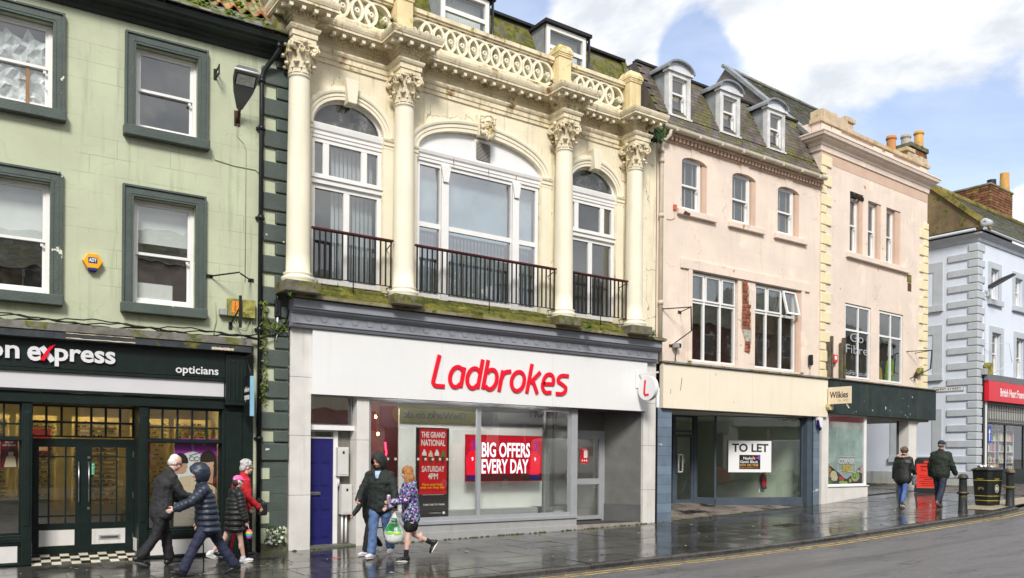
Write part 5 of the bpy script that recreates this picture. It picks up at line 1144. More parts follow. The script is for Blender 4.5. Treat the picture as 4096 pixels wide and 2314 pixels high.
t, w_, h_ = bposter('display_screen', 'wide red screen advertising big offers in the betting shop window', 1861, 2168, 1742, 1926, .34, m_redp2, 'screen')
m_scr = EM('white_screen_print', (.88, .86, .95), .75); flat('screen_face', EM('red_screen', (.42, .005, .015), .62), t, R4(.02, w_-.02, .02, h_-.02), -.001)
flat('screen_shade', M('dark_screen_band', (.05, .008, .008)), t, R4(.02, w_-.02, .02, h_*.16), -.003)
text('BIG OFFERS', 'lettering', m_scr, t, w_*.20, w_*.83, h_*.52, h_*.84, -.004, .003, .022); text('EVERY DAY', 'lettering', m_scr, t, w_*.20, w_*.81, h_*.17, h_*.48, -.004, .003, .022)
for cx in (.085, .90):
    flat('printed_player', EM('red_shirt_print', (.75, .01, .03), .6), t, [(w_*(cx-.07), h_*.14), (w_*(cx+.06), h_*.14), (w_*(cx+.075), h_*.55), (w_*(cx+.02), h_*.66), (w_*(cx-.03), h_*.66), (w_*(cx-.08), h_*.52)], -.005)
    flat('printed_head', EM('violet_print', (.16, .02, .35), .6), t, ellpts(w_*cx, h_*.77, w_*.03, h_*.11, 16), -.007); flat('printed_head_side', EM('red_head_print', (.6, .01, .04), .6), t, ellpts(w_*(cx-.012), h_*.77, w_*.018, h_*.10, 14), -.0085)
    flat('printed_shorts', EM('navy_print', (.02, .015, .12), .5), t, R4(w_*(cx-.06), w_*(cx+.055), h_*.03, h_*.139), -.005); text('9', 'lettering', m_scr, t, w_*(cx-.012), w_*(cx+.012), h_*.44, h_*.52, -.0065, .002, .02)
# entrance recess
EY = .85
boxo('recess_floor', M('pale_lobby_tile', (.30, .27, .24), .4, .2, 6, .1), B, 12.18, 14.18, -.02, EY+.2, .02, .16+.03)
boxo('recess_ceiling', m_dgrey, B, 12.0, 14.18, 0, EY+.1, 2.9, 2.95)
xl_, xm_, xr_ = FB.X(2186, 1900, EY), FB.X(2296, 1900, EY), FB.X(2408, 1900, EY)
for a_, b_, zz in ((xl_, xm_, [.24, .52, 2.30]), (xm_, xr_, [.24, 1.17, 2.30])): dr = gridwin(B, [a_, b_], zz, EY, m_grey_al, G3, .09, .14, .06, 'door')
boxo('letter_plate', m_white, dr, xl_+.22, xl_+.5, EY-.02, EY, .40, .48)
boxo('door_surround', m_grey_al, B, xr_, xr_+.09, EY-.01, EY+.08, .19, 2.42); boxo('door_surround', m_grey_al, B, xl_-.09, xl_, EY-.01, EY+.08, .19, 2.42); boxo('door_head', m_grey_al, B, xl_, xr_, EY-.01, EY+.08, 2.30, 2.42)
boxo('panel_over_door', m_dgrey, B, xl_-.09, xr_+.1, EY+.0, EY+.08, 2.42, 2.9)
MB().prismz([(14.16, .03), (14.19, .03), (xr_+.2, EY+.1), (xr_+.07, EY+.1), (xr_+.07, EY)], .19, 2.9).build('recess_side_panel', m_dgrey, B, fix=True); MB().prismz([(14.13, .015), (14.17, .015), (xr_+.09, EY), (xr_+.05, EY-.02)], .19, .62).build('recess_skirting', M('dark_skirting', (.09, .09, .09)), B, fix=True)
nt_ = thing('notice', 'small red notice with white print on the betting shop door', 'notice', (FB.X(2322, 1780, EY), EY+.0, 1.62)); boxo('sheet', m_redp, nt_, 0, .24, -.01, 0, 0, .36); flat('white_print', m_white_p, nt_, R4(.10, .21, .13, .31), -.0115)
for k in range(3): flat('roundel', m_white_p, nt_, ellpts(.055+.065*k, .065, .02, .024, 10), -.0115)
text('NOTICE', 'lettering', m_white_p, nt_, .05, .19, .325, .345, -.0105, .002, .01)
sgl_ = gridwin(B, [0, math.hypot(12.10-xl_+.1, EY-.12)], [.19, 2.88], .0, m_grey_al, G3, .05, .05, .05, 'side_light'); sgl_.location = (xl_-.1, EY-.02, 0); sgl_.rotation_euler = (0, 0, math.atan2(.12-EY, 12.10-xl_+.1))
# ------------------------------------------------------------------ C: pink rendered building with the empty shop
C = thing('pink_terrace_building', 'pink rendered building with slate mansard, three round topped dormers and an empty shop to let', 'building')
CX0, CX1 = 14.62, 21.24
WC = [(15.49, 16.42), (17.40, 18.36), (19.30, 20.26)]
mb = MB(); ops = [(a, b, 8.07, 9.44, .15, .17) for a, b in WC]+[(15.87, 17.67, 4.24, 6.57, 0, .12), (18.37, 20.36, 4.24, 6.57, 0, .12)]
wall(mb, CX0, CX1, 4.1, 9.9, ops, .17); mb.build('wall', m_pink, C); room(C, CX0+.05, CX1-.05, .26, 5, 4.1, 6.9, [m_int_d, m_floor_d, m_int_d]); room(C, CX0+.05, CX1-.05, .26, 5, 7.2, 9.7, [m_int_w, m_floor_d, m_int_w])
m_slatbl = m_slat
for i, (a, b) in enumerate(WC):
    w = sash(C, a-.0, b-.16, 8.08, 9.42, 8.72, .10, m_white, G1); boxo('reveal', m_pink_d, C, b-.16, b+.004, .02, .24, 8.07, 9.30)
    mb = MB()
    for k in range(44): z_ = 8.14+k*.028; mb.quad((a+.09, .20, z_), (b-.20, .20, z_), (b-.20, .218, z_+.012), (a+.09, .218, z_+.012))
    tag(mb.build('venetian_blind', m_slatbl, w), kind='stuff'); boxo('blind_tape', m_white, w, a+.30, a+.315, .19, .195, 8.12, 9.35); boxo('blind_tape', m_white, w, b-.36, b-.345, .19, .195, 8.12, 9.35)
    MB().box(a-.18, b+.30, -.10, .02, 7.91, 8.06).build('sill', m_pink, C, bevel=.012)
    if i == 0: MB().prism([(a-.05, 7.915), (a+.18, 7.905), (a+.22, 7.97), (a+.10, 7.99), (a+.02, 8.01)], -.105, -.09).build('broken_stone', m_rust, C, fix=True)
    MB().prism([(a+.36, 9.425), (b-.36, 9.425), (b-.31, 9.66), (a+.31, 9.66)], -.016, .02).build('keystone', m_pink, C, fix=True)
for a, b in ((14.72, 15.8), (16.1, 17.7), (18.05, 19.6), (19.95, 21.0)): boxo('incised_line_strip', m_pink_d, C, a, b, -.012, .0, 9.63, 9.655)  # incised panel lines as thin proud strips, recess shade put into their darker colour
# big lintel over the first-floor windows, brick pier
mb = MB(); mb.box(15.45, 20.74, -.05, .01, 6.58, 6.83).box(15.74, 15.87, -.045, .01, 4.24, 6.579).box(20.36, 20.50, -.045, .01, 4.24, 6.579); mb.build('lintel', m_pink, C, bevel=.008)
for (a, b, opn) in ((15.90, 17.64, 0), (18.39, 20.19, 1)):
    xs = [a, a+(b-a)*.30, a+(b-a)*.66, b]
    w = gridwin(C, xs, [4.26, 5.80, 6.55], .08, m_white, G1, .055, .07, .07, 'window')
    for k in range(3):
        if opn and k == 2:
            f_ = gridwin(w, [0, xs[3]-xs[2]-.03], [-.70, 0], -.0, m_white, G1, .055, .05, .05, 'top_light'); f_.location = (xs[2]+.015, .03, 6.52); f_.rotation_euler = (rad(-14), 0, 0)
        else: gridwin(w, [xs[k]+.03, xs[k+1]-.03], [5.83, 6.51], .055, m_white, G1, .045, .04, .025, 'top_light')
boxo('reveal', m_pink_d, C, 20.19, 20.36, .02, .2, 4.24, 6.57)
pier = MB().prism([(17.80, 6.55), (17.82, 5.9), (17.78, 5.3), (17.95, 4.95), (17.92, 4.66), (18.14, 4.60), (18.22, 5.1), (18.20, 5.6), (18.10, 5.9), (18.12, 6.3), (18.02, 6.56)], -.008, .02).build('exposed_core', m_mortar, C, fix=True)
MB().prism([(17.86, 5.25), (18.0, 5.3), (18.2, 5.2), (18.2, 4.92), (17.96, 4.93)], -.016, -.006).build('grey_render_patch', M('grey_render_patch', (.42, .39, .32), .9, .3, 10, .6), C, fix=True)
for r in range(19):
    z_ = 4.65+r*.10
    if 4.9 < z_ < 5.25: continue
    lo = 17.83 if z_ > 5.0 else 17.95; hi = 18.16 if z_ < 5.9 else 18.07; x_ = lo-(.09 if r % 2 else 0)
    while x_ < hi-.03:
        a, b = max(lo, x_), min(hi, x_+.19); x_ += .205
        if b-a > .05: MB().box(a, b, -.020-rnd()*.014, .0, z_+.006, z_+.09).build('brick', m_brick, pier, bevel=.005)
# gutter, dentil course, mansard
mb = MB(); n = 10
for k in range(n):
    a0, a1 = pi+pi*k/n, pi+pi*(k+1)/n
    mb.quad(*[(x, -.22+.075*math.cos(t), 9.93+.075*math.sin(t)) for x, t in ((CX0-.02, a0), (CX0-.02, a1), (CX1-.05, a1), (CX1-.05, a0))])
mb.box(CX0-.02, CX1-.05, -.296, -.28, 9.925, 9.95).box(CX0-.02, CX1-.05, -.15, -.14, 9.86, 9.95)
for k in range(8): x = CX0+.4+k*.83; mb.box(x-.03, x+.03, -.30, -.14, 9.85, 9.935)
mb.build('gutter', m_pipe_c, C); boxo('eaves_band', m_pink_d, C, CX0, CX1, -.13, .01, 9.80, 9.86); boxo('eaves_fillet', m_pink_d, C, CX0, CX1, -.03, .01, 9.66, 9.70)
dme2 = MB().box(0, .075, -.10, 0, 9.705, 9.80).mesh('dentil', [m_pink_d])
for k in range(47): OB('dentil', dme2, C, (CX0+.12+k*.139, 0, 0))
Mz = [(-.20, 9.97), (.02, 10.30), (.80, 11.86)]
mb = MB(); x1r = 21.2
for (ya, za), (yb, zb) in zip(Mz, Mz[1:]): mb.quad((CX0, ya, za-.03), (x1r, ya, za-.03), (x1r, yb, zb-.03), (CX0, yb, zb-.03))
mb.quad((CX0, .80, 11.86), (x1r, .80, 11.86), (x1r, 5, 12.1), (CX0, 5, 12.1)).mat(1).quad((CX0, -.2, 9.95), (CX0, .80, 11.86), (CX0, 5, 11.86), (CX0, 5, 9.95))
rc = mb.build('roof', [m_felt, m_slate], C); boxo('roof_edge', m_felt, rc, CX0, x1r, .74, .92, 11.86, 11.92)
DX = [(15.07, 15.85), (16.97, 17.76), (18.90, 19.67)]
smesh = MB().add([(0, 0, 0), (.285, 0, 0), (.285, .20, 0), (0, .20, 0), (0, 0, .014), (.285, 0, .014), (.285, .20, .006), (0, .20, .006)], [(4, 5, 6, 7), (0, 1, 5, 4), (1, 2, 6, 5), (3, 0, 4, 7)]).mesh('slate', [m_slate])
cnt = 0; rest = MB()
segs = []; L1 = math.hypot(.22, .33); L2 = math.hypot(.78, 1.56)
row = 0; s_ = 0.
while s_ < L1+L2-.05:
    if s_ < L1: t = s_/L1; y_, z_ = -.20+.22*t, 9.97+.33*t; an = math.atan2(.33, .22)
    else: t = (s_-L1)/L2; y_, z_ = .02+.78*t, 10.30+1.56*t; an = math.atan2(1.56, .78)
    x = CX0-(.145 if row % 2 else 0)
    while x < x1r-.05:
        xa = max(x, CX0); ok = True
        for a, b in DX:
            if z_ > 10.42 and a-.16 < xa and xa+.285 < b+.12: ok = False
        if ok and x >= CX0-.01 and x+.285 <= x1r+.03:
            if cnt < 300: OB('slate', smesh, rc, (xa, y_-.004, z_), (an+(rnd()-.5)*.02, 0, (rnd()-.5)*.02)); cnt += 1
            else:
                R_ = Matrix.Translation((xa, y_-.004, z_)) @ Matrix.Rotation(an, 4, 'X'); vv = [R_ @ Vector(p) for p in [(0, 0, .012+rnd()*.004), (.285, 0, .012+rnd()*.004), (.285, .2, .004), (0, .2, .004), (0, 0, 0), (.285, 0, 0)]]
                rest.add([tuple(v) for v in vv], [(0, 1, 2, 3), (4, 5, 1, 0)])
        x += .29
    s_ += .128; row += 1
tag(rest.build('slate_courses', m_slate, rc), kind='stuff')
# round-topped dormers
for i, (a, b) in enumerate(DX):
    c = (a+b)/2; z0, z1 = 10.42, 11.56; y = .10; hw = (b-a)/2
    o = MB(); arc = [(c+(hw+.10)*math.cos(pi*k/14), z1+.0+.27*math.sin(pi*k/14)) for k in range(15)]; arci = [(c+(hw+.05)*math.cos(pi*k/14), z1+.225*math.sin(pi*k/14)) for k in range(15)]
    for k in range(14): o.prism([arci[k], arc[k], arc[k+1], arci[k+1]], y-.12, y+1.3)
    d = o.build('dormer', m_lead, rc, fix=True)
    MB().prism([arci[k] for k in range(15)], y-.03, y+.05).build('dormer_pediment', M('pale_lead_face', (.58, .61, .66), .5, .08, 3, .05), d, fix=True)
    mb = MB(); fw = .12
    mb.box(a, a+fw, y-.04, y+.12, z0, z1-.06).box(b-fw, b, y-.04, y+.12, z0, z1-.06).box(a+fw, b-fw, y-.04, y+.12, z1-.16, z1-.06).box(a-.06, b+.06, y-.09, y+.12, z1-.058, z1+.002).box(a-.03, b+.03, y-.08, y+.10, z0-.05, z0)
    for q in (.03, .08): mb.box(b-fw+q, b-fw+q+.02, y-.055, y-.04, z0, z1-.06)
    mb.build('casing', m_white_old, d)
    w = sash(d, a+fw, b-fw, z0+.01, z1-.15, (z0+z1)/2, y+.03, m_white, G1, .035); boxo('curtain', m_blind, w, a+fw+.16, a+fw+.34, y+.28, y+.30, z0, z1-.2); boxo('curtain', M('tan_curtain', (.42, .30, .17)), w, a+fw+.36, b-fw, y+.26, y+.28, z0, z1-.2)
    [MB().quad((q, y+.121, z0), (q, y+.121, z1), (q, y+1.2, z1), (q, y+1.2, z0)).build('cheek', m_zinc, d) for q in (a+.002, b-.002)]
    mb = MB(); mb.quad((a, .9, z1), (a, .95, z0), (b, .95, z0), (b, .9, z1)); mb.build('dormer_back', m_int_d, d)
    for s2, xx in ((-1, a), (1, b)): MB().quad((xx+.0, .10, z0+.05), (xx+s2*.05, .09, z0+.05), (xx+s2*.05, .66, z1), (xx, .67, z1)).build('flashing', m_lead, d)
# downpipe, drain stub, corner return
mb = MB(); mb.tube([(14.86, -.22, 9.87), (14.86, -.20, 9.74), (14.74, -.10, 9.60), (14.70, -.08, 9.48), (14.70, -.08, 4.15)], .05, 10)
dp = mb.build('downpipe', m_pipe_c, C)
for z_ in (9.35, 7.75, 5.6, 9.1):
    m2 = MB(); m2.tube([(14.70, -.08, z_-.05), (14.70, -.08, z_+.05)], .066, 12); m2.build('pipe_collar', m_pipe_c, dp)
mb = MB(); mb.tube([(14.95, -.02, 7.73), (15.1, -.02, 7.74), (15.23, -.02, 7.80), (15.23, -.02, 8.02)], .008, 5); mb.build('alarm_wire', m_pipe_c, dp)
t = thing('sounder', 'small red alarm sounder on the pink wall beside the downpipe', 'alarm', (15.23, 0, 8.06)); MB().box(-.05, .05, -.05, 0, -.07, .07).build('case', M('faded_red', (.55, .13, .08), .6), t, bevel=.01)
# fascia
FC = thing('shop_sign', 'blank cream fascia board of the empty shop to let', 'sign', (14.76, -.14, 3.0)); boxo('board', m_beige, FC, 0, 6.73, 0, .14, 0, 1.10, .006)
for k in range(1, 4): boxo('board_joint', M('joint_tan', (.55, .46, .33)), FC, 1.68*k-.002, 1.68*k+.002, -.0014, .01, .006, 1.094)
for (x, z, dx, dz, ww) in ((.62, .62, .05, .32, .016), (.25, .42, .02, .12, .010), (1.9, .95, .015, .08, .008), (2.6, .25, .01, .06, .007)):
    mb = MB(); stroke(mb, [(x-dx/2, z-dz/2), (x, z), (x+dx/2, z+dz/2)], ww, -.003, -.0012); mb.build('scrape', m_rust, FC)
boxo('lead_capping', M('mossy_grey_lead', (.22, .22, .21), .65, .3, 5, .4, 20, moss=.38), C, 14.74, 21.5, -.20, .02, 4.115, 4.165, .01)
# shop storey: splayed entrance
def tiles(x0, x1, z0, z1, y0, y1, nx, ny, parent=C):
    p = boxo('pilaster', m_grout, parent, x0+.004, x1-.004, y0+.006, y1, z0, z1)
    for i in range(nx):
        for j in range(ny):
            a, b = x0+(x1-x0)*i/nx, x0+(x1-x0)*(i+1)/nx; c, d = z0+(z1-z0)*j/ny, z0+(z1-z0)*(j+1)/ny; MB().box(a+.002, b-.002, y0, y0+.02, c+.003, d-.003).build('glazed_tile', m_bluetile, p)
tiles(14.68, 15.16, .16, 3.0, -.04, .5, 1, 12); tiles(20.96, 21.24, .42, 3.0, -.04, .4, 1, 11); boxo('side_post', m_bluefr, C, 20.72, 20.96, .0, .3, .42, 2.98)
YD = 1.55
flz = .42
def zf(px, py, y): return FB.Z(px, py, y)
dx0_, dx1_ = FB.X(2700, 1800, YD), FB.X(2775, 1800, YD); dz0 = FB.Z(2740, 2012, YD); dz1 = FB.Z(2740, 1738, YD)
kx, ky = FB.X(2861, 1900, 1.05), 1.05; wx1 = 20.72
pz = FB.Z(2861, 2020, ky); print('C', dz0, pz, kx, dx0_, dx1_); zf_ = [(15.16, -.02, zg(15.16)+.006), (16.3, -.02, zg(16.3)+.006), (kx, -.02, zg(kx)+.006), (19.2, -.02, zg(19.2)+.006), (wx1, -.02, zg(wx1)+.006)]; zb_ = [(15.16, YD, dz0), (dx1_+.1, YD, dz0), (kx, ky, pz), ((kx+wx1)/2, (ky+.16)/2, (pz+zg(wx1))/2), (wx1, .16, zg(wx1))]
fl = MB()
for q in range(4): fl.quad(zf_[q], zf_[q+1], zb_[q+1], zb_[q])
fl.build('entrance_floor', M('damp_lobby_tile', (.17, .14, .12), .45, .35, 2, .2, wet=2, patch=('1c1814', 1.6, .55)), C)
boxo('entrance_ceiling', M('pale_ceiling', (.42, .42, .36)), C, 14.7, 21.2, .0, 5, 2.98, 3.02)
g = gridwin(C, [dx0_, dx1_], [dz0, dz1], YD, m_bluefr, G4, .09, .08, .06, 'door')
mb = MB(); hx = dx0_+.07; mb.tube([(hx, YD-.01, dz0+.85), (hx, YD-.07, dz0+.87), (hx, YD-.07, dz0+1.35), (hx, YD-.01, dz0+1.37)], .022, 8).tube([(hx+.16, YD-.01, dz0+.85), (hx+.16, YD-.07, dz0+.87), (hx+.16, YD-.07, dz0+1.35), (hx+.16, YD-.01, dz0+1.37)], .022, 8).tube([(hx, YD-.07, dz0+.87), (hx+.16, YD-.07, dz0+.87)], .022, 8).tube([(hx, YD-.07, dz0+1.35), (hx+.16, YD-.07, dz0+1.35)], .022, 8); mb.build('handle', m_white, g)
gridwin(C, [dx0_-.1, dx1_+.06], [dz1+.05, 2.98], YD, m_bluefr, G4, .07, .08, .06, 'overlight')
boxo('door_surround', m_bluefr, C, dx0_-.10, dx0_, YD-.02, YD+.07, dz0-.05, 2.98); boxo('door_surround', m_bluefr, C, dx1_, dx1_+.10, YD-.02, YD+.07, dz0-.05, 2.98)
def slantwin(xa, ya, xb, yb, z0, z1, plinth=.17):
    L = math.hypot(xb-xa, yb-ya); w = gridwin(C, [0, L], [z0+plinth, z1], 0, m_bluefr, G4, .03, .05, .04, 'shop_window'); w.location = (xa, ya, 0); w.rotation_euler = (0, 0, math.atan2(yb-ya, xb-xa))
    p = MB().box(0, L, -.03, .06, z0-.35, z0+plinth).build('window_plinth', m_bluefr, C, (xa, ya, 0), (0, 0, math.atan2(yb-ya, xb-xa))); return w
pz = FB.Z(2861, 2020, ky)
slantwin(dx1_+.10, YD, kx, ky, pz, 2.98); slantwin(kx, ky, wx1, .16, pz, 2.98)
boxo('side_glass_frame', m_bluefr, C, 15.16, 15.22, .2, YD, .25, 2.98)
room(C, 14.72, 21.1, .05, 4.6, -.1, 2.97, [m_int_g, M('vacant_floor', (.25, .23, .20)), m_int_w], 'shop_interior')
# TO LET board, stuck inside the glass; extinguisher on the back wall
ang = math.atan2(.16-ky, wx1-kx)
FW_ = Fr(kx, ky, math.degrees(ang))
bx0, bx1 = FW_.X(2914, 1830, -.03), FW_.X(3085, 1830, -.03); bz1, bz0 = FW_.Z(2990, 1764, -.03), FW_.Z(2990, 1890, -.03)
t = thing('to_let_board', 'white to let board in the window of the empty shop', 'sign', FW_.world(bx0, -.03, bz0), FW_.a); w_, h_ = bx1-bx0, bz1-bz0
boxo('board', m_white_p, t, 0, w_, 0, .012, 0, h_); text('TO LET', 'lettering', M('grey_black_print', (.03, .03, .03)), t, w_*.08, w_*.93, h_*.64, h_*.91, 0, .003, .03)
flat('panel', m_black_p, t, R4(w_*.25, w_*.74, h_*.10, h_*.55), -.002); text('Naylors\nGavin Black', 'lettering', m_white_p, t, w_*.27, w_*.69, h_*.29, h_*.49, -.003, .002, .012); text('0191 232 7030', 'lettering', M('amber_print', (.80, .42, .10)), t, w_*.27, w_*.69, h_*.19, h_*.26, -.003, .002, .012); text('naylorsgavinblack.co.uk', 'lettering', M('amber_print', (.80, .42, .10)), t, w_*.27, w_*.69, h_*.125, h_*.16, -.003, .002)
flat('emblem', M('orange_mark', (.80, .16, .03)), t, [(w_*.56, h_*.42), (w_*.62, h_*.46), (w_*.56, h_*.52)], -.0035); flat('emblem_wing', M('violet_mark', (.20, .07, .45)), t, [(w_*.62, h_*.46), (w_*.73, h_*.39), (w_*.73, h_*.53)], -.0035)
ey = .35; ex, ez = FW_.X(3055, 1930, ey), FW_.Z(3055, 1957, ey)
t = thing('fire_extinguisher', 'red fire extinguisher inside the empty shop window', 'fire extinguisher', FW_.world(ex, ey, ez), FW_.a)
mb = MB(); mb.lathe([(.001, 0), (.075, .0), (.08, .03), (.08, .36), (.06, .42), (.025, .45), (.025, .48), (.001, .48)], 0, 0, 16); mb.build('cylinder', M('extinguisher_red', (.50, .01, .012), .3), t)
mb = MB(); mb.lathe([(.0805, .0), (.082, .03), (.082, .08), (.0805, .08)], 0, 0, 16).tube([(-.0, 0, .47), (-.09, -.02, .45), (-.12, -.02, .35), (-.115, -.02, .10)], .014, 6).box(-.05, .09, -.012, .012, .47, .495); mb.build('hose', m_iron, t)
boxo('support_panel', m_int_g, C, 0, 0, 0, 0, 0, 0) if False else None
mb = MB().box(-.1, .1, .10, .12, -.1, .75).build('mounting_board', m_int_g, t)
# old sign bracket and flood light
p, x_, z_ = on(FB, 2752, 1300, -.55); bz = z_
SB2 = thing('sign_bracket', 'rusty empty sign bracket on the pink wall above the blank fascia', 'bracket', (x_, 0, z_))
def lp2(px, py, y): q = FB.P(px, py, y); return (q[0]-x_, y, q[1]-z_)
mb = MB(); mb.tube([lp2(2646, 1237, 0), lp2(2764, 1229, -.55)], .014, 6).tube([lp2(2719, 1250, 0), lp2(2764, 1229, -.55)], .012, 6).tube([lp2(2764, 1226, -.55), lp2(2766, 1324, -.55)], .02, 6).tube([lp2(2766, 1324, -.55), lp2(2684, 1384, 0)], .014, 6)
for q in ((2646, 1237), (2719, 1250), (2684, 1384)): a_ = lp2(*q, 0); mb.box(a_[0]-.07, a_[0]+.05, -.014, 0, a_[2]-.035, a_[2]+.035)
mb.build('frame', m_rust, SB2)
p, x_, z_ = on(FB, 2703, 1384, -.06); t = thing('floodlight', 'small grey floodlight under the rusty sign bracket', 'light', p); MB().box(-.10, .10, -.10, .02, -.06, .06).build('case', m_grey_pl, t, bevel=.01); boxo('lens', m_black_p, t, .03, .09, -.106, -.10, -.04, .04); mb = MB(); mb.tube([(0, -.02, -.06), (.0, -.01, -.2), (-.03, -.02, -.32), (0, -.02, -.45)], .012, 5); mb.build('cable', m_iron, t)
p, x_, z_ = on(FB, 3243, 1440, -.08); t = thing('cable_connector', 'black cable connector on the pink wall left of the cream quoins', 'connector', p); mb = MB(); mb.box(-.05, .05, -.05, .05, -.16, .14).box(.03, .09, -.03, .03, -.12, -.02); mb.build('body', m_iron, t, bevel=.014); mb = MB(); mb.tube([(.02, 0, -.16), (.03, 0, -.28), (.0, .03, -.48)], .009, 5); mb.build('lead', m_white, t)

# ------------------------------------------------------------------ D: the gabled pink corner building over the passage
D_ = thing('pink_gabled_building', 'taller pink building with cream quoins, moulded parapet and a passage at its corner', 'building', frame_obj(FD), FD.a)
DW = 6.40
ops = [(1.58, 2.34, 8.07, 9.95, 0, .2), (2.62, 3.40, 8.07, 9.86, 0, .2), (3.72, 4.62, 8.07, 9.86, 0, .2), (1.36, 2.84, 4.24, 6.52, 0, .06), (3.32, 4.84, 4.24, 6.52, 0, .06)]
mb = MB(); wall(mb, 0, DW, 4.1, 11.0, ops, .2); mb.build('wall', m_pink, D_)
MB().quad((0, 0, 4), (0, 0, 11.7), (0, 6, 11.7), (0, 6, 4)).build('side_wall', m_pink, D_); MB().quad((DW, 0, 3.1), (DW, 7, 3.1), (DW, 7, 11.0), (DW, 0, 11.0)).build('side_wall', m_pink, D_)
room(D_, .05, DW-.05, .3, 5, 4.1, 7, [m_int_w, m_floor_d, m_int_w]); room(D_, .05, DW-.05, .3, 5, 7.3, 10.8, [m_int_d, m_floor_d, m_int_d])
for k, (a, b, c, d) in enumerate(((1.60, 2.16, 8.09, 9.80), (2.64, 3.22, 8.09, 9.84), (3.74, 4.32, 8.09, 9.84))):
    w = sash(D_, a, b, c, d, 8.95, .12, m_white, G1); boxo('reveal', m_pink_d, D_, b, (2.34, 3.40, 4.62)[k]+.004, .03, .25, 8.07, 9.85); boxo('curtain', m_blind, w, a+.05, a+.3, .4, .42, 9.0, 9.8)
    boxo('ledge_plant', M('vase_white', (.5, .5, .45)), w, a+.08, a+.2, .3, .35, 8.14, 8.34) if k == 0 else None
MB().box(1.36, 5.04, -.11, .02, 7.90, 8.06).build('sill', m_pink, D_, bevel=.012)
mb = MB(); n = 12; pts = [(1.57+.80*k/n, 9.90-.05*k/n+.06*rnd()) for k in range(n+1)]; mb.prism([(1.58, 9.78), (2.36, 9.78)]+pts[::-1], -.004, .02); mb.build('lintel_gap_dark', M('dark_gap', (.010, .008, .006), .9), D_, fix=True)  # black plate under the ragged lintel; the open gap's darkness is painted
for (xa, xb) in ((1.38, 2.82), (3.34, 4.82)):
    gridwin(D_, [xa, xa+.78 if xa < 2 else xa+.76, xb], [4.26, 5.72, 6.50], .03, m_white, G1, .06, .06, .06, 'window')
GW = thing('window_lettering', 'white vinyl lettering on the first floor window of the gabled building', 'lettering', FD.world(0, .05, 0), FD.a)
text('Go\nFibre', 'letters', M('white_vinyl', (.34, .37, .41)), GW, 1.50, 2.74, 5.02, 5.65, .0, .003, .0); text('GoFibre.co.uk', 'letters', M('white_vinyl', (.50, .53, .57)), GW, 1.44, 2.74, 4.36, 4.50, .0, .003, .0)
GV = thing('display_card', 'yellow and green card standing inside the right first floor window', 'card', FD.world(3.5, .25, 4.26), FD.a); flat('card', M('card_yellow', (.42, .33, .04)), GV, [(-.1, 0), (.55, 0), (.45, .45), (.2, .6), (-.05, .5)], 0); flat('leaf_print', M('card_green', (.20, .40, .03)), GV, [(.65, .0), (1.2, 0), (1.25, .7), (.95, .95), (.7, .6)], 0)
m_card2 = m_white_p; MB().prism([(.8, .9), (1.15, .95), (1.05, 1.45), (.85, 1.3)], -.02, 0).build('white_card', M('pale_card', (.42, .45, .45)), GV, fix=True)
z = 10.72; i = 0
while z > 4.2:
    h = .34 if i % 2 == 0 else .235; w = .54 if i % 2 == 0 else .27
    MB().box(.012, w, -.045, .02, z-h+.012, z-.012).build('quoin', m_quoin_c, D_, bevel=.018)
    if z < 9.9: MB().box(DW-w*.98, DW+.03, -.045, .35, z-h+.012, z-.012).build('quoin', m_quoin_c, D_, bevel=.018)
    z -= h; i += 1
co = MB(); co.sweep([(0, 10.80), (.04, 10.82), (.05, 10.96), (.08, 10.98), (.10, 11.05), (.20, 11.10), (.22, 11.16), (.28, 11.17), (.30, 11.24), (.32, 11.26), (.32, 11.30), (0, 11.34)], [(-.01, .5), (-.01, 0), (DW, 0), (DW, 2)]); co.build('cornice', m_pink, D_, fix=True)
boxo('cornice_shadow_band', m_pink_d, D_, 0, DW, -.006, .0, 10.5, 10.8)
mb = MB(); mb.box(-.02, DW+.02, .02, .30, 11.2, 11.66); mb.build('parapet', m_pink, D_); m_stone = M('lichen_pink_stone', (.55, .43, .30), .8, .15, 3, .3, 24, streak=.55, scol=(.25, .19, .07), moss=.20, mcol=((.32, .26, .05), (.45, .36, .10)))
for x in (0, .55, 2.9, 3.6, DW-.55): boxo('parapet_panel', m_pink, D_, x, x+.5, -.012, .02, 11.34, 11.64)
boxo('parapet_coping', m_stone, D_, -.07, DW+.08, -.06, .36, 11.66, 11.78, .012)
boxo('parapet_step', m_stone, D_, -.04, 1.38, -.03, .34, 11.78, 12.02, .012); boxo('parapet_step', m_stone, D_, .10, .9, .02, .32, 12.02, 12.10, .01); boxo('parapet_stone', m_stone, D_, 1.35, 1.75, .02, .40, 11.78, 12.02); boxo('parapet_cap', m_stone, D_, 1.28, 1.82, -.03, .45, 12.02, 12.16, .01)
for k in range(5): boxo('parapet_stone', m_stone, D_, DW-1.3+.26*k, DW-1.06+.26*k, .0, .34, 11.78, 11.98+.01*(k % 2), .01)
boxo('parapet_cap', m_stone, D_, DW-1.45, DW-.9, -.03, .38, 11.98, 12.10, .01)
MB().prismx([(.35, 11.0), (.35, 11.7), (2.0, 11.75), (6, 11.75), (6, 11.0)], -.03, .0).build('side_parapet', m_pink, D_)
MB().add([(-.02, -.12, 10.0), (.30, -.12, 10.0), (.30, .75, 11.6), (-.02, .75, 11.6), (-.30, -.12, 10.0), (-.30, .75, 11.6), (-.30, -.12, 9.8), (-.02, -.12, 9.8)], [(4, 0, 3, 5), (6, 7, 0, 4)]).build('kneeler', m_pink, D_)
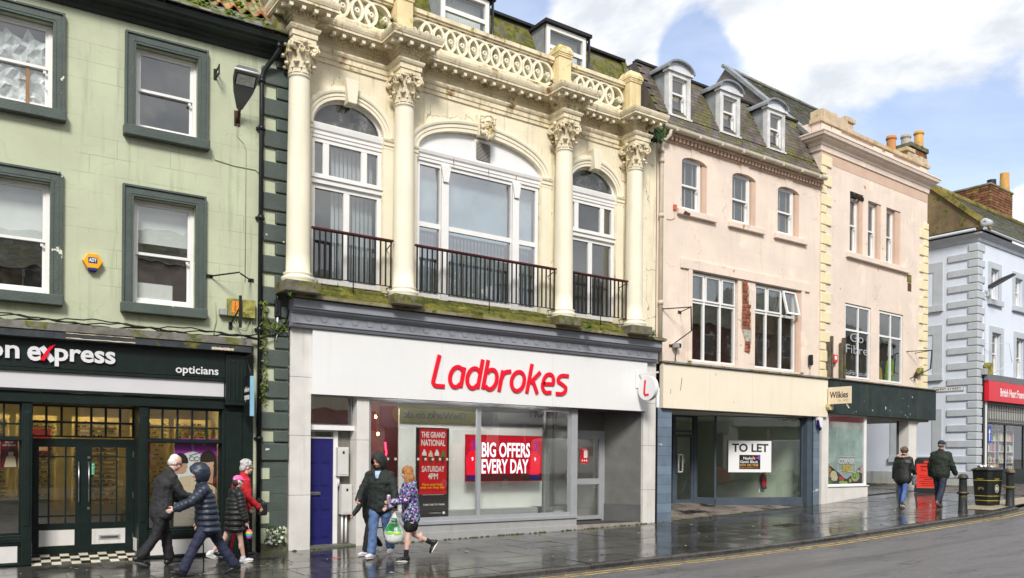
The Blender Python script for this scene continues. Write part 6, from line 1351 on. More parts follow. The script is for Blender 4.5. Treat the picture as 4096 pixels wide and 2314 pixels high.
# slate roof with lead-covered verge
rz0, rz1, ry1 = 11.3, 14.45, 3.5
rd = MB().quad((.0, .4, rz0), (DW, .4, rz0), (DW, ry1, rz1), (.0, ry1, rz1)).quad((0, ry1, rz1), (DW, ry1, rz1), (DW, 6.8, rz0), (0, 6.8, rz0)).build('roof', m_felt, D_)
MB().prismx([(.4, rz0), (ry1, rz1), (6.8, rz0)], -.02, .0).build('slate_hung_gable', m_slate, rd)
mb = MB()
for r in range(28):
    for k in range(24):
        t0 = r/28; y_ = .4+(ry1-.4)*t0; z_ = rz0+(rz1-rz0)*t0; x_ = .05+k*.262+(.13 if r % 2 else 0); t1 = (r+1.15)/28; y2, z2 = .4+(ry1-.4)*t1, rz0+(rz1-rz0)*t1; e = .028+rnd()*.006
        mb.add([(x_, y_-e*.7, z_+e*.7), (x_+.252, y_-e*.7, z_+e*.7), (x_+.252, y2-.006, z2+.006), (x_, y2-.006, z2+.006), (x_, y_, z_), (x_+.252, y_, z_)], [(0, 1, 2, 3), (4, 5, 1, 0)])
tag(mb.build('slate_courses', m_slate2, rd), kind='stuff')
n_ = Vector((0, -(rz1-rz0), ry1-.4)).normalized(); mb = MB()
pa, pb = Vector((0, .3, rz0-.1)), Vector((0, ry1, rz1))
for x0_, x1_, e0, e1 in ((-.10, .30, .02, .12),):
    q = [pa+n_*e0, pb+n_*e0, pb+n_*e1, pa+n_*e1]; mb.add([(x0_, p.y, p.z) for p in q]+[(x1_, p.y, p.z) for p in q], [(0, 1, 2, 3), (7, 6, 5, 4), (3, 2, 6, 7), (0, 3, 7, 4), (1, 5, 6, 2)])
mb.build('lead_verge', m_lead, rd); mb = MB(); mb.tube([(-.12, ry1, rz1+.10), (DW, ry1, rz1+.06)], .06, 8); mb.build('ridge', m_slate2, rd)
MB().quad((-.10, .42, 10.6), (.0, .3, 10.4), (.02, .75, 11.65), (-.06, 1.2, 12.3)).build('lead_flashing', m_lead, rd)
MB().add([(-.6, 1.3, 11.95), (.0, 1.2, 11.9), (.0, 1.7, 12.25), (-.7, 1.9, 12.1), (-.35, 1.4, 12.15), (-.2, 1.6, 12.35)], [(0, 1, 4), (1, 2, 5, 4), (2, 3, 5), (3, 0, 4, 5)]).build('lead_heap', m_lead, rd)
MB().quad((1.4, 1.0, 12.1), (3.6, .5, 11.75), (3.6, 3, 12.6), (1.4, 3, 13.2)).build('hidden_slope', m_mosslope, rd)
# chimney stack with three pots
ch_x0, ch_x1 = FD.X(3642, 600, 2.2), FD.X(3706, 600, 2.2); cz1 = FD.Z(3690, 592, 2.2)
ch = MB().box(ch_x0, ch_x1, 2.2, 3.0, 10.5, cz1-.18).build('chimney', m_mortar, D_)
for r in range(15):
    z_ = cz1-.2-r*.085
    for k in range(int((ch_x1-ch_x0)/.235)):
        x_ = ch_x0+.235*k+(.11 if r % 2 else 0)
        if x_+.22 < ch_x1+.02 and k >= 0: MB().box(x_, x_+.222, 2.185-rnd()*.006, 2.25, z_-.075, z_).build('brick', m_brick_y, ch)
    MB().box(ch_x1-.06, ch_x1+.012+rnd()*.008, 2.19, 2.9, z_-.075, z_).build('brick', m_brick_y, ch)
boxo('chimney_cap', m_moss, ch, ch_x0-.08, ch_x1+.05, 2.12, 3.05, cz1-.18, cz1, .03)
for (pxc, pt, pb, m_) in ((3565, 547, 590, m_pot_o), (3623, 542, 590, m_pot_g), (3675, 528, 585, m_pot_y)):
    xx = FD.X(pxc, 570, 2.6); zt = FD.Z(pxc, pt, 2.6); zb = zt-.62; mb = MB(); h_ = zt-zb
    mb.lathe([(.17, zb), (.165, zb+h_*.75), (.16, zt-.14), (.20, zt-.12), (.20, zt-.05), (.175, zt-.04), (.18, zt), (.13, zt), (.13, zt-.3)], xx, 2.6, 16); mb.build('chimney_pot', m_, ch)
# damaged render: exposed brick slot
boxo('render_hole', M('dark_brick_slot', (.12, .05, .025), .9, .4, 12, .5), D_, 5.10, 5.34, -.006, .01, 7.35, 7.62); boxo('render_hole', M('mossy_slot', (.20, .16, .05), .9, .4, 12, .5, moss=.4), D_, 5.06, 5.34, -.008, .01, 7.64, 7.90)
# steel posts, alarm, bracket on the first floor
for px in (3318, 3328, 3367, 3378):
    x_, z_ = FD.P(px, 1500, -.1); zt = FD.Z(px, (1368, 1345, 1372, 1352)[(3318, 3328, 3367, 3378).index(px)], -.1); boxo('steel_upright', M('mossy_steel', (.12, .10, .07), .8, .4, 6, .4, moss=.3), D_, x_-.035, x_+.035, -.12, -.03, 4.14, zt)
p, x_, z_ = on(FD, 3337, 1437, -.05); t = thing('alarm_box', 'red alarm box with white print between two steel uprights', 'alarm box', p, FD.a); MB().prism([(-.11, .13), (-.11, -.08), (0, -.16), (.11, -.08), (.11, .13)], -.05, .05).build('case', M('alarm_red', (.60, .03, .03), .4), t, bevel=.01, fix=True); flat('print', m_white_p, t, R4(-.06, .06, -.02, .09), -.0515)
p, x_, z_ = on(FD, 3650, 1470, -.5); SB3 = thing('sign_bracket', 'black empty sign bracket on the corner of the gabled building', 'bracket', FD.world(x_, 0, z_), FD.a)
def lp3(px, py, y): q = FD.P(px, py, y); return (q[0]-x_, y, q[1]-z_)
mb = MB(); mb.tube([lp3(3625, 1407, 0), lp3(3728, 1402, -.55)], .014, 6).tube([lp3(3660, 1414, 0), lp3(3728, 1402, -.55)], .012, 6).tube([lp3(3728, 1400, -.55), lp3(3722, 1476, -.55)], .022, 6).tube([lp3(3722, 1476, -.55), lp3(3640, 1515, 0)], .016, 6); mb.build('frame', m_iron, SB3)
p, x_, z_ = on(FD, 3675, 1488, -.05); t = thing('junction_box', 'yellowed broken electrical box beside the corner sign bracket', 'electrical box', p, FD.a); MB().box(-.13, .13, -.10, 0, -.12, .12).build('case', m_box_y, t, bevel=.01); MB().box(-.28, -.18, -.05, 0, -.24, -.04).build('plate', m_rust, t)
# dark fascia, corner shop window, passage pillar
boxo('fascia', m_dkfascia, D_, .28, 6.78, -.16, 0, 3.12, 4.13, .006); boxo('fascia_return', m_dkfascia, D_, 6.6, 6.78, 0, 6, 3.12, 4.13); boxo('fascia_capping', M('mossy_lead', (.17, .16, .14)), D_, .24, 6.82, -.22, .02, 4.132, 4.165); boxo('fascia_hole', m_black_p, D_, 5.23, 5.42, -.163, -.158, 3.62, 3.82)
boxo('soffit', M('grey_soffit', (.40, .39, .36), .7, .1, 2, .1), D_, 2.6, 6.6, 0, 7, 3.06, 3.12)
boxo('shop_pier', m_white_old if False else M('dirty_white_render', (.72, .70, .66), .6, .05, 3, .1, streak=.25, scol=(.40, .26, .12)), D_, .07, .42, -.06, 3, .42, 3.12)
m_dw = M('dirty_white_render', (.72, .70, .66))
boxo('stall_riser', m_dw, D_, .42, 2.62, -.06, .25, .4, .94, .006); boxo('stall_sill', m_white, D_, .40, 2.64, -.09, .2, .942, .975)
gridwin(D_, [.42, 2.60], [.975, 3.12], -.02, m_white, G3, .05, .05, .06, 'shop_window')
boxo('side_window', m_white, D_, 2.50, 2.60, 0, 3, .4, 3.1); boxo('back_wall', m_int_w, D_, .42, 2.5, 2.8, 2.85, .5, 3.1)
# vinyl in the corner shop window
t = thing('window_vinyl', 'corner shop vinyl with vegetables across the white framed window', 'vinyl', FD.world(.48, .06, .99), FD.a); w_, h_ = 2.06, 2.08
m_frost = M('frosted_vinyl', (.42, .53, .53), .55, .22, 2.2, .4, 6)
boxo('frosting', m_frost, t, 0, w_, 0, .01, 0, h_*.92)
flat('dark_band', m_black_p, t, [(0, 0), (w_, 0), (w_, h_*.30), (w_*.57, h_*.09), (w_*.52, h_*.09), (0, h_*.33)], -.001)
text('CORNER', 'lettering', m_white_p, t, w_*.33, w_*.76, h_*.30, h_*.39, -.016, .002, .05, .12); text('SHOP', 'lettering', M('yellow_print', (.85, .55, .01)), t, w_*.42, w_*.68, h_*.20, h_*.29, -.016, .002, .05, .12)
mb = MB(); stroke(mb, [(w_*.78, h_*.41), (w_*.31, h_*.42), (w_*.30, h_*.20), (w_*.42, h_*.205)], .022, -.017, -.0152); stroke(mb, [(w_*.76, h_*.40), (w_*.78, h_*.18), (w_*.55, h_*.20)], .022, -.019, -.0172); mb.build('printed_frame', m_white_p, t)
for k, (c_, cc, cx, cz, rx, rz) in enumerate((('veg_tan', (.40, .24, .12), .05, .28, .05, .035), ('veg_tan', 0, .09, .22, .055, .035), ('veg_tan', 0, .04, .17, .05, .035), ('veg_tan', 0, .10, .14, .05, .03), ('veg_cream', (.72, .62, .40), .20, .15, .085, .06), ('veg_cream', 0, .24, .11, .07, .05), ('veg_cream', 0, .19, .10, .05, .04), ('veg_dark', (.06, .14, .03), .10, .05, .09, .035), ('veg_dark', 0, .04, .03, .06, .03), ('veg_red', (.66, .02, .03), .38, .10, .035, .03), ('veg_red', 0, .44, .09, .035, .03), ('veg_lime', (.30, .48, .08), .42, .04, .08, .022), ('veg_lime', 0, .52, .03, .06, .022), ('veg_bowl', (.50, .38, .22), .78, .13, .115, .085), ('veg_green', (.10, .27, .04), .78, .14, .09, .062), ('veg_lime', 0, .76, .16, .022, .05), ('veg_lime', 0, .82, .13, .022, .05), ('veg_lime', 0, .64, .06, .035, .03), ('veg_pink', (.62, .38, .46), .95, .22, .05, .055), ('veg_pale', (.62, .68, .45), .86, .20, .04, .02))):
    flat('printed_vegetable', M(c_, cc, .5, .3, 20, 0) if cc else MATS[c_], t, ellpts(cx*w_, cz*h_, rx*w_, rz*h_, 14), -.0022-.0006*k)
# passage pillar
boxo('passage_pillar', m_dw, D_, 5.31, 5.83, .03, .36, .6, 3.1); boxo('passage_pier', m_dgrey, D_, 5.33, 5.80, .36, .46, .6, 3.1)
MB().prism([(5.82, 3.09), (5.82, 2.75), (5.88, 2.86), (5.98, 2.99), (6.15, 3.07), (6.3, 3.09)], .06, .32).build('pillar_bracket', m_dw, D_, fix=True)
p, x_, z_ = on(FD, 3644, 1735, .09); t = thing('hydrant_plate', 'yellow hydrant plate with a black letter on the white pillar', 'sign', p, FD.a); boxo('plate', M('hydrant_yellow', (.80, .48, .01)), t, -.08, .08, -.012, .0, -.20, .20); text('H', 'lettering', m_black_p, t, -.05, .05, -.10, .10, -.012, .003, .02)
# hanging shop sign, bell box, camera
hx0 = FD.X(3290, 1590, -.05); hz1_, hz0_ = FD.Z(3330, 1562, -.4), FD.Z(3330, 1616, -.4)
t = thing('hanging_sign', 'cream projecting shop sign with dark lettering on the dark green fascia', 'sign', FD.world(.18, -.17, 3.37), FD.a)
MB().box(-.02, .02, -.74, -.02, 0, .49).build('board', M('cream_board', (.78, .66, .48), .5, .03), t, bevel=.004); text('Wilkies', 'lettering', m_black_p, t, .05, .62, .17, .36, 0, .003, .015, loc=(-.02, -.03, 0), rot=(0, 0, -pi/2)); text('Est. 1898', 'lettering', M('tan_print', (.55, .42, .28)), t, .30, .62, .07, .13, 0, .003, 0, .2, loc=(-.02, -.03, 0), rot=(0, 0, -pi/2)); mb = MB(); mb.tube([(0, -.4, .49), (0, -.40, .70)], .008, 6); mb.build('rod', m_iron, t)
p, x_, z_ = on(FD, 3318, 1628, -.2); t = thing('alarm_box', 'small yellowed bell box under the cream projecting sign', 'alarm box', p, FD.a); MB().prism([(-.13, .08), (-.13, -.02), (-.07, -.10), (.10, -.10), (.13, -.04), (.13, .08)], -.06, .04).build('case', M('yellowed_plastic', (.60, .52, .25), .5), t, bevel=.01, fix=True); text('SETON', 'lettering', m_black_p, t, -.08, .10, .0, .05, -.06, .002)
p, x_, z_ = on(FD, 3276, 1690, -.1); t = thing('alarm_box', 'white and navy alarm box under the blank cream fascia', 'alarm box', p, FD.a); MB().prism([(-.12, .14), (-.10, -.02), (-.02, -.16), (.04, -.16), (.12, .0), (.12, .14)], -.06, .04).build('case', m_white, t, bevel=.01, fix=True); MB().prism([(-.13, .06), (-.10, -.12), (.0, -.24), (.05, -.17), (-.03, -.13), (-.1, .06)], -.065, -.0).build('strobe', M('deep_blue_plastic', (.02, .015, .17)), t, fix=True)

# ------------------------------------------------------------------ E: pale blue building across the side street, with the charity shop
E_ = thing('pale_blue_building', 'pale blue corner building with grey quoins, mossy slate roof and a charity shop', 'building', frame_obj(FE), FE.a)
EZ = .70; EH = 9.80; EL = 9.0
mb = MB(); ops = [(1.06, 1.72, 7.62, 8.78, 0, .22), (3.15, 3.85, 7.62, 8.72, 0, .22), (1.18, 1.95, 4.86, 6.46, 0, .22), (3.3, 4.1, 4.86, 6.46, 0, .22), (5.4, 6.1, 7.6, 8.7, 0, .2), (5.6, 6.3, 4.86, 6.46, 0, .2), (.80, 8.8, .9, 4.0, 0, .2)]
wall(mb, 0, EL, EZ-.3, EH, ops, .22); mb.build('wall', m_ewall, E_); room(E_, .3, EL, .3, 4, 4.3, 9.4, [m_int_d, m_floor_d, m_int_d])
MB().quad((0, 12, EZ-.5), (0, 0, EZ-.5), (0, 0, EH), (0, 12, EH)).build('side_wall', m_ewall, E_)
for (a, b, c, d, bars) in ((1.06, 1.66, 7.63, 8.77, 2), (3.15, 3.8, 7.63, 8.71, 3), (1.18, 1.88, 4.87, 6.45, 0), (3.3, 4.02, 4.87, 6.45, 0)):
    sash(E_, a, b, c, d, (c+d)/2+.02, .10, m_white, G1, bars=bars)
    for nm in (0,):
        s2 = MB(); s2.box(a-.22, a, -.03, .01, c, d+.22).box(b+.06, b+.28, -.03, .01, c, d+.22).box(a, b+.06, -.03, .01, d, d+.22); s2.build('window_surround', m_egrey, E_); MB().box(a-.26, b+.32, -.11, .02, c-.20, c-.004).build('sill', m_egrey, E_, bevel=.01)
# corner quoins and blind windows on the side
z = 9.50; i = 0
while z > .95:
    h = .28; wl, wr_ = ((.62, .30) if i % 2 else (.30, .52)); pr = .05
    MB().box(-pr, wr_ if i % 2 == 0 else .34, -pr, wl if i % 2 == 0 else 1.02, z-h+.012, z-.010).build('quoin', m_egrey, E_, bevel=.022); z -= h+.0; i += 1
for (c, d) in ((7.46, 9.05), (4.92, 6.74), (2.0, 4.0) if False else (1.9, 3.65)):
    for y0 in (1.2, 5.2, 8.6):
        y1 = y0+1.25; s2 = MB()
        s2.box(-.03, .01, y0, y0+.34, c, d).box(-.03, .01, y1+.34, y1+.68, c, d).box(-.03, .01, y0+.34, y1+.34, d-.34, d); s2.build('blind_window_surround', m_egrey, E_); boxo('blind_window_sill', m_egrey, E_, -.10, .02, y0-.03, y1+.71, c-.22, c-.003)
        boxo('blind_window', m_ewall, E_, -.004, .01, y0+.34, y1+.34, c, d-.34)
boxo('plinth', m_ebase, E_, -.03, .01, .0, 12, EZ-.3, 1.32); boxo('kerb_course', m_moss2, E_, -.16, .0, -.1, 12, EZ-.3, .86, .02)
mb = MB(); mb.sweep([(0, 9.55), (.05, 9.58), (.08, 9.68), (.20, 9.78), (.22, 9.84), (0, 9.86)], [(0, 12), (0, 0), (EL, 0)]); mb.build('cornice', m_egrey, E_, fix=True)
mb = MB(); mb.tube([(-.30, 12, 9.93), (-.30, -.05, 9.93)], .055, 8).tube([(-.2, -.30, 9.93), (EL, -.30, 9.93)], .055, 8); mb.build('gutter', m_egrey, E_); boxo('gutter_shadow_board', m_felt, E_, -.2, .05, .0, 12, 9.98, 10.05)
# gable, slate slope, skews and the brick stack
gy, gz = 5.4, 13.0
gy = 1.75; gz = 11.95 
MB().prismx([(-.36, 9.94), (gy, gz), (gy+3.1, 9.94)], -.02, .1).build('gable_wall', m_tan, E_)
re = MB().quad((-.05, -.35, 9.95), (EL, -.35, 9.95), (EL, gy, gz), (-.05, gy, gz)).quad((0, gy, gz), (EL, gy, gz), (EL, 5, 9.9), (0, 5, 9.9)).build('roof', m_felt, E_)
mb = MB(); n = 18
for r in range(n):
    t0, t1 = r/n, (r+1.2)/n
    for k in range(30):
        x_ = .12+k*.29+(.14 if r % 2 else 0); ya, yb = -.35+(gy+.35)*t0, -.35+(gy+.35)*t1; za, zb = 9.95+(gz-9.95)*t0, 9.95+(gz-9.95)*t1; e = .03+rnd()*.008
        mb.add([(x_, ya-e*.6, za+e*.8), (x_+.28, ya-e*.6, za+e*.8), (x_+.28, yb-.005, zb+.008), (x_, yb-.005, zb+.008), (x_, ya, za), (x_+.28, ya, za)], [(0, 1, 2, 3), (4, 5, 1, 0)])
tag(mb.build('slate_courses', M('mossy_green_slate', (.20, .195, .18), .6, .25, 3, .35, 26, moss=.22, wet=3), re), kind='stuff')
sk = MB(); q = [(-.40, 9.93), (gy, gz-.03), (gy, gz+.2), (-.40, 10.14)]; sk.add([(-.10, a, b) for a, b in q]+[(.16, a, b) for a, b in q], [(0, 1, 2, 3), (7, 6, 5, 4), (3, 2, 6, 7), (0, 3, 7, 4)]); sk.build('skew_coping', M('yellow_moss_stone', (.24, .19, .05), .85, .4, 4, .7, 22, moss=.45), re)
mb = MB(); mb.tube([(-.1, gy, gz+.05), (EL, gy, gz+.05)], .12, 8); mb.build('ridge', M('yellow_moss_stone', (.24, .19, .05)), re)
mb = MB(); mb.tube([(-.18, -.30, 10.14), (.16, -.30, 10.14)], .15, 16); mb.build('scroll_end', m_egrey, re)
mb = MB(); mb.lathe([(.05, 0), (.14, 0), (.15, .03), (.14, .06), (.05, .06)], 0, 0, 16); mb.build('scroll_face', m_egrey, re, (-.20, -.30, 10.14), (0, pi/2, 0))
sx0, sx1, sy0, sy1 = FE.X(3962, 900, gy+.3), FE.X(4050, 900, gy+.3), gy+.3, gy+2.0; sz1 = FE.Z(4010, 752, gy+.3)
st = boxo('chimney', m_mortar, E_, sx0+.03, sx1-.03, sy0+.03, sy1, 9.9, sz1-.1)
nr = int((sz1-10.8)/.115)
for r in range(nr):
    z_ = sz1-.1-r*.115; n = 6; bwid = (sx1-sx0)/n
    for k in range(n+1):
        a = max(sx0, sx0+bwid*(k-(.5 if r % 2 else 0))); b = min(sx1, sx0+bwid*(k+1-(.5 if r % 2 else 0)))-.014
        if b-a > .05: MB().box(a, b, sy0-rnd()*.012, sy0+.1, z_-.098, z_).build('brick', m_brick_y, st, bevel=.008)
    for k in range(6):
        a = sy0+.11+.31*(k-(.5 if r % 2 else 0)); MB().box(sx0-rnd()*.012, sx0+.1, max(sy0+.11, a), min(sy1, a+.29), z_-.098, z_).build('brick', m_brick_y, st, bevel=.008)
boxo('chimney_cap', m_moss2, st, sx0-.04, sx1+.04, sy0-.04, sy1, sz1-.1, sz1, .03)
for (pxc, pt, y_, m_, tilt) in ((3966, 722, sy0+.5, m_iron, 0), (4018, 694, sy0+.28, m_pot_y, .02)):
    xx = FE.X(pxc, 740, y_); zt = FE.Z(pxc, pt, y_); mb = MB(); mb.lathe([(.21, sz1-.05), (.18, zt-.05), (.19, zt), (.13, zt), (.13, zt-.3)], xx, y_, 14); mb.build('chimney_pot', m_, st)
# charity shop
boxo('shop_return', m_black_green, E_, .36, .52, -.08, .4, .8, 4.9); boxo('shop_lead_top', M('grey_flashing', (.16, .16, .17)), E_, .38, EL, -.22, .02, 4.63, 4.86)
CS = thing('shop_sign', 'red charity shop fascia with white lettering on the pale blue building', 'sign', FE.world(.42, -.14, 3.90), FE.a); boxo('panel', M('charity_red', (.68, .012, .03), .35, .04), CS, 0, 8.4, -.10, .12, 0, .72, .008)
text('British Heart Foundation', 'lettering', m_white_p, CS, .95, 3.62, .20, .50, -.10, .006, .012)
boxo('shop_post', m_white, E_, .50, .62, -.10, .02, .86, 3.88); mb = MB(); mb.box(.62, .80, -.06, .1, .86, 3.9).box(.8, 8.8, -.04, .1, 3.80, 3.9).box(.8, 8.8, -.04, .1, 3.12, 3.18).box(.8, 8.8, -.04, .25, .86, 1.42); mb.build('shop_frame', m_black_green, E_)
gridwin(E_, [.8, 2.45, 4.1, 6, 8.8], [1.42, 3.15], .0, m_black_green, G3, .05, .05, .06, 'shop_window'); lg = boxo('leaded_light', M('leaded_glass', (.34, .34, .32), .3, .1), E_, .8, 8.8, .02, .05, 3.18, 3.80); mb = MB()
for k in range(38): x_ = .85+k*.21; mb.box(x_, x_+.02, .005, .02, 3.18, 3.80); stroke(mb, [(x_, 3.34), (x_+.105, 3.22), (x_+.21, 3.34)], .016, .004, .018)
mb.box(.8, 8.8, .006, .02, 3.60, 3.62); tag(mb.build('lead_came', m_dgrey, lg), kind='stuff')
ce = room(E_, .7, 8.9, .12, 3.6, .9, 3.9, [M('charity_interior', (.20, .15, .10)), m_floor_d, m_int_w], 'shop_interior')
for x_ in (1.5, 2.9, 4.3): boxo('ceiling_light', EM('charity_ceiling_light', (1, .93, .8), 7.), ce, x_-.3, x_+.3, 1.2, 1.4, 3.84, 3.87)
cols = ['b_red', 'b_cream', 'b_blue', 'b_yellow', 'b_white', 'b_pink', 'b_green', 'b_black']; cc = [(.5, .02, .03), (.65, .55, .38), (.05, .12, .35), (.65, .45, .04), (.7, .7, .7), (.55, .2, .28), (.07, .22, .08), (.03, .03, .03)]
for (bx, by_, lab) in ((1.1, .35, 'shelf of mixed goods in the charity shop window'), (2.6, .30, 'shelf of bright books in the right part of the charity shop window')):
    t = thing('shop_shelf', lab, 'shelf', FE.world(bx, by_, .9), FE.a); mb = MB()
    for r in range(5): mb.box(0, 1.35, 0, .3, .35+r*.42, .37+r*.42)
    mb.box(0, .02, 0, .02, 0, 2.1).box(1.33, 1.35, 0, .02, 0, 2.1).box(.66, .68, 0, .02, 0, 2.1); mb.build('rack', m_white, t); mb = MB()
    for r in range(5):
        x_ = .03
        while x_ < 1.28: w_ = .05+rnd()*.09; mb.mat(random.randrange(8)).box(x_, x_+w_, .03, .1+rnd()*.1, .37+r*.42, .37+r*.42+.16+rnd()*.17); x_ += w_+.012
    tag(mb.build('goods', [M(a, b, .5, .25, 14, 0) for a, b in zip(cols, cc)], t), kind='stuff')
t = thing('window_sticker', 'blue sticker with a white arrow in the charity shop window', 'sticker', FE.world(.86, -.03, 2.4), FE.a); boxo('sheet', M('sticker_blue', (.03, .08, .45)), t, 0, .26, -.006, 0, 0, .62); flat('arrow', m_white_p, t, [(.10, .08), (.16, .08), (.16, .38), (.21, .38), (.13, .54), (.05, .38), (.10, .38)], -.0075)
t = thing('hanging_garment', 'yellow and navy garment hanging in the charity shop window', 'garment', FE.world(.98, .2, 1.5), FE.a); MB().prism([(0, .45), (.3, .45), (.34, .85), (.2, .98), (.1, .98), (-.02, .85)], -.05, .05).build('top', M('garment_yellow', (.70, .40, .02), .8), t, fix=True); MB().prism([(.02, 0), (.28, 0), (.3, .45), (0, .45)], -.04, .04).build('trousers', M('garment_navy', (.03, .05, .14), .8), t, fix=True)
t = thing('toy_basket', 'low basket of soft toys beside papers in the charity shop window', 'basket', FE.world(1.2, .1, 1.42), FE.a); boxo('basket', M('wicker', (.40, .24, .12)), t, 0, .95, 0, .2, 0, .06); mb = MB()
for k in range(30): mb.ell((.05+.85*rnd(), .1*rnd(), .06+.12*rnd()), (.06, .06, .05), 7, 5)
tag(mb.build('soft_toys', M('toy_tan', (.55, .38, .24), .9, .4, 14), t), kind='stuff')
# street name plate, street lamp, boxes
p, x_, z_ = on(FE, 3795, 1556, 0); sy = 1.06; zc = 4.32; Fe2 = Fr(30.4, -.03, 93.)
a_, b_ = Fe2.X(3733, 1556), Fe2.X(3858, 1556); z0_, z1_ = Fe2.Z(3795, 1567), Fe2.Z(3795, 1546)
NP = thing('street_name_plate', 'white street name plate with black letters on the pale blue side wall', 'sign', FE.world(-.015, max(a_, b_), z0_), FE.a-pi/2); L_ = abs(b_-a_)
boxo('plate', m_white, NP, 0, L_, -.012, 0, 0, z1_-z0_); mb = MB(); hh = z1_-z0_; stroke(mb, [(.03, .02), (L_-.03, .02), (L_-.03, hh-.02), (.03, hh-.02), (.03, .02)], .012, -.015, -.012); mb.build('border', m_black_p, NP); text('WEST STREET', 'lettering', m_black_p, NP, .10, L_-.10, .06, hh-.06, -.012, .003, .008)
p, x_, z_ = on(FE, 3945, 1160, -.05); t = thing('street_lamp', 'dark flat headed street light on the pale blue front wall', 'street lamp', FE.world(x_, 0, z_), FE.a)
mb = MB(); mb.tube([(0, 0, -.25), (0, -.12, -.2), (0, -.14, .0), (0, -.22, .05)], .035, 8).box(-.05, .05, -.03, 0, -.35, -.1); mb.build('bracket', m_white, t)
MB().add([(-.13, -.15, .02), (.13, -.15, .02), (.20, -.55, .22), (.14, -.98, .40), (-.14, -.98, .40), (-.20, -.55, .22), (-.10, -.15, .13), (.10, -.15, .13), (.16, -.55, .30), (.12, -.98, .43), (-.12, -.98, .43), (-.16, -.55, .30)], [(5, 4, 3, 2, 1, 0), (6, 7, 8, 9, 10, 11)]+[(k, (k+1) % 6, (k+1) % 6+6, k+6) for k in range(6)]).build('head', M('lamp_dark', (.06, .065, .07), .4), t, fix=True); mb = MB(); mb.tube([(.02, -.01, -.35), (.02, -.01, -3.2)], .012, 5); mb.build('cable', m_egrey, t)
p, x_, z_ = on(FE, 3950, 1478, -.1); t = thing('junction_box', 'mossy junction box and bent bracket over the charity shop', 'electrical box', p, FE.a); MB().box(-.18, .18, -.12, .05, -.2, .22).build('case', m_box_y, t, bevel=.01); MB().box(-.42, -.2, -.1, .05, -.22, .0).build('case', m_grey_pl, t, bevel=.01); mb = MB(); mb.tube([(.2, -.1, -.15), (.8, -.5, .25)], .014, 6).tube([(-.5, 0, .9), (.8, -.4, .95), (.8, -.5, .25)], .010, 6); mb.build('bracket', m_white_old, t)
# rooftops further along
F2 = thing('far_roof_building', 'distant stone building with a brown roof beyond the pale blue corner', 'building', FE.world(EL+.1, 1.0, 0), FE.a)
boxo('wall', m_tan, F2, 0, 9, 0, 8, .5, 9.6); MB().prismx([(-.4, 9.5), (4, 12.3), (8.4, 9.5)], -.1, 9).build('roof', m_tile, F2)
# ------------------------------------------------------------------ people
_tx = bpy.data.textures.new('fold_noise', 'CLOUDS'); _tx.noise_scale = .075; _tx.noise_depth = 3
def blend(name, mb, m, parent=None, vox=.014, sm=3, disp=0):
    me = mb.mesh(name, [m] if not isinstance(m, list) else m); o = bpy.data.objects.new(name, me); COL.objects.link(o); o.parent = parent
    r = o.modifiers.new('remesh', 'REMESH'); r.mode = 'VOXEL'; r.voxel_size = vox; r.use_smooth_shade = True
    if sm: s = o.modifiers.new('smooth', 'SMOOTH'); s.iterations = sm; s.factor = .5
    if disp: d = o.modifiers.new('folds', 'DISPLACE'); d.texture = _tx; d.strength = disp; d.mid_level = .5; d.texture_coords = 'LOCAL'
    return o
m_skin = M('skin', (.62, .34, .25), .55, .08, 14, .05, 60, obj=True); m_skin_pale = M('pale_skin', (.66, .42, .34), .55, .08, 14, .05, 60, obj=True)
def joints(pose):
    J = {}; ln = rad(pose.get('lean', 4)); R = Matrix.Rotation(ln, 3, 'Y'); V = Vector
    legs = {}
    for sd, key in ((1, 'L'), (-1, 'R')):
        a, b, t = pose.get('leg'+key, (0, 0, 0)); a, b, t = rad(a), rad(b), rad(t)
        hip = V((0, sd*.088, -.03)); kn = hip+V((math.sin(a), 0, -math.cos(a)))*.43; an = kn+V((math.sin(a-b), 0, -math.cos(a-b)))*.41
        legs[key] = (hip, kn, an, V((math.cos(t), sd*.12, math.sin(t))).normalized())
    low = min(min(l[2].z-.075, (l[2]+l[3]*.17).z-.05) for l in legs.values()); J['ph'] = -low; up = V((0, 0, -low))
    for k, (h, kn, an, f) in legs.items(): J['hip'+k], J['kn'+k], J['an'+k], J['ft'+k] = h+up, kn+up, an+up, f
    pel = V((0, 0, 0))+up; J['pel'] = pel
    tr = lambda x, y, z: pel+R @ V((x, y, z))
    J['waist'] = tr(.0, 0, .16); J['chest'] = tr(.01, 0, .36); st = rad(pose.get('stoop', 0)); R2 = Matrix.Rotation(ln+st, 3, 'Y'); cp = J['chest']
    J['neck'] = cp+R2 @ V((-.005, 0, .17)); J['R2'] = R2
    hl = Matrix.Rotation(rad(pose.get('yaw', 0)), 3, 'Z') @ Matrix.Rotation(rad(pose.get('nod', 0))+ln*.5+st*.5, 3, 'Y'); J['HR'] = hl; J['head'] = J['neck']+Matrix.Rotation(ln*.5+st*.8, 3, 'Y') @ V((.025, 0, .10))+hl @ V((.0, 0, .085))
    for sd, key in ((1, 'L'), (-1, 'R')):
        sa, ab, e = pose.get('arm'+key, (0, 8, 15)); sh = cp+R2 @ V((0, sd*.175, .105)); sa, ab, e = rad(sa), rad(ab), rad(e)
        d1 = V((math.sin(sa)*math.cos(ab), sd*math.sin(ab), -math.cos(sa)*math.cos(ab))); el = sh+d1*.29
        d2 = V((math.sin(sa+e)*math.cos(ab*.4), sd*math.sin(ab*.4)-sd*pose.get('cross', 0)*.5*(e > .6), -math.cos(sa+e)*math.cos(ab*.4))).normalized(); wr = el+d2*.25
        J['sh'+key], J['el'+key], J['wr'+key], J['hd'+key] = sh, el, wr, d2
    return J
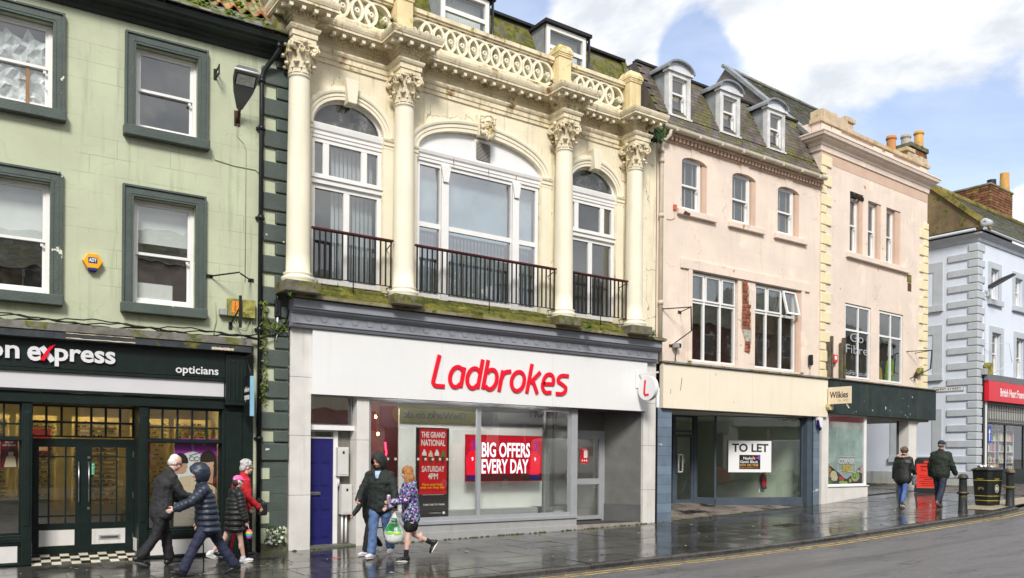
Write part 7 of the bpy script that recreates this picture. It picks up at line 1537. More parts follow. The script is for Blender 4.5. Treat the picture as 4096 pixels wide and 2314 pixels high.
def hand(mb, w, d, sd, curl=1.):
    inn = Vector((0, -sd, 0)); inn = (inn-d*inn.dot(d)).normalized(); lat = d.cross(inn)*sd
    if lat.x < 0: lat = -lat
    mb.capsule(w-d*.03, w+d*.02, .026, .027, 1.1); mb.ell(w+d*.05, (.03, .022, .042), 10, 8, Matrix((lat, inn, d)).transposed())
    for k, (o, L) in enumerate(((.027, .034), (.009, .038), (-.009, .035), (-.026, .028))):
        p = w+d*.085+lat*o; a = .55*curl; d1 = d*math.cos(a)+inn*math.sin(a); q = p+d1*L; a2 = 1.35*curl; d2 = d*math.cos(a2)+inn*math.sin(a2); q2 = q+d2*L*.75; q3 = q2+(d*math.cos(a2+.6)+inn*math.sin(a2+.6))*L*.5
        mb.capsule(p, q, .0098, .0092, n=8).capsule(q, q2, .0092, .0085, n=8).capsule(q2, q3, .0085, .0075, n=8)
    p = w+d*.03+lat*.026; q = p+(d*.6+lat*.75+inn*.3).normalized()*.035; mb.capsule(p, q, .013, .011, n=8).capsule(q, q+(d*.8+inn*.5+lat*.1).normalized()*.028, .011, .009, n=8)
def person(lab, loc, face, H, pose, skin=None, group=None, handcurl=1., lg=.70):
    J = joints(pose); mb = MB(); c = mb; hr = J['HR']; hd = J['head']; E = lambda x, y, z: hd+hr @ Vector((x, y, z))
    c.capsule(J['pel'], J['waist'], .115, .105, 1.3).capsule(J['waist'], J['chest'], .105, .12, 1.35).capsule(J['chest'], J['chest']+J['R2'] @ Vector((0, 0, .10)), .115, .085, 1.6)
    c.capsule(J['neck']-Vector((0, 0, .05)), E(-.01, 0, -.06), .056, .052)
    c.ell(E(-.012, 0, .03), (.098, .078, .098), 16, 12, hr).ell(E(.018, 0, -.045), (.068, .060, .072), 14, 10, hr).ell(E(.062, 0, -.088), (.026, .030, .022), 10, 8, hr)
    c.ell(E(.090, 0, -.018), (.020, .013, .026), 8, 8, hr).ell(E(.075, 0, .028), (.018, .05, .014), 8, 6, hr).ell(E(.074, .03, -.03), (.018, .022, .018), 8, 6, hr).ell(E(.074, -.03, -.03), (.018, .022, .018), 8, 6, hr).ell(E(.080, 0, -.062), (.012, .022, .009), 8, 6, hr)
    for s_ in (-1, 1): c.ell(E(-.005, s_*.078, -.01), (.018, .010, .030), 8, 8, hr)
    for k, sd in (('L', 1), ('R', -1)):
        c.capsule(J['hip'+k], J['kn'+k], .080*lg, .052*lg).capsule(J['kn'+k], J['an'+k], .052*lg, .036*max(lg, .8)); kn = J['kn'+k]; an = J['an'+k]; c.ell(kn+(an-kn)*.30-Vector((.014*lg, 0, 0)), (.052*lg, .05*lg, .10), 10, 8)
        f = J['ft'+k]; up_ = Vector((0, 0, 1)); up_ = (up_-f*up_.dot(f)).normalized(); c.capsule(an-f*.03-up_*.03, an+f*.12-up_*.042, .034, .024, 1.15, side=up_.cross(f))
        c.capsule(J['chest']+J['R2'] @ Vector((0, sd*.10, .09)), J['sh'+k], .06, .052).capsule(J['sh'+k], J['el'+k], .050, .038).capsule(J['el'+k], J['wr'+k], .038, .026); hand(c, J['wr'+k], J['hd'+k], sd, handcurl)
    b = blend('person', mb, skin or m_skin, None, .0085, 3); b.location = (loc[0], loc[1], loc[2] if len(loc) > 2 else zg(loc[0])); b.rotation_euler = (0, 0, rad(face)); s_ = H/1.75; b.scale = (s_, s_, s_)
    tag(b, lab, 'person', group)
    for s2 in (-1, 1):
        e_ = MB(); e_.ell(E(.080, s2*.030, .006), (.010, .013, .008), 10, 8, hr); e_.build('eye', M('eye_dark', (.03, .02, .016), .2), b)
    return b, J, E
def trousers(b, J, m, w=1., length=1., disp=.030, flare=1.):
    mb = MB(); mb.capsule(J['pel']+Vector((0, 0, -.02)), J['waist'], .132*w, .125*w, 1.28)
    for k in 'LR':
        kn, an, hp = J['kn'+k], J['an'+k], J['hip'+k]
        if length >= 1: mb.capsule(hp, kn, .098*w, .070*w).capsule(kn, an+(kn-an).normalized()*.045, .070*w, .058*w*flare); mb.ell(an+(kn-an).normalized()*.03-J['ft'+k]*.012, (.060*flare, .058*flare, .040), 10, 8)
        else: e = hp+(kn-hp)*length; mb.capsule(hp, e, .105*w, .100*w*flare)
    return blend('trousers' if length >= 1 else 'shorts', mb, m, b, .0135, 3, disp)
def shoes(b, J, m, msole, big=1.):
    for k in 'LR':
        an, f = J['an'+k], J['ft'+k]; up = Vector((0, 0, 1)); up = (up-f*up.dot(f)).normalized(); side = up.cross(f)
        mb = MB(); mb.capsule(an-f*.045-up*.030, an+f*.10-up*.035, .043*big, .040*big, 1.05, side=side).capsule(an+f*.10-up*.035, an+f*.165-up*.045, .040*big, .026*big, 1.3, side=side).capsule(an-f*.02-up*.02, an-f*.02+up*.02, .045*big, .046*big)
        s = blend('shoe', mb, m, b, .009, 3); mb = MB(); n = 16; R_ = Matrix((f, side, up)).transposed(); outl = [(.055+.125*math.cos(2*pi*i/n), .043*big*math.sin(2*pi*i/n)*(1+.15*math.cos(2*pi*i/n))) for i in range(n)]
        vs_ = [an+R_ @ Vector((x, y, z)) for z in (-.078, -.052) for x, y in outl]; mb.add(vs_, [tuple(range(n-1, -1, -1)), tuple(range(n, 2*n))]+[(i, (i+1) % n, (i+1) % n+n, i+n) for i in range(n)]); mb.build('sole', msole, s)
def jacket(b, J, m, w=1., hem=.0, puff=False, sleeve=1., disp=.032, hood=None, collar=True, name='jacket', slv=1., flare=1.):
    mb = MB(); R2 = J['R2']; T = lambda x, y, z: J['chest']+R2 @ Vector((x, y, z)); hp = J['pel']+Vector((0, 0, hem)); dm = (J['waist']-J['pel']).normalized()
    if puff:
        n = 8; a, cdir = hp, J['chest']+R2 @ Vector((0, 0, .14))
        for i in range(n+1):
            t = i/n; p = a.lerp(J['waist'], t/.45) if t < .45 else J['waist'].lerp(cdir, (t-.45)/.55); r = (.175*flare*(1-t)+.155*t if t < .8 else .155-.06*(t-.8)/.2)*w; L = (cdir-a).length/n; mb.ell(p, (r*.98, r*1.26, L*.92), 18, 8)
    else:
        mb.capsule(hp, J['waist'], .142*w*flare, .138*w, 1.32).capsule(J['waist'], J['chest'], .138*w, .148*w, 1.34).capsule(J['chest'], T(0, 0, .10), .145*w, .105*w, 1.55)
    for k, sd in (('L', 1), ('R', -1)):
        sh, el, wr = J['sh'+k], J['el'+k], J['wr'+k]; e = el.lerp(wr, slv)
        mb.capsule(T(0, sd*.09, .09), sh, .085*w, .075*w)
        if puff:
            for i in range(4): p = sh.lerp(el, i/4+.06); mb.ell(p, (.080*w, .080*w, .062), 12, 8, (el-sh).to_track_quat('Z', 'Y').to_matrix())
            for i in range(4): p = el.lerp(e, i/4+.08); mb.ell(p, (.072*w, .072*w, .056), 12, 8, (wr-el).to_track_quat('Z', 'Y').to_matrix())
            mb.capsule(sh, el, .066*w, .062*w).capsule(el, e, .06*w, .05*w)
        else: mb.capsule(sh, el, .072*w, .062*w).capsule(el, e, .062*w, .050*w)
    if collar: mb.capsule(J['neck']+Vector((-.01, 0, -.05)), J['neck']+Vector((.0, 0, .035)), .082, .078, 1.05)
    if hood == 'down': mb.ell(J['neck']+R2 @ Vector((-.085, 0, -.02)), (.065, .125, .085), 14, 10).ell(J['neck']+R2 @ Vector((-.10, 0, -.08)), (.05, .09, .08), 12, 8)
    return blend(name, mb, m, b, .0135, 3 if not puff else 2, disp)
def shell(name, pts, m, b, vox=.0125, disp=0, sm=3):
    mb = MB()
    for p in pts: mb.ell(*p) if len(p) > 1 and p[0] != 'c' else None
    return blend(name, mb, m, b, vox, sm, disp)
def hoodup(b, J, E, m, puff=False, brim=.0):
    # an open hood: a shell with the face cut out
    mb = MB(); n, mm = 22, 14; vs = []; hr = J['HR']; fs = []
    for i in range(mm+1):
        th = pi*.97*i/mm
        for k in range(n+1):
            op = rad(50)*min(1, max(.02, (th-rad(56))/rad(24))); ph = op+(2*pi-2*op)*k/n; bul = 1+(.035*math.sin(i*2.3) if puff else 0)
            vs.append(E((-.03+.140*bul*math.sin(th)*math.cos(ph)+brim*(abs(k-n/2) > n*.42)), .118*bul*math.sin(th)*math.sin(ph), .0+.150*math.cos(th)*bul+(.0 if th < 2 else -.02)))
    for i in range(mm):
        for k in range(n): fs.append((i*(n+1)+k, (i+1)*(n+1)+k, (i+1)*(n+1)+k+1, i*(n+1)+k+1))
    mb.smooth = True; mb.add(vs, fs); o = mb.build('hood', m, b); s_ = o.modifiers.new('thick', 'SOLIDIFY'); s_.thickness = .022; s_.offset = 0; ss = o.modifiers.new('sub', 'SUBSURF'); ss.levels = 1; ss.render_levels = 1
    d = o.modifiers.new('folds', 'DISPLACE'); d.texture = _tx; d.strength = .016; d.texture_coords = 'LOCAL'; return o
def spectacles(b, E):
    mb = MB()
    for s_ in (-1, 1):
        mb.tube([E(.098, s_*.034+.022*math.cos(t), .004+.018*math.sin(t)) for t in [2*pi*k/12 for k in range(13)]], .0022, 5, False); mb.tube([E(.095, s_*.056, .008), E(-.0, s_*.083, .012)], .002, 5)
    mb.tube([E(.100, -.012, .008), E(.100, .012, .008)], .002, 5); mb.build('spectacles', m_iron, b)
def cloth(name, col, q=None, **k): return M(name, col, k.pop('rough', .75), .22, 7, .22, 38, obj=True, quilt=q, **k)
c_black = cloth('charcoal_wool', (.022, .023, .025)); c_trou = cloth('black_trousers', (.013, .013, .016)); c_navyp = cloth('navy_puffer', (.016, .024, .045), rough=.42, spec=.5); c_navyt = cloth('navy_trousers', (.020, .025, .055))
c_redw = cloth('red_fleece', (.46, .012, .020)); c_blackp = cloth('black_quilted', (.014, .016, .015), rough=.5); c_green = cloth('dark_olive_shell', (.016, .023, .018)); c_jean = cloth('blue_denim', (.085, .150, .30)); c_jeand = cloth('dark_denim', (.020, .026, .050)); c_hood = cloth('black_shell', (.016, .022, .020))
m_shoe_k = M('black_shoe', (.015, .015, .016), .4, obj=True); m_shoe_w = M('white_shoe', (.68, .67, .68), .5, .05, 9, .05, obj=True); m_sole_g = M('grey_sole', (.10, .10, .11), .7); m_sole_w = M('white_sole', (.70, .68, .62), .6)
m_sock = M('black_sock', (.012, .012, .014), .9)
# 1 the stooped man with a stick
b, J, E = person('elderly stooped man in a dark jacket and black trousers leaning on a walking stick', (2.93, -1.0), 8, 1.76, dict(lean=7, stoop=17, nod=12, yaw=-8, legL=(14, 6, 4), legR=(-15, 22, -22), armL=(20, 8, 38), armR=(28, 6, 42)), m_skin_pale)
jacket(b, J, c_black, 1.12, -.10, flare=1.12); trousers(b, J, c_trou, 1.12, flare=1.22); shoes(b, J, m_shoe_k, m_sole_g, 1.1); spectacles(b, E)
mb = MB(); mb.ell(E(-.055, 0, .0), (.062, .084, .075), 14, 10, J['HR']).ell(E(-.034, 0, .052), (.083, .076, .080), 14, 10, J['HR']).ell(E(-.03, .065, -.01), (.035, .02, .04), 8, 6, J['HR']).ell(E(-.03, -.065, -.01), (.035, .02, .04), 8, 6, J['HR']); blend('hair', mb, M('white_hair', (.72, .70, .68), .8, .15, 30, .5, 90, obj=True), b, .009, 2, .008)
Lw = b.matrix_basis @ (J['wrR']+J['hdR']*.07); stx = thing('walking_stick', 'black walking stick held by the stooped elderly man', 'walking stick', (Lw.x+.05, Lw.y, zg(3.2))); mb = MB(); mb.tube([(0, 0, 0), (-.03, 0, Lw.z+.02)], .011, 8).tube([(-.07, 0, Lw.z-.01), (-.05, 0, Lw.z+.02), (0, 0, Lw.z+.03), (.05, 0, Lw.z+.01)], .014, 8); mb.build('shaft', m_iron, stx)
# 2 the woman in the navy puffer
b, J, E = person('person in a navy hooded puffer coat and navy trousers striding left past the optician', (3.27, -2.42), 176, 1.66, dict(lean=10, nod=8, legL=(29, 4, 16), legR=(-27, 6, -22), armL=(48, 22, 20), armR=(-8, 10, 20)), m_skin_pale)
jacket(b, J, c_navyp, 1.10, -.17, True, disp=.012); trousers(b, J, c_navyt, 1.10, flare=1.25); shoes(b, J, m_shoe_k, m_shoe_k, 1.); hoodup(b, J, E, c_navyp, True, .02)
# 3 the woman in red
b, J, E = person('person with short silver hair in a red fleece and dark trousers beside the green building', (4.24, -.62), 2, 1.66, dict(lean=6, stoop=10, nod=4, yaw=-4, legL=(15, 4, 8), legR=(-16, 14, -15), armL=(6, 8, 30), armR=(4, 7, 42)), m_skin_pale)
jacket(b, J, c_redw, 1.08, -.12); trousers(b, J, c_trou, 1.05); shoes(b, J, m_shoe_k, m_sole_g, 1.); spectacles(b, E)
mb = MB(); mb.ell(E(-.03, 0, .05), (.105, .095, .088), 16, 12, J['HR']).ell(E(-.07, 0, -.02), (.06, .088, .08), 12, 10, J['HR'])
for k in range(24): a, t = rnd()*6.28, rnd()*1.5; mb.ell(E(-.03+.10*math.sin(t)*math.cos(a), .09*math.sin(t)*math.sin(a), .05+.09*math.cos(t)), (.024, .024, .020), 7, 5, J['HR'])
blend('hair', mb, M('silver_hair', (.50, .49, .48), .7, .3, 40, .7, 90, obj=True), b, .009, 1, .010)
mb = MB(); mb.ell(J['neck']+Vector((-.02, 0, -.0)), (.085, .088, .035), 12, 8); blend('scarf', mb, c_navyt, b, .012, 2, .012)
pw = b.matrix_basis @ (J['wrR']); t = thing('handbag', 'small black handbag carried by the person in the red fleece', 'bag', (pw.x+.09, pw.y+.05, pw.z-.05)); MB().box(-.08, .08, -.05, .05, -.10, .12).build('body', m_shoe_k, t, bevel=.03); mb = MB(); mb.tube([(-.06, 0, .11), (-.07, 0, .17), (-.09, .0, .20), (-.03, 0, .18), (.06, 0, .11)], .008, 6); mb.build('strap', m_shoe_k, t)
t = thing('umbrella', 'folded red umbrella beside the legs of the person in red', 'umbrella', (4.02, -.88, zg(4.1))); mb = MB(); mb.tube([(0, 0, .02), (.05, 0, .30), (.12, 0, .75)], [.008, .022, .018], 8); mb.build('canopy', M('umbrella_red', (.50, .01, .02)), t); mb = MB(); mb.tube([(.12, 0, .75), (.15, 0, .88)], .010, 6); mb.build('handle', m_iron, t)
# 4 the girl in a pink cap
b, J, E = person('girl in a pink cap and long black padded coat with bare legs and white trainers', (4.00, -1.22), 4, 1.40, dict(lean=3, nod=6, yaw=-10, legL=(-22, 22, -24), legR=(13, 4, 8), armL=(-4, 8, 14), armR=(6, 9, 12)), m_skin_pale, lg=1.)
jacket(b, J, c_blackp, 1.16, -.24, True, hood='down', disp=.010, flare=1.02); shoes(b, J, m_shoe_w, m_sole_w, 1.08)
mb = MB(); mb.ell(E(-.012, 0, .06), (.108, .090, .080), 16, 10, J['HR']); 
for k in range(9): t = -1+2*k/8; mb.ell(E(.13-.035*t*t, t*.06, .055), (.045, .018, .008), 8, 6, J['HR'])
blend('cap', mb, M('pink_cap', (.80, .13, .38), .6, .06, 9, .1, obj=True), b, .010, 2)
mb = MB(); mb.ell(E(-.045, 0, -.02), (.075, .086, .085), 12, 10, J['HR']); blend('hair', mb, M('dark_hair', (.035, .022, .016), .6, .3, 30, .5, obj=True), b, .010, 2)
mb = MB(); mb.ell(E(-.0, -.088, .01), (.028, .016, .028), 10, 8, J['HR']).ell(E(-.09, -.06, .045), (.02, .02, .02), 8, 6, J['HR']).ell(E(.03, -.085, -.01), (.024, .012, .014), 8, 6, J['HR']); mb.build('hair_clip', M('white_pink_clip', (.75, .60, .72), .4), b)
for k in 'LR': mb = MB(); an, kn = J['an'+k], J['kn'+k]; mb.capsule(an, an+(kn-an).normalized()*.05, .042, .043); mb.build('sock', m_shoe_w, b)
pw = b.matrix_basis @ (J['wrR']+J['hdR']*.08); t = thing('rainbow_purse', 'rainbow striped purse hanging from the hand of the girl in the pink cap', 'purse', (pw.x+.03, pw.y-.02, pw.z-.16))
for k, cc in enumerate(((.75, .05, .45), (.35, .10, .60), (.05, .35, .70), (.10, .60, .25), (.85, .65, .05), (.85, .30, .05), (.80, .10, .35))):
    z0_ = -.075+k*.0215; rr = .055*math.sqrt(max(.25, 1-((z0_+.01)/.085)**2)); mb = MB(); mb.smooth = True; mb.lathe([(.001, z0_)]+[(.055*math.sqrt(max(.12, 1-((z0_+q_)/.085)**2)), z0_+q_) for q_ in (0, .0107, .0213)]+[(.001, z0_+.0213)], 0, 0, 12); mb.build('stripe', M('purse_colour_%d' % k, cc, .4), t)
mb = MB(); mb.tube([(0, 0, .075), (-.02, .01, .15)], .005, 5); mb.build('strap', m_shoe_w, t)
# 5 the man in the black hood
b, J, E = person('man in a black hooded jacket and blue jeans carrying a plastic bag', (6.28, -1.86), 226, 1.77, dict(lean=3, nod=20, yaw=-18, legL=(-14, 20, -14), legR=(15, 6, 6), armL=(8, 19, 16), armR=(10, 24, 46), cross=.4), m_skin, handcurl=1.1)
jacket(b, J, c_hood, 1.17, -.05, collar=True, disp=.04); trousers(b, J, c_jean, 1.10, flare=1.22, disp=.034); shoes(b, J, m_shoe_w, m_sole_w, 1.12); hoodup(b, J, E, c_hood, False, .02)
mb = MB(); mb.ell(E(.042, 0, -.078), (.052, .060, .046), 12, 8, J['HR']); blend('beard', mb, M('brown_beard', (.10, .055, .035), .8, .2, 30, .4, obj=True), b, .009, 1)
mb = MB(); mb.add([tuple(J['chest']+J['R2'] @ Vector(p)) for p in ((.145, -.035, .13), (.145, .035, .13), (.155, .012, .04), (.155, -.012, .04), (.10, -.05, .19), (.10, .05, .19))], [(3, 2, 1, 0), (0, 1, 5, 4)]); mb.build('shirt', M('pale_blue_shirt', (.35, .48, .66)), b)
pw = b.matrix_basis @ (J['wrL']+J['hdL']*.10); t = thing('carrier_bag', 'white and green plastic carrier bag held by the man in the black hood', 'bag', (pw.x, pw.y, pw.z), rad(226))
mb = MB(); n = 18; prof = [(.0, .015), (-.06, .03), (-.14, .075), (-.24, .125), (-.36, .165), (-.47, .17), (-.53, .12), (-.545, .01)]; mb.smooth = True; vs_ = []
for z_, r_ in prof:
    for k in range(n): a = 2*pi*k/n; wv = 1+.10*math.sin(3*a+z_*20)+.06*math.sin(7*a-z_*31); vs_.append((r_*.52*math.sin(a)*wv, r_*math.cos(a)*wv, z_))
mb.add(vs_, [(i*n+k, (i+1)*n+k, (i+1)*n+(k+1) % n, i*n+(k+1) % n) for i in range(len(prof)-1) for k in range(n)]); mb.build('bag', M('bag_plastic', (.68, .70, .70), .3, .1, 9, .4, 18, obj=True), t)
mb = MB(); mb.smooth = True; pz = [(-.10, .060), (-.20, .108), (-.30, .148), (-.42, .172), (-.44, .174)]
for (za, zb, mi) in ((-.11, -.33, 0), (-.345, -.385, 1)):
    vs_ = []; mb.cur = mi
    for i in range(6):
        z_ = za+(zb-za)*i/5
        r_ = next(r0+(r1-r0)*(z_-z0)/(z1-z0) for (z0, r0), (z1, r1) in zip(prof, prof[1:]) if z1 <= z_ <= z0+1e-6)
        for k in range(9): a = pi/2+(k/8-.5)*1.9; wv = 1+.10*math.sin(3*a+z_*20)+.06*math.sin(7*a-z_*31); vs_.append((r_*.52*math.sin(a)*wv+.004, r_*math.cos(a)*wv*1.0, z_))
    mb.add(vs_, [(i*9+k, (i+1)*9+k, (i+1)*9+k+1, i*9+k+1) for i in range(5) for k in range(8)])
mb.build('bag_print', [M('bag_green', (.03, .30, .08), .35, .3, 14, .3, 18, obj=True), M('bag_lime', (.30, .60, .05), .35)], t)
text('My\nBag', 'lettering', m_white_p, t, -.05, .05, -.21, -.12, 0, .003, .01, loc=(.075, 0, 0), rot=(0, 0, pi/2))
# 6 the girl in the patterned coat
def pattern_mat():
    bb = NB('violet_patterned_cloth'); oc = bb.n('ShaderNodeTexCoord').outputs['Object']; v = bb.n('ShaderNodeTexVoronoi', feature='F1'); v.inputs['Scale'].default_value = 34; bb.l(oc, v.inputs['Vector']); v2 = bb.n('ShaderNodeTexVoronoi', feature='DISTANCE_TO_EDGE'); v2.inputs['Scale'].default_value = 34; bb.l(oc, v2.inputs['Vector'])
    sp = bb.n('ShaderNodeSeparateColor'); bb.l(v.outputs['Color'], sp.inputs[0]); k = bb.mix(bb.ramp(sp.outputs[0], .35, .55), (.018, .012, .035), (.16, .08, .36)); k = bb.mix(bb.ramp(sp.outputs[1], .70, .78), k, (.62, .45, .72)); k = bb.mix(bb.ramp(sp.outputs[2], .82, .88), k, (.20, .55, .55)); k = bb.mix(bb.ramp(v2.outputs['Distance'], .0, .10, 1, 0), k, (.012, .010, .02))
    p = bb.n('ShaderNodeBsdfPrincipled'); bb.l(k, p.inputs['Base Color']); p.inputs['Roughness'].default_value = .45; bb.l(p.outputs[0], bb.out.inputs['Surface']); return bb.m
m_pat = pattern_mat()
b, J, E = person('girl with long ginger hair in a violet patterned coat and black shorts holding a can', (6.50, -2.56), 168, 1.55, dict(lean=5, nod=4, yaw=-22, legL=(10, 4, 4), legR=(-12, 52, -62), armL=(24, 10, 62), armR=(20, 8, 40)), m_skin_pale, handcurl=.8, lg=1.)
jacket(b, J, m_pat, 1.12, -.12, hood='down', disp=.016, flare=1.1); trousers(b, J, M('black_shorts', (.010, .010, .011), .7, obj=True), 1.05, .62, flare=1.1); shoes(b, J, m_shoe_k, m_sole_w, 1.08)
mb = MB(); w_ = J['chest']; mb.capsule(J['pel']+Vector((.0, .12, .0)), J['waist']+Vector((.02, .13, .06)), .075, .07, .9); blend('side_panel', mb, M('black_panel', (.012, .012, .014), .6, obj=True), b, .0135, 2, .01)
for k in 'LR': mb = MB(); an, kn = J['an'+k], J['kn'+k]; mb.capsule(an-(kn-an).normalized()*.0, an+(kn-an).normalized()*.13, .044, .047); mb.build('sock', m_sock, b)
mb = MB(); HR = J['HR']; mb.ell(E(-.025, 0, .04), (.112, .096, .098), 16, 12, HR)
for k in range(20):
    a = rad(62)+(2*pi-2*rad(62))*k/19; x_, y_ = -.015+.090*math.cos(a), .088*math.sin(a); p0 = E(x_*.8, y_*.85, .06); p1 = E(x_*1.1-.01, y_*1.1, -.10); p2 = E(x_*1.05-.015+.03*rnd(), y_*1.05, -.24-.07*rnd()); mb.capsule(p0, p1, .026, .024, n=8).capsule(p1, p2, .024, .012, n=8)
blend('hair', mb, M('ginger_hair', (.40, .17, .055), .5, .5, 26, .8, 70, obj=True), b, .010, 1, .008)
pw = b.matrix_basis @ (J['wrL']+J['hdL']*.075); t = thing('drink_can', 'silver pink drink can in the hand of the girl in the patterned coat', 'can', (pw.x-.01, pw.y-.02, pw.z-.03)); mb = MB(); mb.lathe([(.001, 0), (.026, 0), (.032, .012), (.032, .14), (.025, .155), (.001, .155)], 0, 0, 16); mb.build('body', M('can_pink', (.62, .45, .55), .25, .3, 14, 0, metal=.6, obj=True), t)
MB().add([tuple(J['hipL'].lerp(J['knL'], .42)+Vector(p)) for p in ((-.03, .117, .0), (.035, .117, .012), (.03, .117, .0), (-.02, .117, -.012))], [(0, 1, 2, 3)]).build('shorts_mark', m_white_p, b)
# 7 the child mostly hidden behind him
b, J, E = person('child in black mostly hidden behind the man in the black hood', (6.30, -1.40), 190, 1.36, dict(lean=4, nod=10, legL=(16, 6, 4), legR=(-16, 24, -18), armL=(-18, 14, 20), armR=(6, 20, 30)), m_skin)
jacket(b, J, c_hood, 1.05, -.04); trousers(b, J, c_trou, 1.08); shoes(b, J, m_shoe_w, m_sole_w, 1.05); mb = MB(); mb.ell(E(-.02, 0, .04), (.106, .09, .09), 14, 10, J['HR']); blend('hair', mb, M('dark_hair', (.035, .022, .016)), b, .011, 1)
# 8, 9 the pair walking away
b, J, E = person('woman seen from behind in a black coat with a fur edged hood and blue jeans', (21.75, -2.30), 8, 1.62, dict(lean=5, nod=12, legL=(8, 4, 4), legR=(-10, 18, -16), armL=(-6, 14, 10), armR=(6, 14, 48), cross=.3))
jacket(b, J, c_blackp, 1.26, -.12, hood='down', disp=.014, flare=1.08); trousers(b, J, M('bright_denim', (.075, .135, .34), .75, .2, 8, .5, obj=True), 1.02); shoes(b, J, m_shoe_k, m_sole_w, 1.)
mb = MB(); mb.ell(E(-.02, 0, .03), (.115, .11, .105), 14, 10, J['HR'])
for k in range(22): a, t = rnd()*6.28, rnd()*1.9; mb.ell(E(-.02+.11*math.sin(t)*math.cos(a), .105*math.sin(t)*math.sin(a), .03+.10*math.cos(t)), (.026, .026, .022), 7, 5)
blend('hair', mb, M('brown_hair', (.12, .075, .05), .7, .4, 34, .6, obj=True), b, .011, 1, .01)
mb = MB()
for k in range(40): a = 2*pi*k/40+rnd()*.1; mb.ell(J['neck']+Vector((-.07+.10*math.cos(a), .155*math.sin(a), .03+.025*math.cos(a)+.015*rnd())), (.034, .034, .032), 7, 5)
blend('fur_trim', mb, M('fur_trim', (.46, .33, .27), .9, .5, 40, .8, 80, obj=True), b, .012, 1, .014)
pw = b.matrix_basis @ J['wrR']; t = thing('shoulder_bag', 'patterned grey bag at the side of the woman in the fur edged hood', 'bag', (pw.x-.06, pw.y-.02, pw.z-.14)); MB().box(-.07, .07, -.05, .05, -.16, .12).build('body', M('grey_patterned_bag', (.16, .17, .18), .5, .8, 30, .1), t, bevel=.03); mb = MB(); mb.tube([(0, 0, .12), (-.03, .06, .35), (-.05, .1, .5)], .01, 6); mb.build('strap', m_iron, t)
b, J, E = person('man seen from behind in a dark green jacket, navy cap and dark jeans', (21.95, -3.22), 6, 1.77, dict(lean=4, nod=4, legL=(10, 4, 4), legR=(-14, 22, -20), armL=(-4, 16, 18), armR=(4, 18, 30), cross=.5))
jacket(b, J, cloth('bottle_green_jacket', (.014, .022, .014)), 1.30, -.04, disp=.036); trousers(b, J, c_jeand, 1.10, flare=1.2); shoes(b, J, M('tan_shoe', (.22, .11, .06), .6, obj=True), m_sole_g, 1.05)
mb = MB(); mb.ell(E(-.012, 0, .055), (.108, .092, .085), 14, 10, J['HR']).ell(E(.09, 0, .04), (.07, .07, .012), 12, 6, J['HR']); blend('cap', mb, M('navy_cap', (.018, .024, .06), .7, obj=True), b, .011, 2)
mb = MB(); mb.ell(E(-.04, 0, -.01), (.072, .082, .06), 12, 8, J['HR']); blend('hair', mb, M('grey_brown_hair', (.16, .13, .11), .8, obj=True), b, .011, 1)
# ------------------------------------------------------------------ street furniture
m_bol = M('worn_black_bollard', (.022, .026, .028), .45, .3, 7, .3, 40, moss=.12, mcol=((.16, .08, .03), (.10, .13, .03)), patch=('4a2a18', 6, .60))
for (x, y, lab) in ((21.33, -4.13, 'worn cast iron bollard nearer the kerb, left of the litter bin'), (23.0, -4.50, 'cast iron bollard with a mossy ring right of the litter bin')):
    t = thing('bollard', lab, 'bollard', (x, y, zg(x)-.02), 0, 'bollards along the kerb'); mb = MB(); mb.lathe([(.115, 0), (.115, .06), (.105, .08), (.098, .46), (.098, .49)], 0, 0, 18); mb.build('post', m_bol, t)
    mb = MB(); mb.lathe([(.098, .48), (.135, .49), (.14, .515), (.132, .54), (.098, .55)], 0, 0, 18); mb.build('ring', M('mossy_iron_ring', (.10, .10, .03), .7, .4, 8, .4, moss=.4) if x > 22 else m_bol, t)
    mb = MB(); mb.lathe([(.098, .545), (.090, .86), (.095, .875), (.128, .885), (.130, .905), (.115, .925), (.10, .965), (.06, 1.0), (.001, 1.012)], 0, 0, 18); mb.build('head', m_bol, t)
bx, by = 23.02, -3.92
t = thing('litter_bin', 'black litter bin with gold bands and white litter on its domed top', 'litter bin', (bx, by, zg(bx)), rad(-10)); t.scale = (.78, .78, .82); m_bin = M('black_bin_plastic', (.014, .018, .016), .4, .2, 5, .1); m_gold = M('gold_band', (.48, .38, .06), .5, .2, 8, .1)
def ring8(hw, hd, c): return [(-hw+c, -hd), (hw-c, -hd), (hw, -hd+c), (hw, hd-c), (hw-c, hd), (-hw+c, hd), (-hw, hd-c), (-hw, -hd+c)]
mb = MB(); lv = [(.0, .27, .27), (.05, .30, .30), (.85, .35, .35), (1.12, .36, .36)]; vs_ = []
for z_, a, d in lv: vs_ += [(x, y, z_) for x, y in ring8(a, d, .09)]
mb.add(vs_, [(i*8+k, i*8+(k+1) % 8, (i+1)*8+(k+1) % 8, (i+1)*8+k) for i in range(3) for k in range(8)]); mb.build('body', m_bin, t)
mb = MB(); vs_ = []
for z_, a in ((1.12, .385), (1.15, .40), (1.17, .39), (1.22, .28), (1.245, .15)): vs_ += [(x, y, z_) for x, y in ring8(a, a, .10*a/.4)]
mb.add(vs_, [(i*8+k, i*8+(k+1) % 8, (i+1)*8+(k+1) % 8, (i+1)*8+k) for i in range(4) for k in range(8)]+[tuple(32+k for k in range(8)), tuple(7-k for k in range(8))]); mb.build('lid', m_bin, t)
for z_, a in ((.80, .3455), (.30, .3165), (.15, .3075)):
    mb = MB(); vs_ = []
    for q, r_ in ((z_, a+.008), (z_+.022, a+.0095)): vs_ += [(x, y, q) for x, y in ring8(r_, r_, .09)]
    mb.add(vs_, [(k, (k+1) % 8, (k+1) % 8+8, k+8) for k in range(8)]); mb.build('gold_band', m_gold, t)
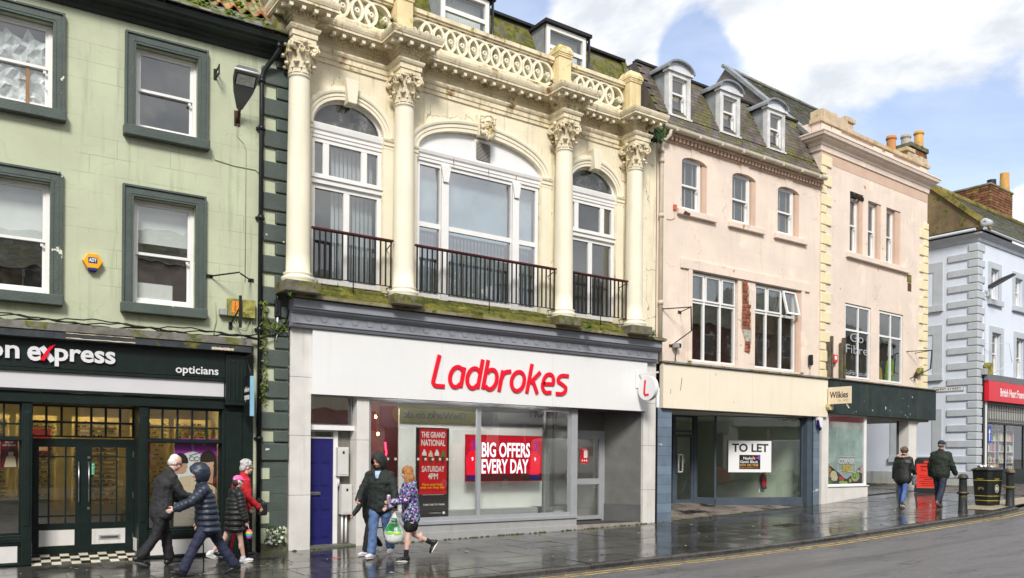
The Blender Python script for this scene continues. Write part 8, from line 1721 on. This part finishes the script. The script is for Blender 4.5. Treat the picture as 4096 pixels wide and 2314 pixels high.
for k in range(2):
    mb = MB(); (mb.box(-.13, .13, -.366, -.352, .92, 1.07) if k == 0 else mb.box(-.366, -.352, -.13, .13, .92, 1.07)); mb.build('opening', m_black_p, t)
text('Litter', 'lettering', m_gold, t, -.12, .12, .835, .89, -.353, .003, .01); text('Litter', 'lettering', m_gold, t, -.12, .12, .835, .89, -.353, .003, .01, rot=(0, 0, -pi/2))
mb = MB(); mb.add([(x*1.0, -.337, z_) for x, z_ in ((-.11, .50), (-.09, .60), (.05, .60), (.12, .56), (.10, .50), (.07, .50), (.06, .54), (-.03, .54), (-.04, .50))], [tuple(range(8, -1, -1))]); mb.build('emblem', M('faded_gold', (.20, .16, .05)), t, rot=(0, 0, -pi/2), fix=True)
mb = MB(); stroke(mb, ellpts(.0, .55, .085, .12, 20)+[(.085, .55)], .02, -.345, -.337); mb.prism(ellpts(0, .55, .045, .07, 12), -.341, -.337); mb.build('badge', M('white_badge', (.60, .60, .50)), t, fix=True)
LT = thing('crumpled_paper', 'crumpled white papers lying on top of the litter bin lid', 'litter', (bx, by, zg(bx)+.97)); mb = MB()
for k in range(6): x, y, a = (rnd()-.5)*.4-.1, (rnd()-.5)*.4, rnd()*3; mb.add([(x, y, .02+.02*rnd()), (x+.12*math.cos(a), y+.12*math.sin(a), .05+.08*rnd()), (x+.1*math.cos(a+1.4), y+.1*math.sin(a+1.4), .06+.05*rnd()), (x-.03, y+.05, .09)], [(0, 1, 2), (0, 2, 3)])
mb.build('paper', m_white, LT)
# A-board on the pavement
ax, ay = 26.15, -.60
t = thing('advertising_board', 'red pavement board with black arched frame beside the passage pillar', 'sign', (ax, ay, zg(ax)), rad(-52))
mb = MB(); w_ = .36; arcb = [(-w_, 0), (-w_, .98)]+[(-w_+.12-.12*math.cos(pi/2*k/6), .98+.12*math.sin(pi/2*k/6)) for k in range(1, 7)]+[(w_-.12+.12*math.sin(pi/2*k/6), .98+.12*math.cos(pi/2*k/6)) for k in range(0, 6)]+[(w_, .98), (w_, 0)]
stroke(mb, arcb, .05, -.03, .03); mb.box(-w_-.03, w_+.03, -.08, .08, 0, .14); mb.build('frame', M('black_board_frame', (.015, .015, .016), .4), t)
boxo('red_panel', M('board_red', (.72, .035, .02), .35, .05), t, -w_+.02, w_-.02, -.012, .012, .16, .92); boxo('dark_panel', m_black_p, t, -w_+.02, w_-.02, -.010, .010, .92, 1.07)
mdr = M('board_dark_print', (.14, .008, .008)); flat('red_mark', M('board_red', (.72, .035, .02)), t, R4(-.12, .12, .95, 1.02), -.0115); text('Bar/C', 'lettering', mdr, t, -.20, .16, .68, .76, -.012, .003, .012); flat('white_mark', m_white_p, t, R4(.0, .08, .57, .64), -.0135)
for z_, h_, a in ((.81, .05, .22), (.53, .02, .25), (.47, .02, .25), (.40, .03, .12), (.34, .02, .24), (.28, .02, .2), (.22, .02, .17)): flat('print_line', mdr, t, R4(-a, a, z_, z_+h_), -.0135)
# iron cover and gully in the pavement, blister paving
cx, cy_ = GZx = (16.3, -3.0), 0
gx, gy_ = 16.2, -2.75
t = thing('access_cover', 'worn iron access cover set in the wet pavement before the empty shop', 'manhole cover', (gx, gy_, zg(gx))); sl_ = math.atan((zg(gx+.4)-zg(gx-.4))/.8); boxo('plate', M('iron_cover', (.035, .030, .024), .45, .4, 8, .3), t, -.30, .30, -.22, .22, -.006, .009); mb = MB()
for i in range(9):
    for j in range(6): mb.box(-.27+i*.062, -.235+i*.062, -.19+j*.066, -.155+j*.066, .009, .016)
tag(mb.build('studs', M('iron_cover', (.035, .030, .024)), t), kind='stuff'); t.rotation_euler = (0, -sl_, 0)
tp = sheet(PAVE_Y+.02, PAVE_Y+.95, .010, 22.0, 30).build('blister_paving', mtac, pave)
mb = MB()
for i in range(90):
    for j in range(13): x = 22.05+i*.067; y = PAVE_Y+.06+j*.067; z_ = zg(x)+.010; mb.add([(x-.018, y-.018, z_), (x+.018, y-.018, z_), (x+.018, y+.018, z_), (x-.018, y+.018, z_), (x-.010, y-.010, z_+.006), (x+.010, y-.010, z_+.006), (x+.010, y+.010, z_+.006), (x-.010, y+.010, z_+.006)], [(0, 1, 5, 4), (1, 2, 6, 5), (2, 3, 7, 6), (3, 0, 4, 7), (4, 5, 6, 7)])
tag(mb.build('blisters', mtac, tp), kind='stuff')
# trodden litter and leaves on the flags
mb = MB(); mcols = [M('pale_litter', (.55, .53, .48), .6), M('brown_leaf', (.13, .07, .025), .6), M('tan_leaf', (.30, .19, .08), .6)]
for k in range(230):
    x = -1+25*rnd()**.9; y = -.15-4.2*rnd(); s_ = .012+.028*rnd()**2; a = rnd()*6.28; z_ = zg(x)+.009; mb.cur = random.choice((0, 0, 1, 1, 1, 2))
    mb.add([(x+s_*1.4*math.cos(a), y+s_*1.4*math.sin(a), z_), (x+s_*math.cos(a+1.7), y+s_*math.sin(a+1.7), z_+.006), (x-s_*1.2*math.cos(a), y-s_*1.2*math.sin(a), z_), (x+s_*.8*math.cos(a-1.5), y+s_*.8*math.sin(a-1.5), z_+.004)], [(0, 1, 2, 3)])
tag(mb.build('trodden_litter', mcols), 'small scraps of paper and dead leaves trodden into the wet pavement', 'litter', kind='stuff')
t = thing('wrapper', 'crumpled red wrapper on the wet pavement before the blue door', 'litter', (5.58, -1.62, zg(5.6)+.012)); MB().add([(-.09, 0, 0), (-.02, -.03, .02), (.09, -.01, .0), (.08, .03, .015), (-.03, .03, .025)], [(0, 1, 4), (1, 2, 3, 4)]).build('wrapper', M('wrapper_red', (.55, .02, .02), .4), t)

# ------------------------------------------------------------------ plants rooted in the masonry
def fern(lab, p, r, n, m=m_leaf, name='fern', rotz=0, up=1.):
    t = thing(name, lab, 'plant', p, rotz); mb = MB()
    for k in range(n):
        a = rnd()*2*pi; el_ = .25+rnd()*1.0; L = r*(.6+.6*rnd()); pts = []
        for i in range(7): q = i/6; pts.append(Vector((math.cos(a)*L*q*math.cos(el_), math.sin(a)*L*q*math.cos(el_)-.02, up*(L*q*math.sin(el_)-L*.55*q*q*(1.1-el_*.5)))))
        sd = Vector((-math.sin(a), math.cos(a), 0))
        for i in range(1, 7):
            w_ = r*.22*(1.1-i/7)
            for s_ in (-1, 1):
                b0, b1 = pts[i-1].lerp(pts[i], .15), pts[i-1].lerp(pts[i], .85); tip = (b0+b1)/2+sd*s_*w_+Vector((0, 0, .15*w_*(rnd()-.3)))+ (pts[i]-pts[i-1])*.3
                mb.add([b0, b1, tip], [(0, 1, 2)])
    mb.build('fronds', m, t); return t
def wx(fr, px, py, y): x, z = fr.P(px, py, y); return fr.world(x, y, z)
fern('leafy fern growing on the upper cornice left of the second column', wx(FB, 1536, 118, -.40), .15, 26); fern('dark tuft of fern at the foot of the second parapet pier', wx(FB, 1568, 92, -.32), .16, 24, m_leaf_d)
fern('dark fern hanging at the foot of the third parapet pier', wx(FB, 2204, 330, -.34), .13, 22, m_leaf_d); fern('dark fern at the foot of the right end parapet pier', wx(FB, 2483, 424, -.36), .13, 22, m_leaf_d)
fern('bright seedlings at the left end of the mossy ledge', wx(FB, 1158, 1185, -.60), .12, 22); fern('small green weed on the ledge by the left railing', wx(FB, 1268, 1135, -.55), .09, 14); fern('green weed under the left railing on the mossy ledge', wx(FB, 1350, 1150, -.52), .10, 16)
fern('bright green weed on the ledge under the short right railing', wx(FB, 2355, 1315, -.56), .18, 40); fern('leafy weed at the right end of the mossy ledge', wx(FB, 2610, 1345, -.50), .20, 46)
fern('trailing fern on the moulding above the mossy ledge by the right column', wx(FB, 2520, 1322, -.5), .10, 16)
iv = thing('ivy', 'dark ivy clump hanging under the cornice at the junction of cream and pink buildings', 'plant', wx(FB, 2625, 510, -.25)); mb = MB()
for k in range(420): p = Vector(((rnd()-.5)*.42, (rnd()-.5)*.25, (rnd()-.62)*.55)); a = rnd()*6.28; s_ = .03+.03*rnd(); q = Vector((math.cos(a), rnd()-.5, math.sin(a)))*s_; r_ = Vector((-math.sin(a), rnd()-.5, math.cos(a)))*s_*.7; mb.add([p-q, p+r_, p+q, p-r_], [(0, 1, 2, 3)])
mb.build('foliage', m_leaf_d, iv)
cv = thing('creeper', 'straggling ivy climbing the black downpipe above the optician pilaster', 'plant', FA.world(-.48, -.10, 3.9), FA.a); mb = MB()
for k in range(360):
    u = rnd(); p = Vector(((rnd()-.5)*.14, (rnd()-.5)*.10, .62-u*1.9)) if rnd() < .7 else Vector((rnd()*.42, (rnd()-.5)*.08, .05+.10*rnd()+.15*rnd())); a = rnd()*6.28; s_ = .016+.02*rnd(); q = Vector((math.cos(a), rnd()-.7, math.sin(a)))*s_; r_ = Vector((-math.sin(a), rnd()-.5, math.cos(a)))*s_*.7; mb.add([p-q, p+r_, p+q, p-r_], [(0, 1, 2, 3)])
mb.build('foliage', M('creeper_leaf', (.10, .13, .02), .6, .5, 16), cv)
wd = thing('wall_weed', 'pale flowering weed at the foot of the dark quoined corner', 'plant', FA.world(-.25, -.12, .16), FA.a); mb = MB()
for k in range(70): p = Vector(((rnd()-.5)*.34, (rnd()-.5)*.1, rnd()*.3)); a = rnd()*6.28; s_ = .02+.02*rnd(); mb.cur = 1 if rnd() < .3 else 0; mb.add([p+Vector((-s_*math.cos(a), 0, -s_*math.sin(a))), p+Vector((s_*math.sin(a), -.01, -s_*math.cos(a))), p+Vector((s_*math.cos(a), -.02, s_*math.sin(a))), p+Vector((-s_*math.sin(a), 0, s_*math.cos(a)))], [(0, 1, 2, 3)])
mb.build('foliage', [m_leaf_d, M('pale_petal', (.75, .74, .70))], wd)
fern('reddish seedling on the mossy verge at the green roof end', FA.world(-.05, -.05, 9.95), .14, 22, M('red_seedling', (.24, .10, .04), .6)); fern('grass tuft on the flat roof edge beside the second dormer', (13.3, 1.2, 12.05), .18, 26)
mb = MB()
for k in range(170):
    x = -.3-25.0*rnd() if False else 5.4+15.8*rnd(); y = -.07-.05*rnd(); r_ = .010+.02*rnd(); mb.ell((x, y, zg(x)+.006), (r_*1.6, r_, r_*.8), 6, 4)
tag(mb.build('wall_foot_moss', M('dark_moss', (.07, .09, .02), .9, .4, 14, .5)), 'thin line of moss where the pavement meets the shop fronts', 'moss', kind='stuff')

# ------------------------------------------------------------------ the other side of the street, seen only in the glass
def opposite(x0, x1, h, m, lab, mfas, txt=None, tcol=None, style=0):
    y = -20.5; zb = zg((x0+x1)/2); t = thing('opposite_building', lab, 'building', (x0, y, zb)); L = x1-x0
    MB().box(0, L, -8, 0, -.5, h).build('wall', m, t); MB().add([(0, .3, h), (L, .3, h), (L, -4, h+2.4), (0, -4, h+2.4), (0, -8, h), (L, -8, h)], [(1, 0, 3, 2), (2, 3, 4, 5), (0, 4, 3), (1, 2, 5)]).build('roof', m_slate2, t)
    n = max(2, int(L/2.6))
    for r in (0, 1):
        for k in range(n):
            x = L*(k+.5)/n; z_ = 4.5+2.6*r
            w = MB().box(x-.5, x+.5, -.05, .03, z_, z_+1.5).build('window', m_white, t); MB().box(x-.43, x+.43, -.02, .034, z_+.07, z_+1.43).build('pane', m_dgrey, w)
    boxo('fascia', mfas, t, .15, L-.15, 0, .22, 2.75, 3.7); boxo('shop_window', M('shop_dark_glass', (.04, .05, .05), .1), t, .4, L-.4, -.02, .05, .4, 2.7)
    for k in range(1, int(L/2)): boxo('window_post', m_grey_al, t, k*2-.05, k*2+.05, .05, .10, .3, 2.72)
    boxo('stall_riser', m_grey_pl, t, .2, L-.2, 0, .1, 0, .4)
    if txt: text(txt, 'lettering', tcol, t, -L*.78, -L*.22, 2.98, 3.42, 0, .02, .02, loc=(0, .225, 0), rot=(0, 0, pi))
    return t
opposite(-12, 3, 8.6, m_tan, 'brown stone building across the street', m_dkfascia); opposite(3, 12, 9.4, m_pink, 'pink building across the street', m_grey_c); opposite(12, 17, 8.4, m_cream, 'cream building across the street with a dark red shop', M('opposite_red', (.35, .01, .02)))
tw = opposite(17, 23.5, 9.2, m_int_g, 'grey green building across the street with a yellow sign', M('grey_band', (.30, .31, .32)))
mb = MB(); mb.prism([(-1.9, -.42)]+[(1.9+.42*math.sin(pi*k/10), -.42*math.cos(pi*k/10)) for k in range(11)]+[(-1.9-.42*math.sin(pi*k/10), .42*math.cos(pi*k/10)) for k in range(11)], -.04, .0); ys = mb.build('yellow_sign', M('sign_yellow', (.80, .74, .03), .4), tw, (3.0, .27, 3.35), (0, 0, pi), fix=True)
text('TheWorks.co.uk', 'lettering', m_black_p, ys, -1.75, 1.75, -.16, .20, -.042, .01, .02)
opposite(23.5, 33, 9.8, m_int_w, 'white building across the street with a health shop', m_sign_w, 'HEALTH | HOME | BEAUTY', m_black_p); opposite(33, 46, 9, m_brick, 'brick building across the street', m_dkfascia); opposite(46, 70, 10, m_tan, 'long stone building across the street', m_red)
def van(x, y, lab, m):
    t = thing('parked_van', lab, 'van', (x, y, zg(x)-.06)); L, Wd, H = 5.2, 1.95, 2.1; mb = MB()
    side = [(0, .35), (L-.2, .35), (L, .5), (L-.02, .95), (L-.85, 1.18), (L-1.45, 1.95), (L-1.7, H), (.12, H), (0, 1.95)]
    mb.prism(side, -Wd/2, Wd/2); mb.build('body', m, t, bevel=.08, fix=True)
    for s_ in (-1, 1):
        boxo('side_window', m_black_p, t, L-2.15, L-1.35, s_*Wd/2-.006, s_*Wd/2+.006, 1.25, 1.75)
        for xx in (.95, L-.95): mb = MB(); mb.tube([(xx, s_*(Wd/2-.22), .33), (xx, s_*(Wd/2+.01), .33)], .33, 20); mb.build('wheel', m_black_p, t); mb = MB(); mb.tube([(xx, s_*(Wd/2+.0), .33), (xx, s_*(Wd/2+.02), .33)], .19, 16); mb.build('rim', m_chrome, t)
    MB().add([(L-.86, -Wd/2+.14, 1.2), (L-.86, Wd/2-.14, 1.2), (L-1.42, Wd/2-.2, 1.92), (L-1.42, -Wd/2+.2, 1.92)], [(0, 1, 2, 3)]).build('windscreen', m_black_p, t, (.012, 0, .012)); return t
van(24.5, -17.6, 'white van parked across the street', M('van_white', (.72, .73, .74), .25, .03, 2, 0)); van(17.5, -17.7, 'red van parked across the street', M('van_red', (.42, .015, .012), .25, .03, 2, 0)); van(31.5, -17.6, 'second white van parked across the street beyond the first', M('van_white', (.72, .73, .74)))
flush_texts()
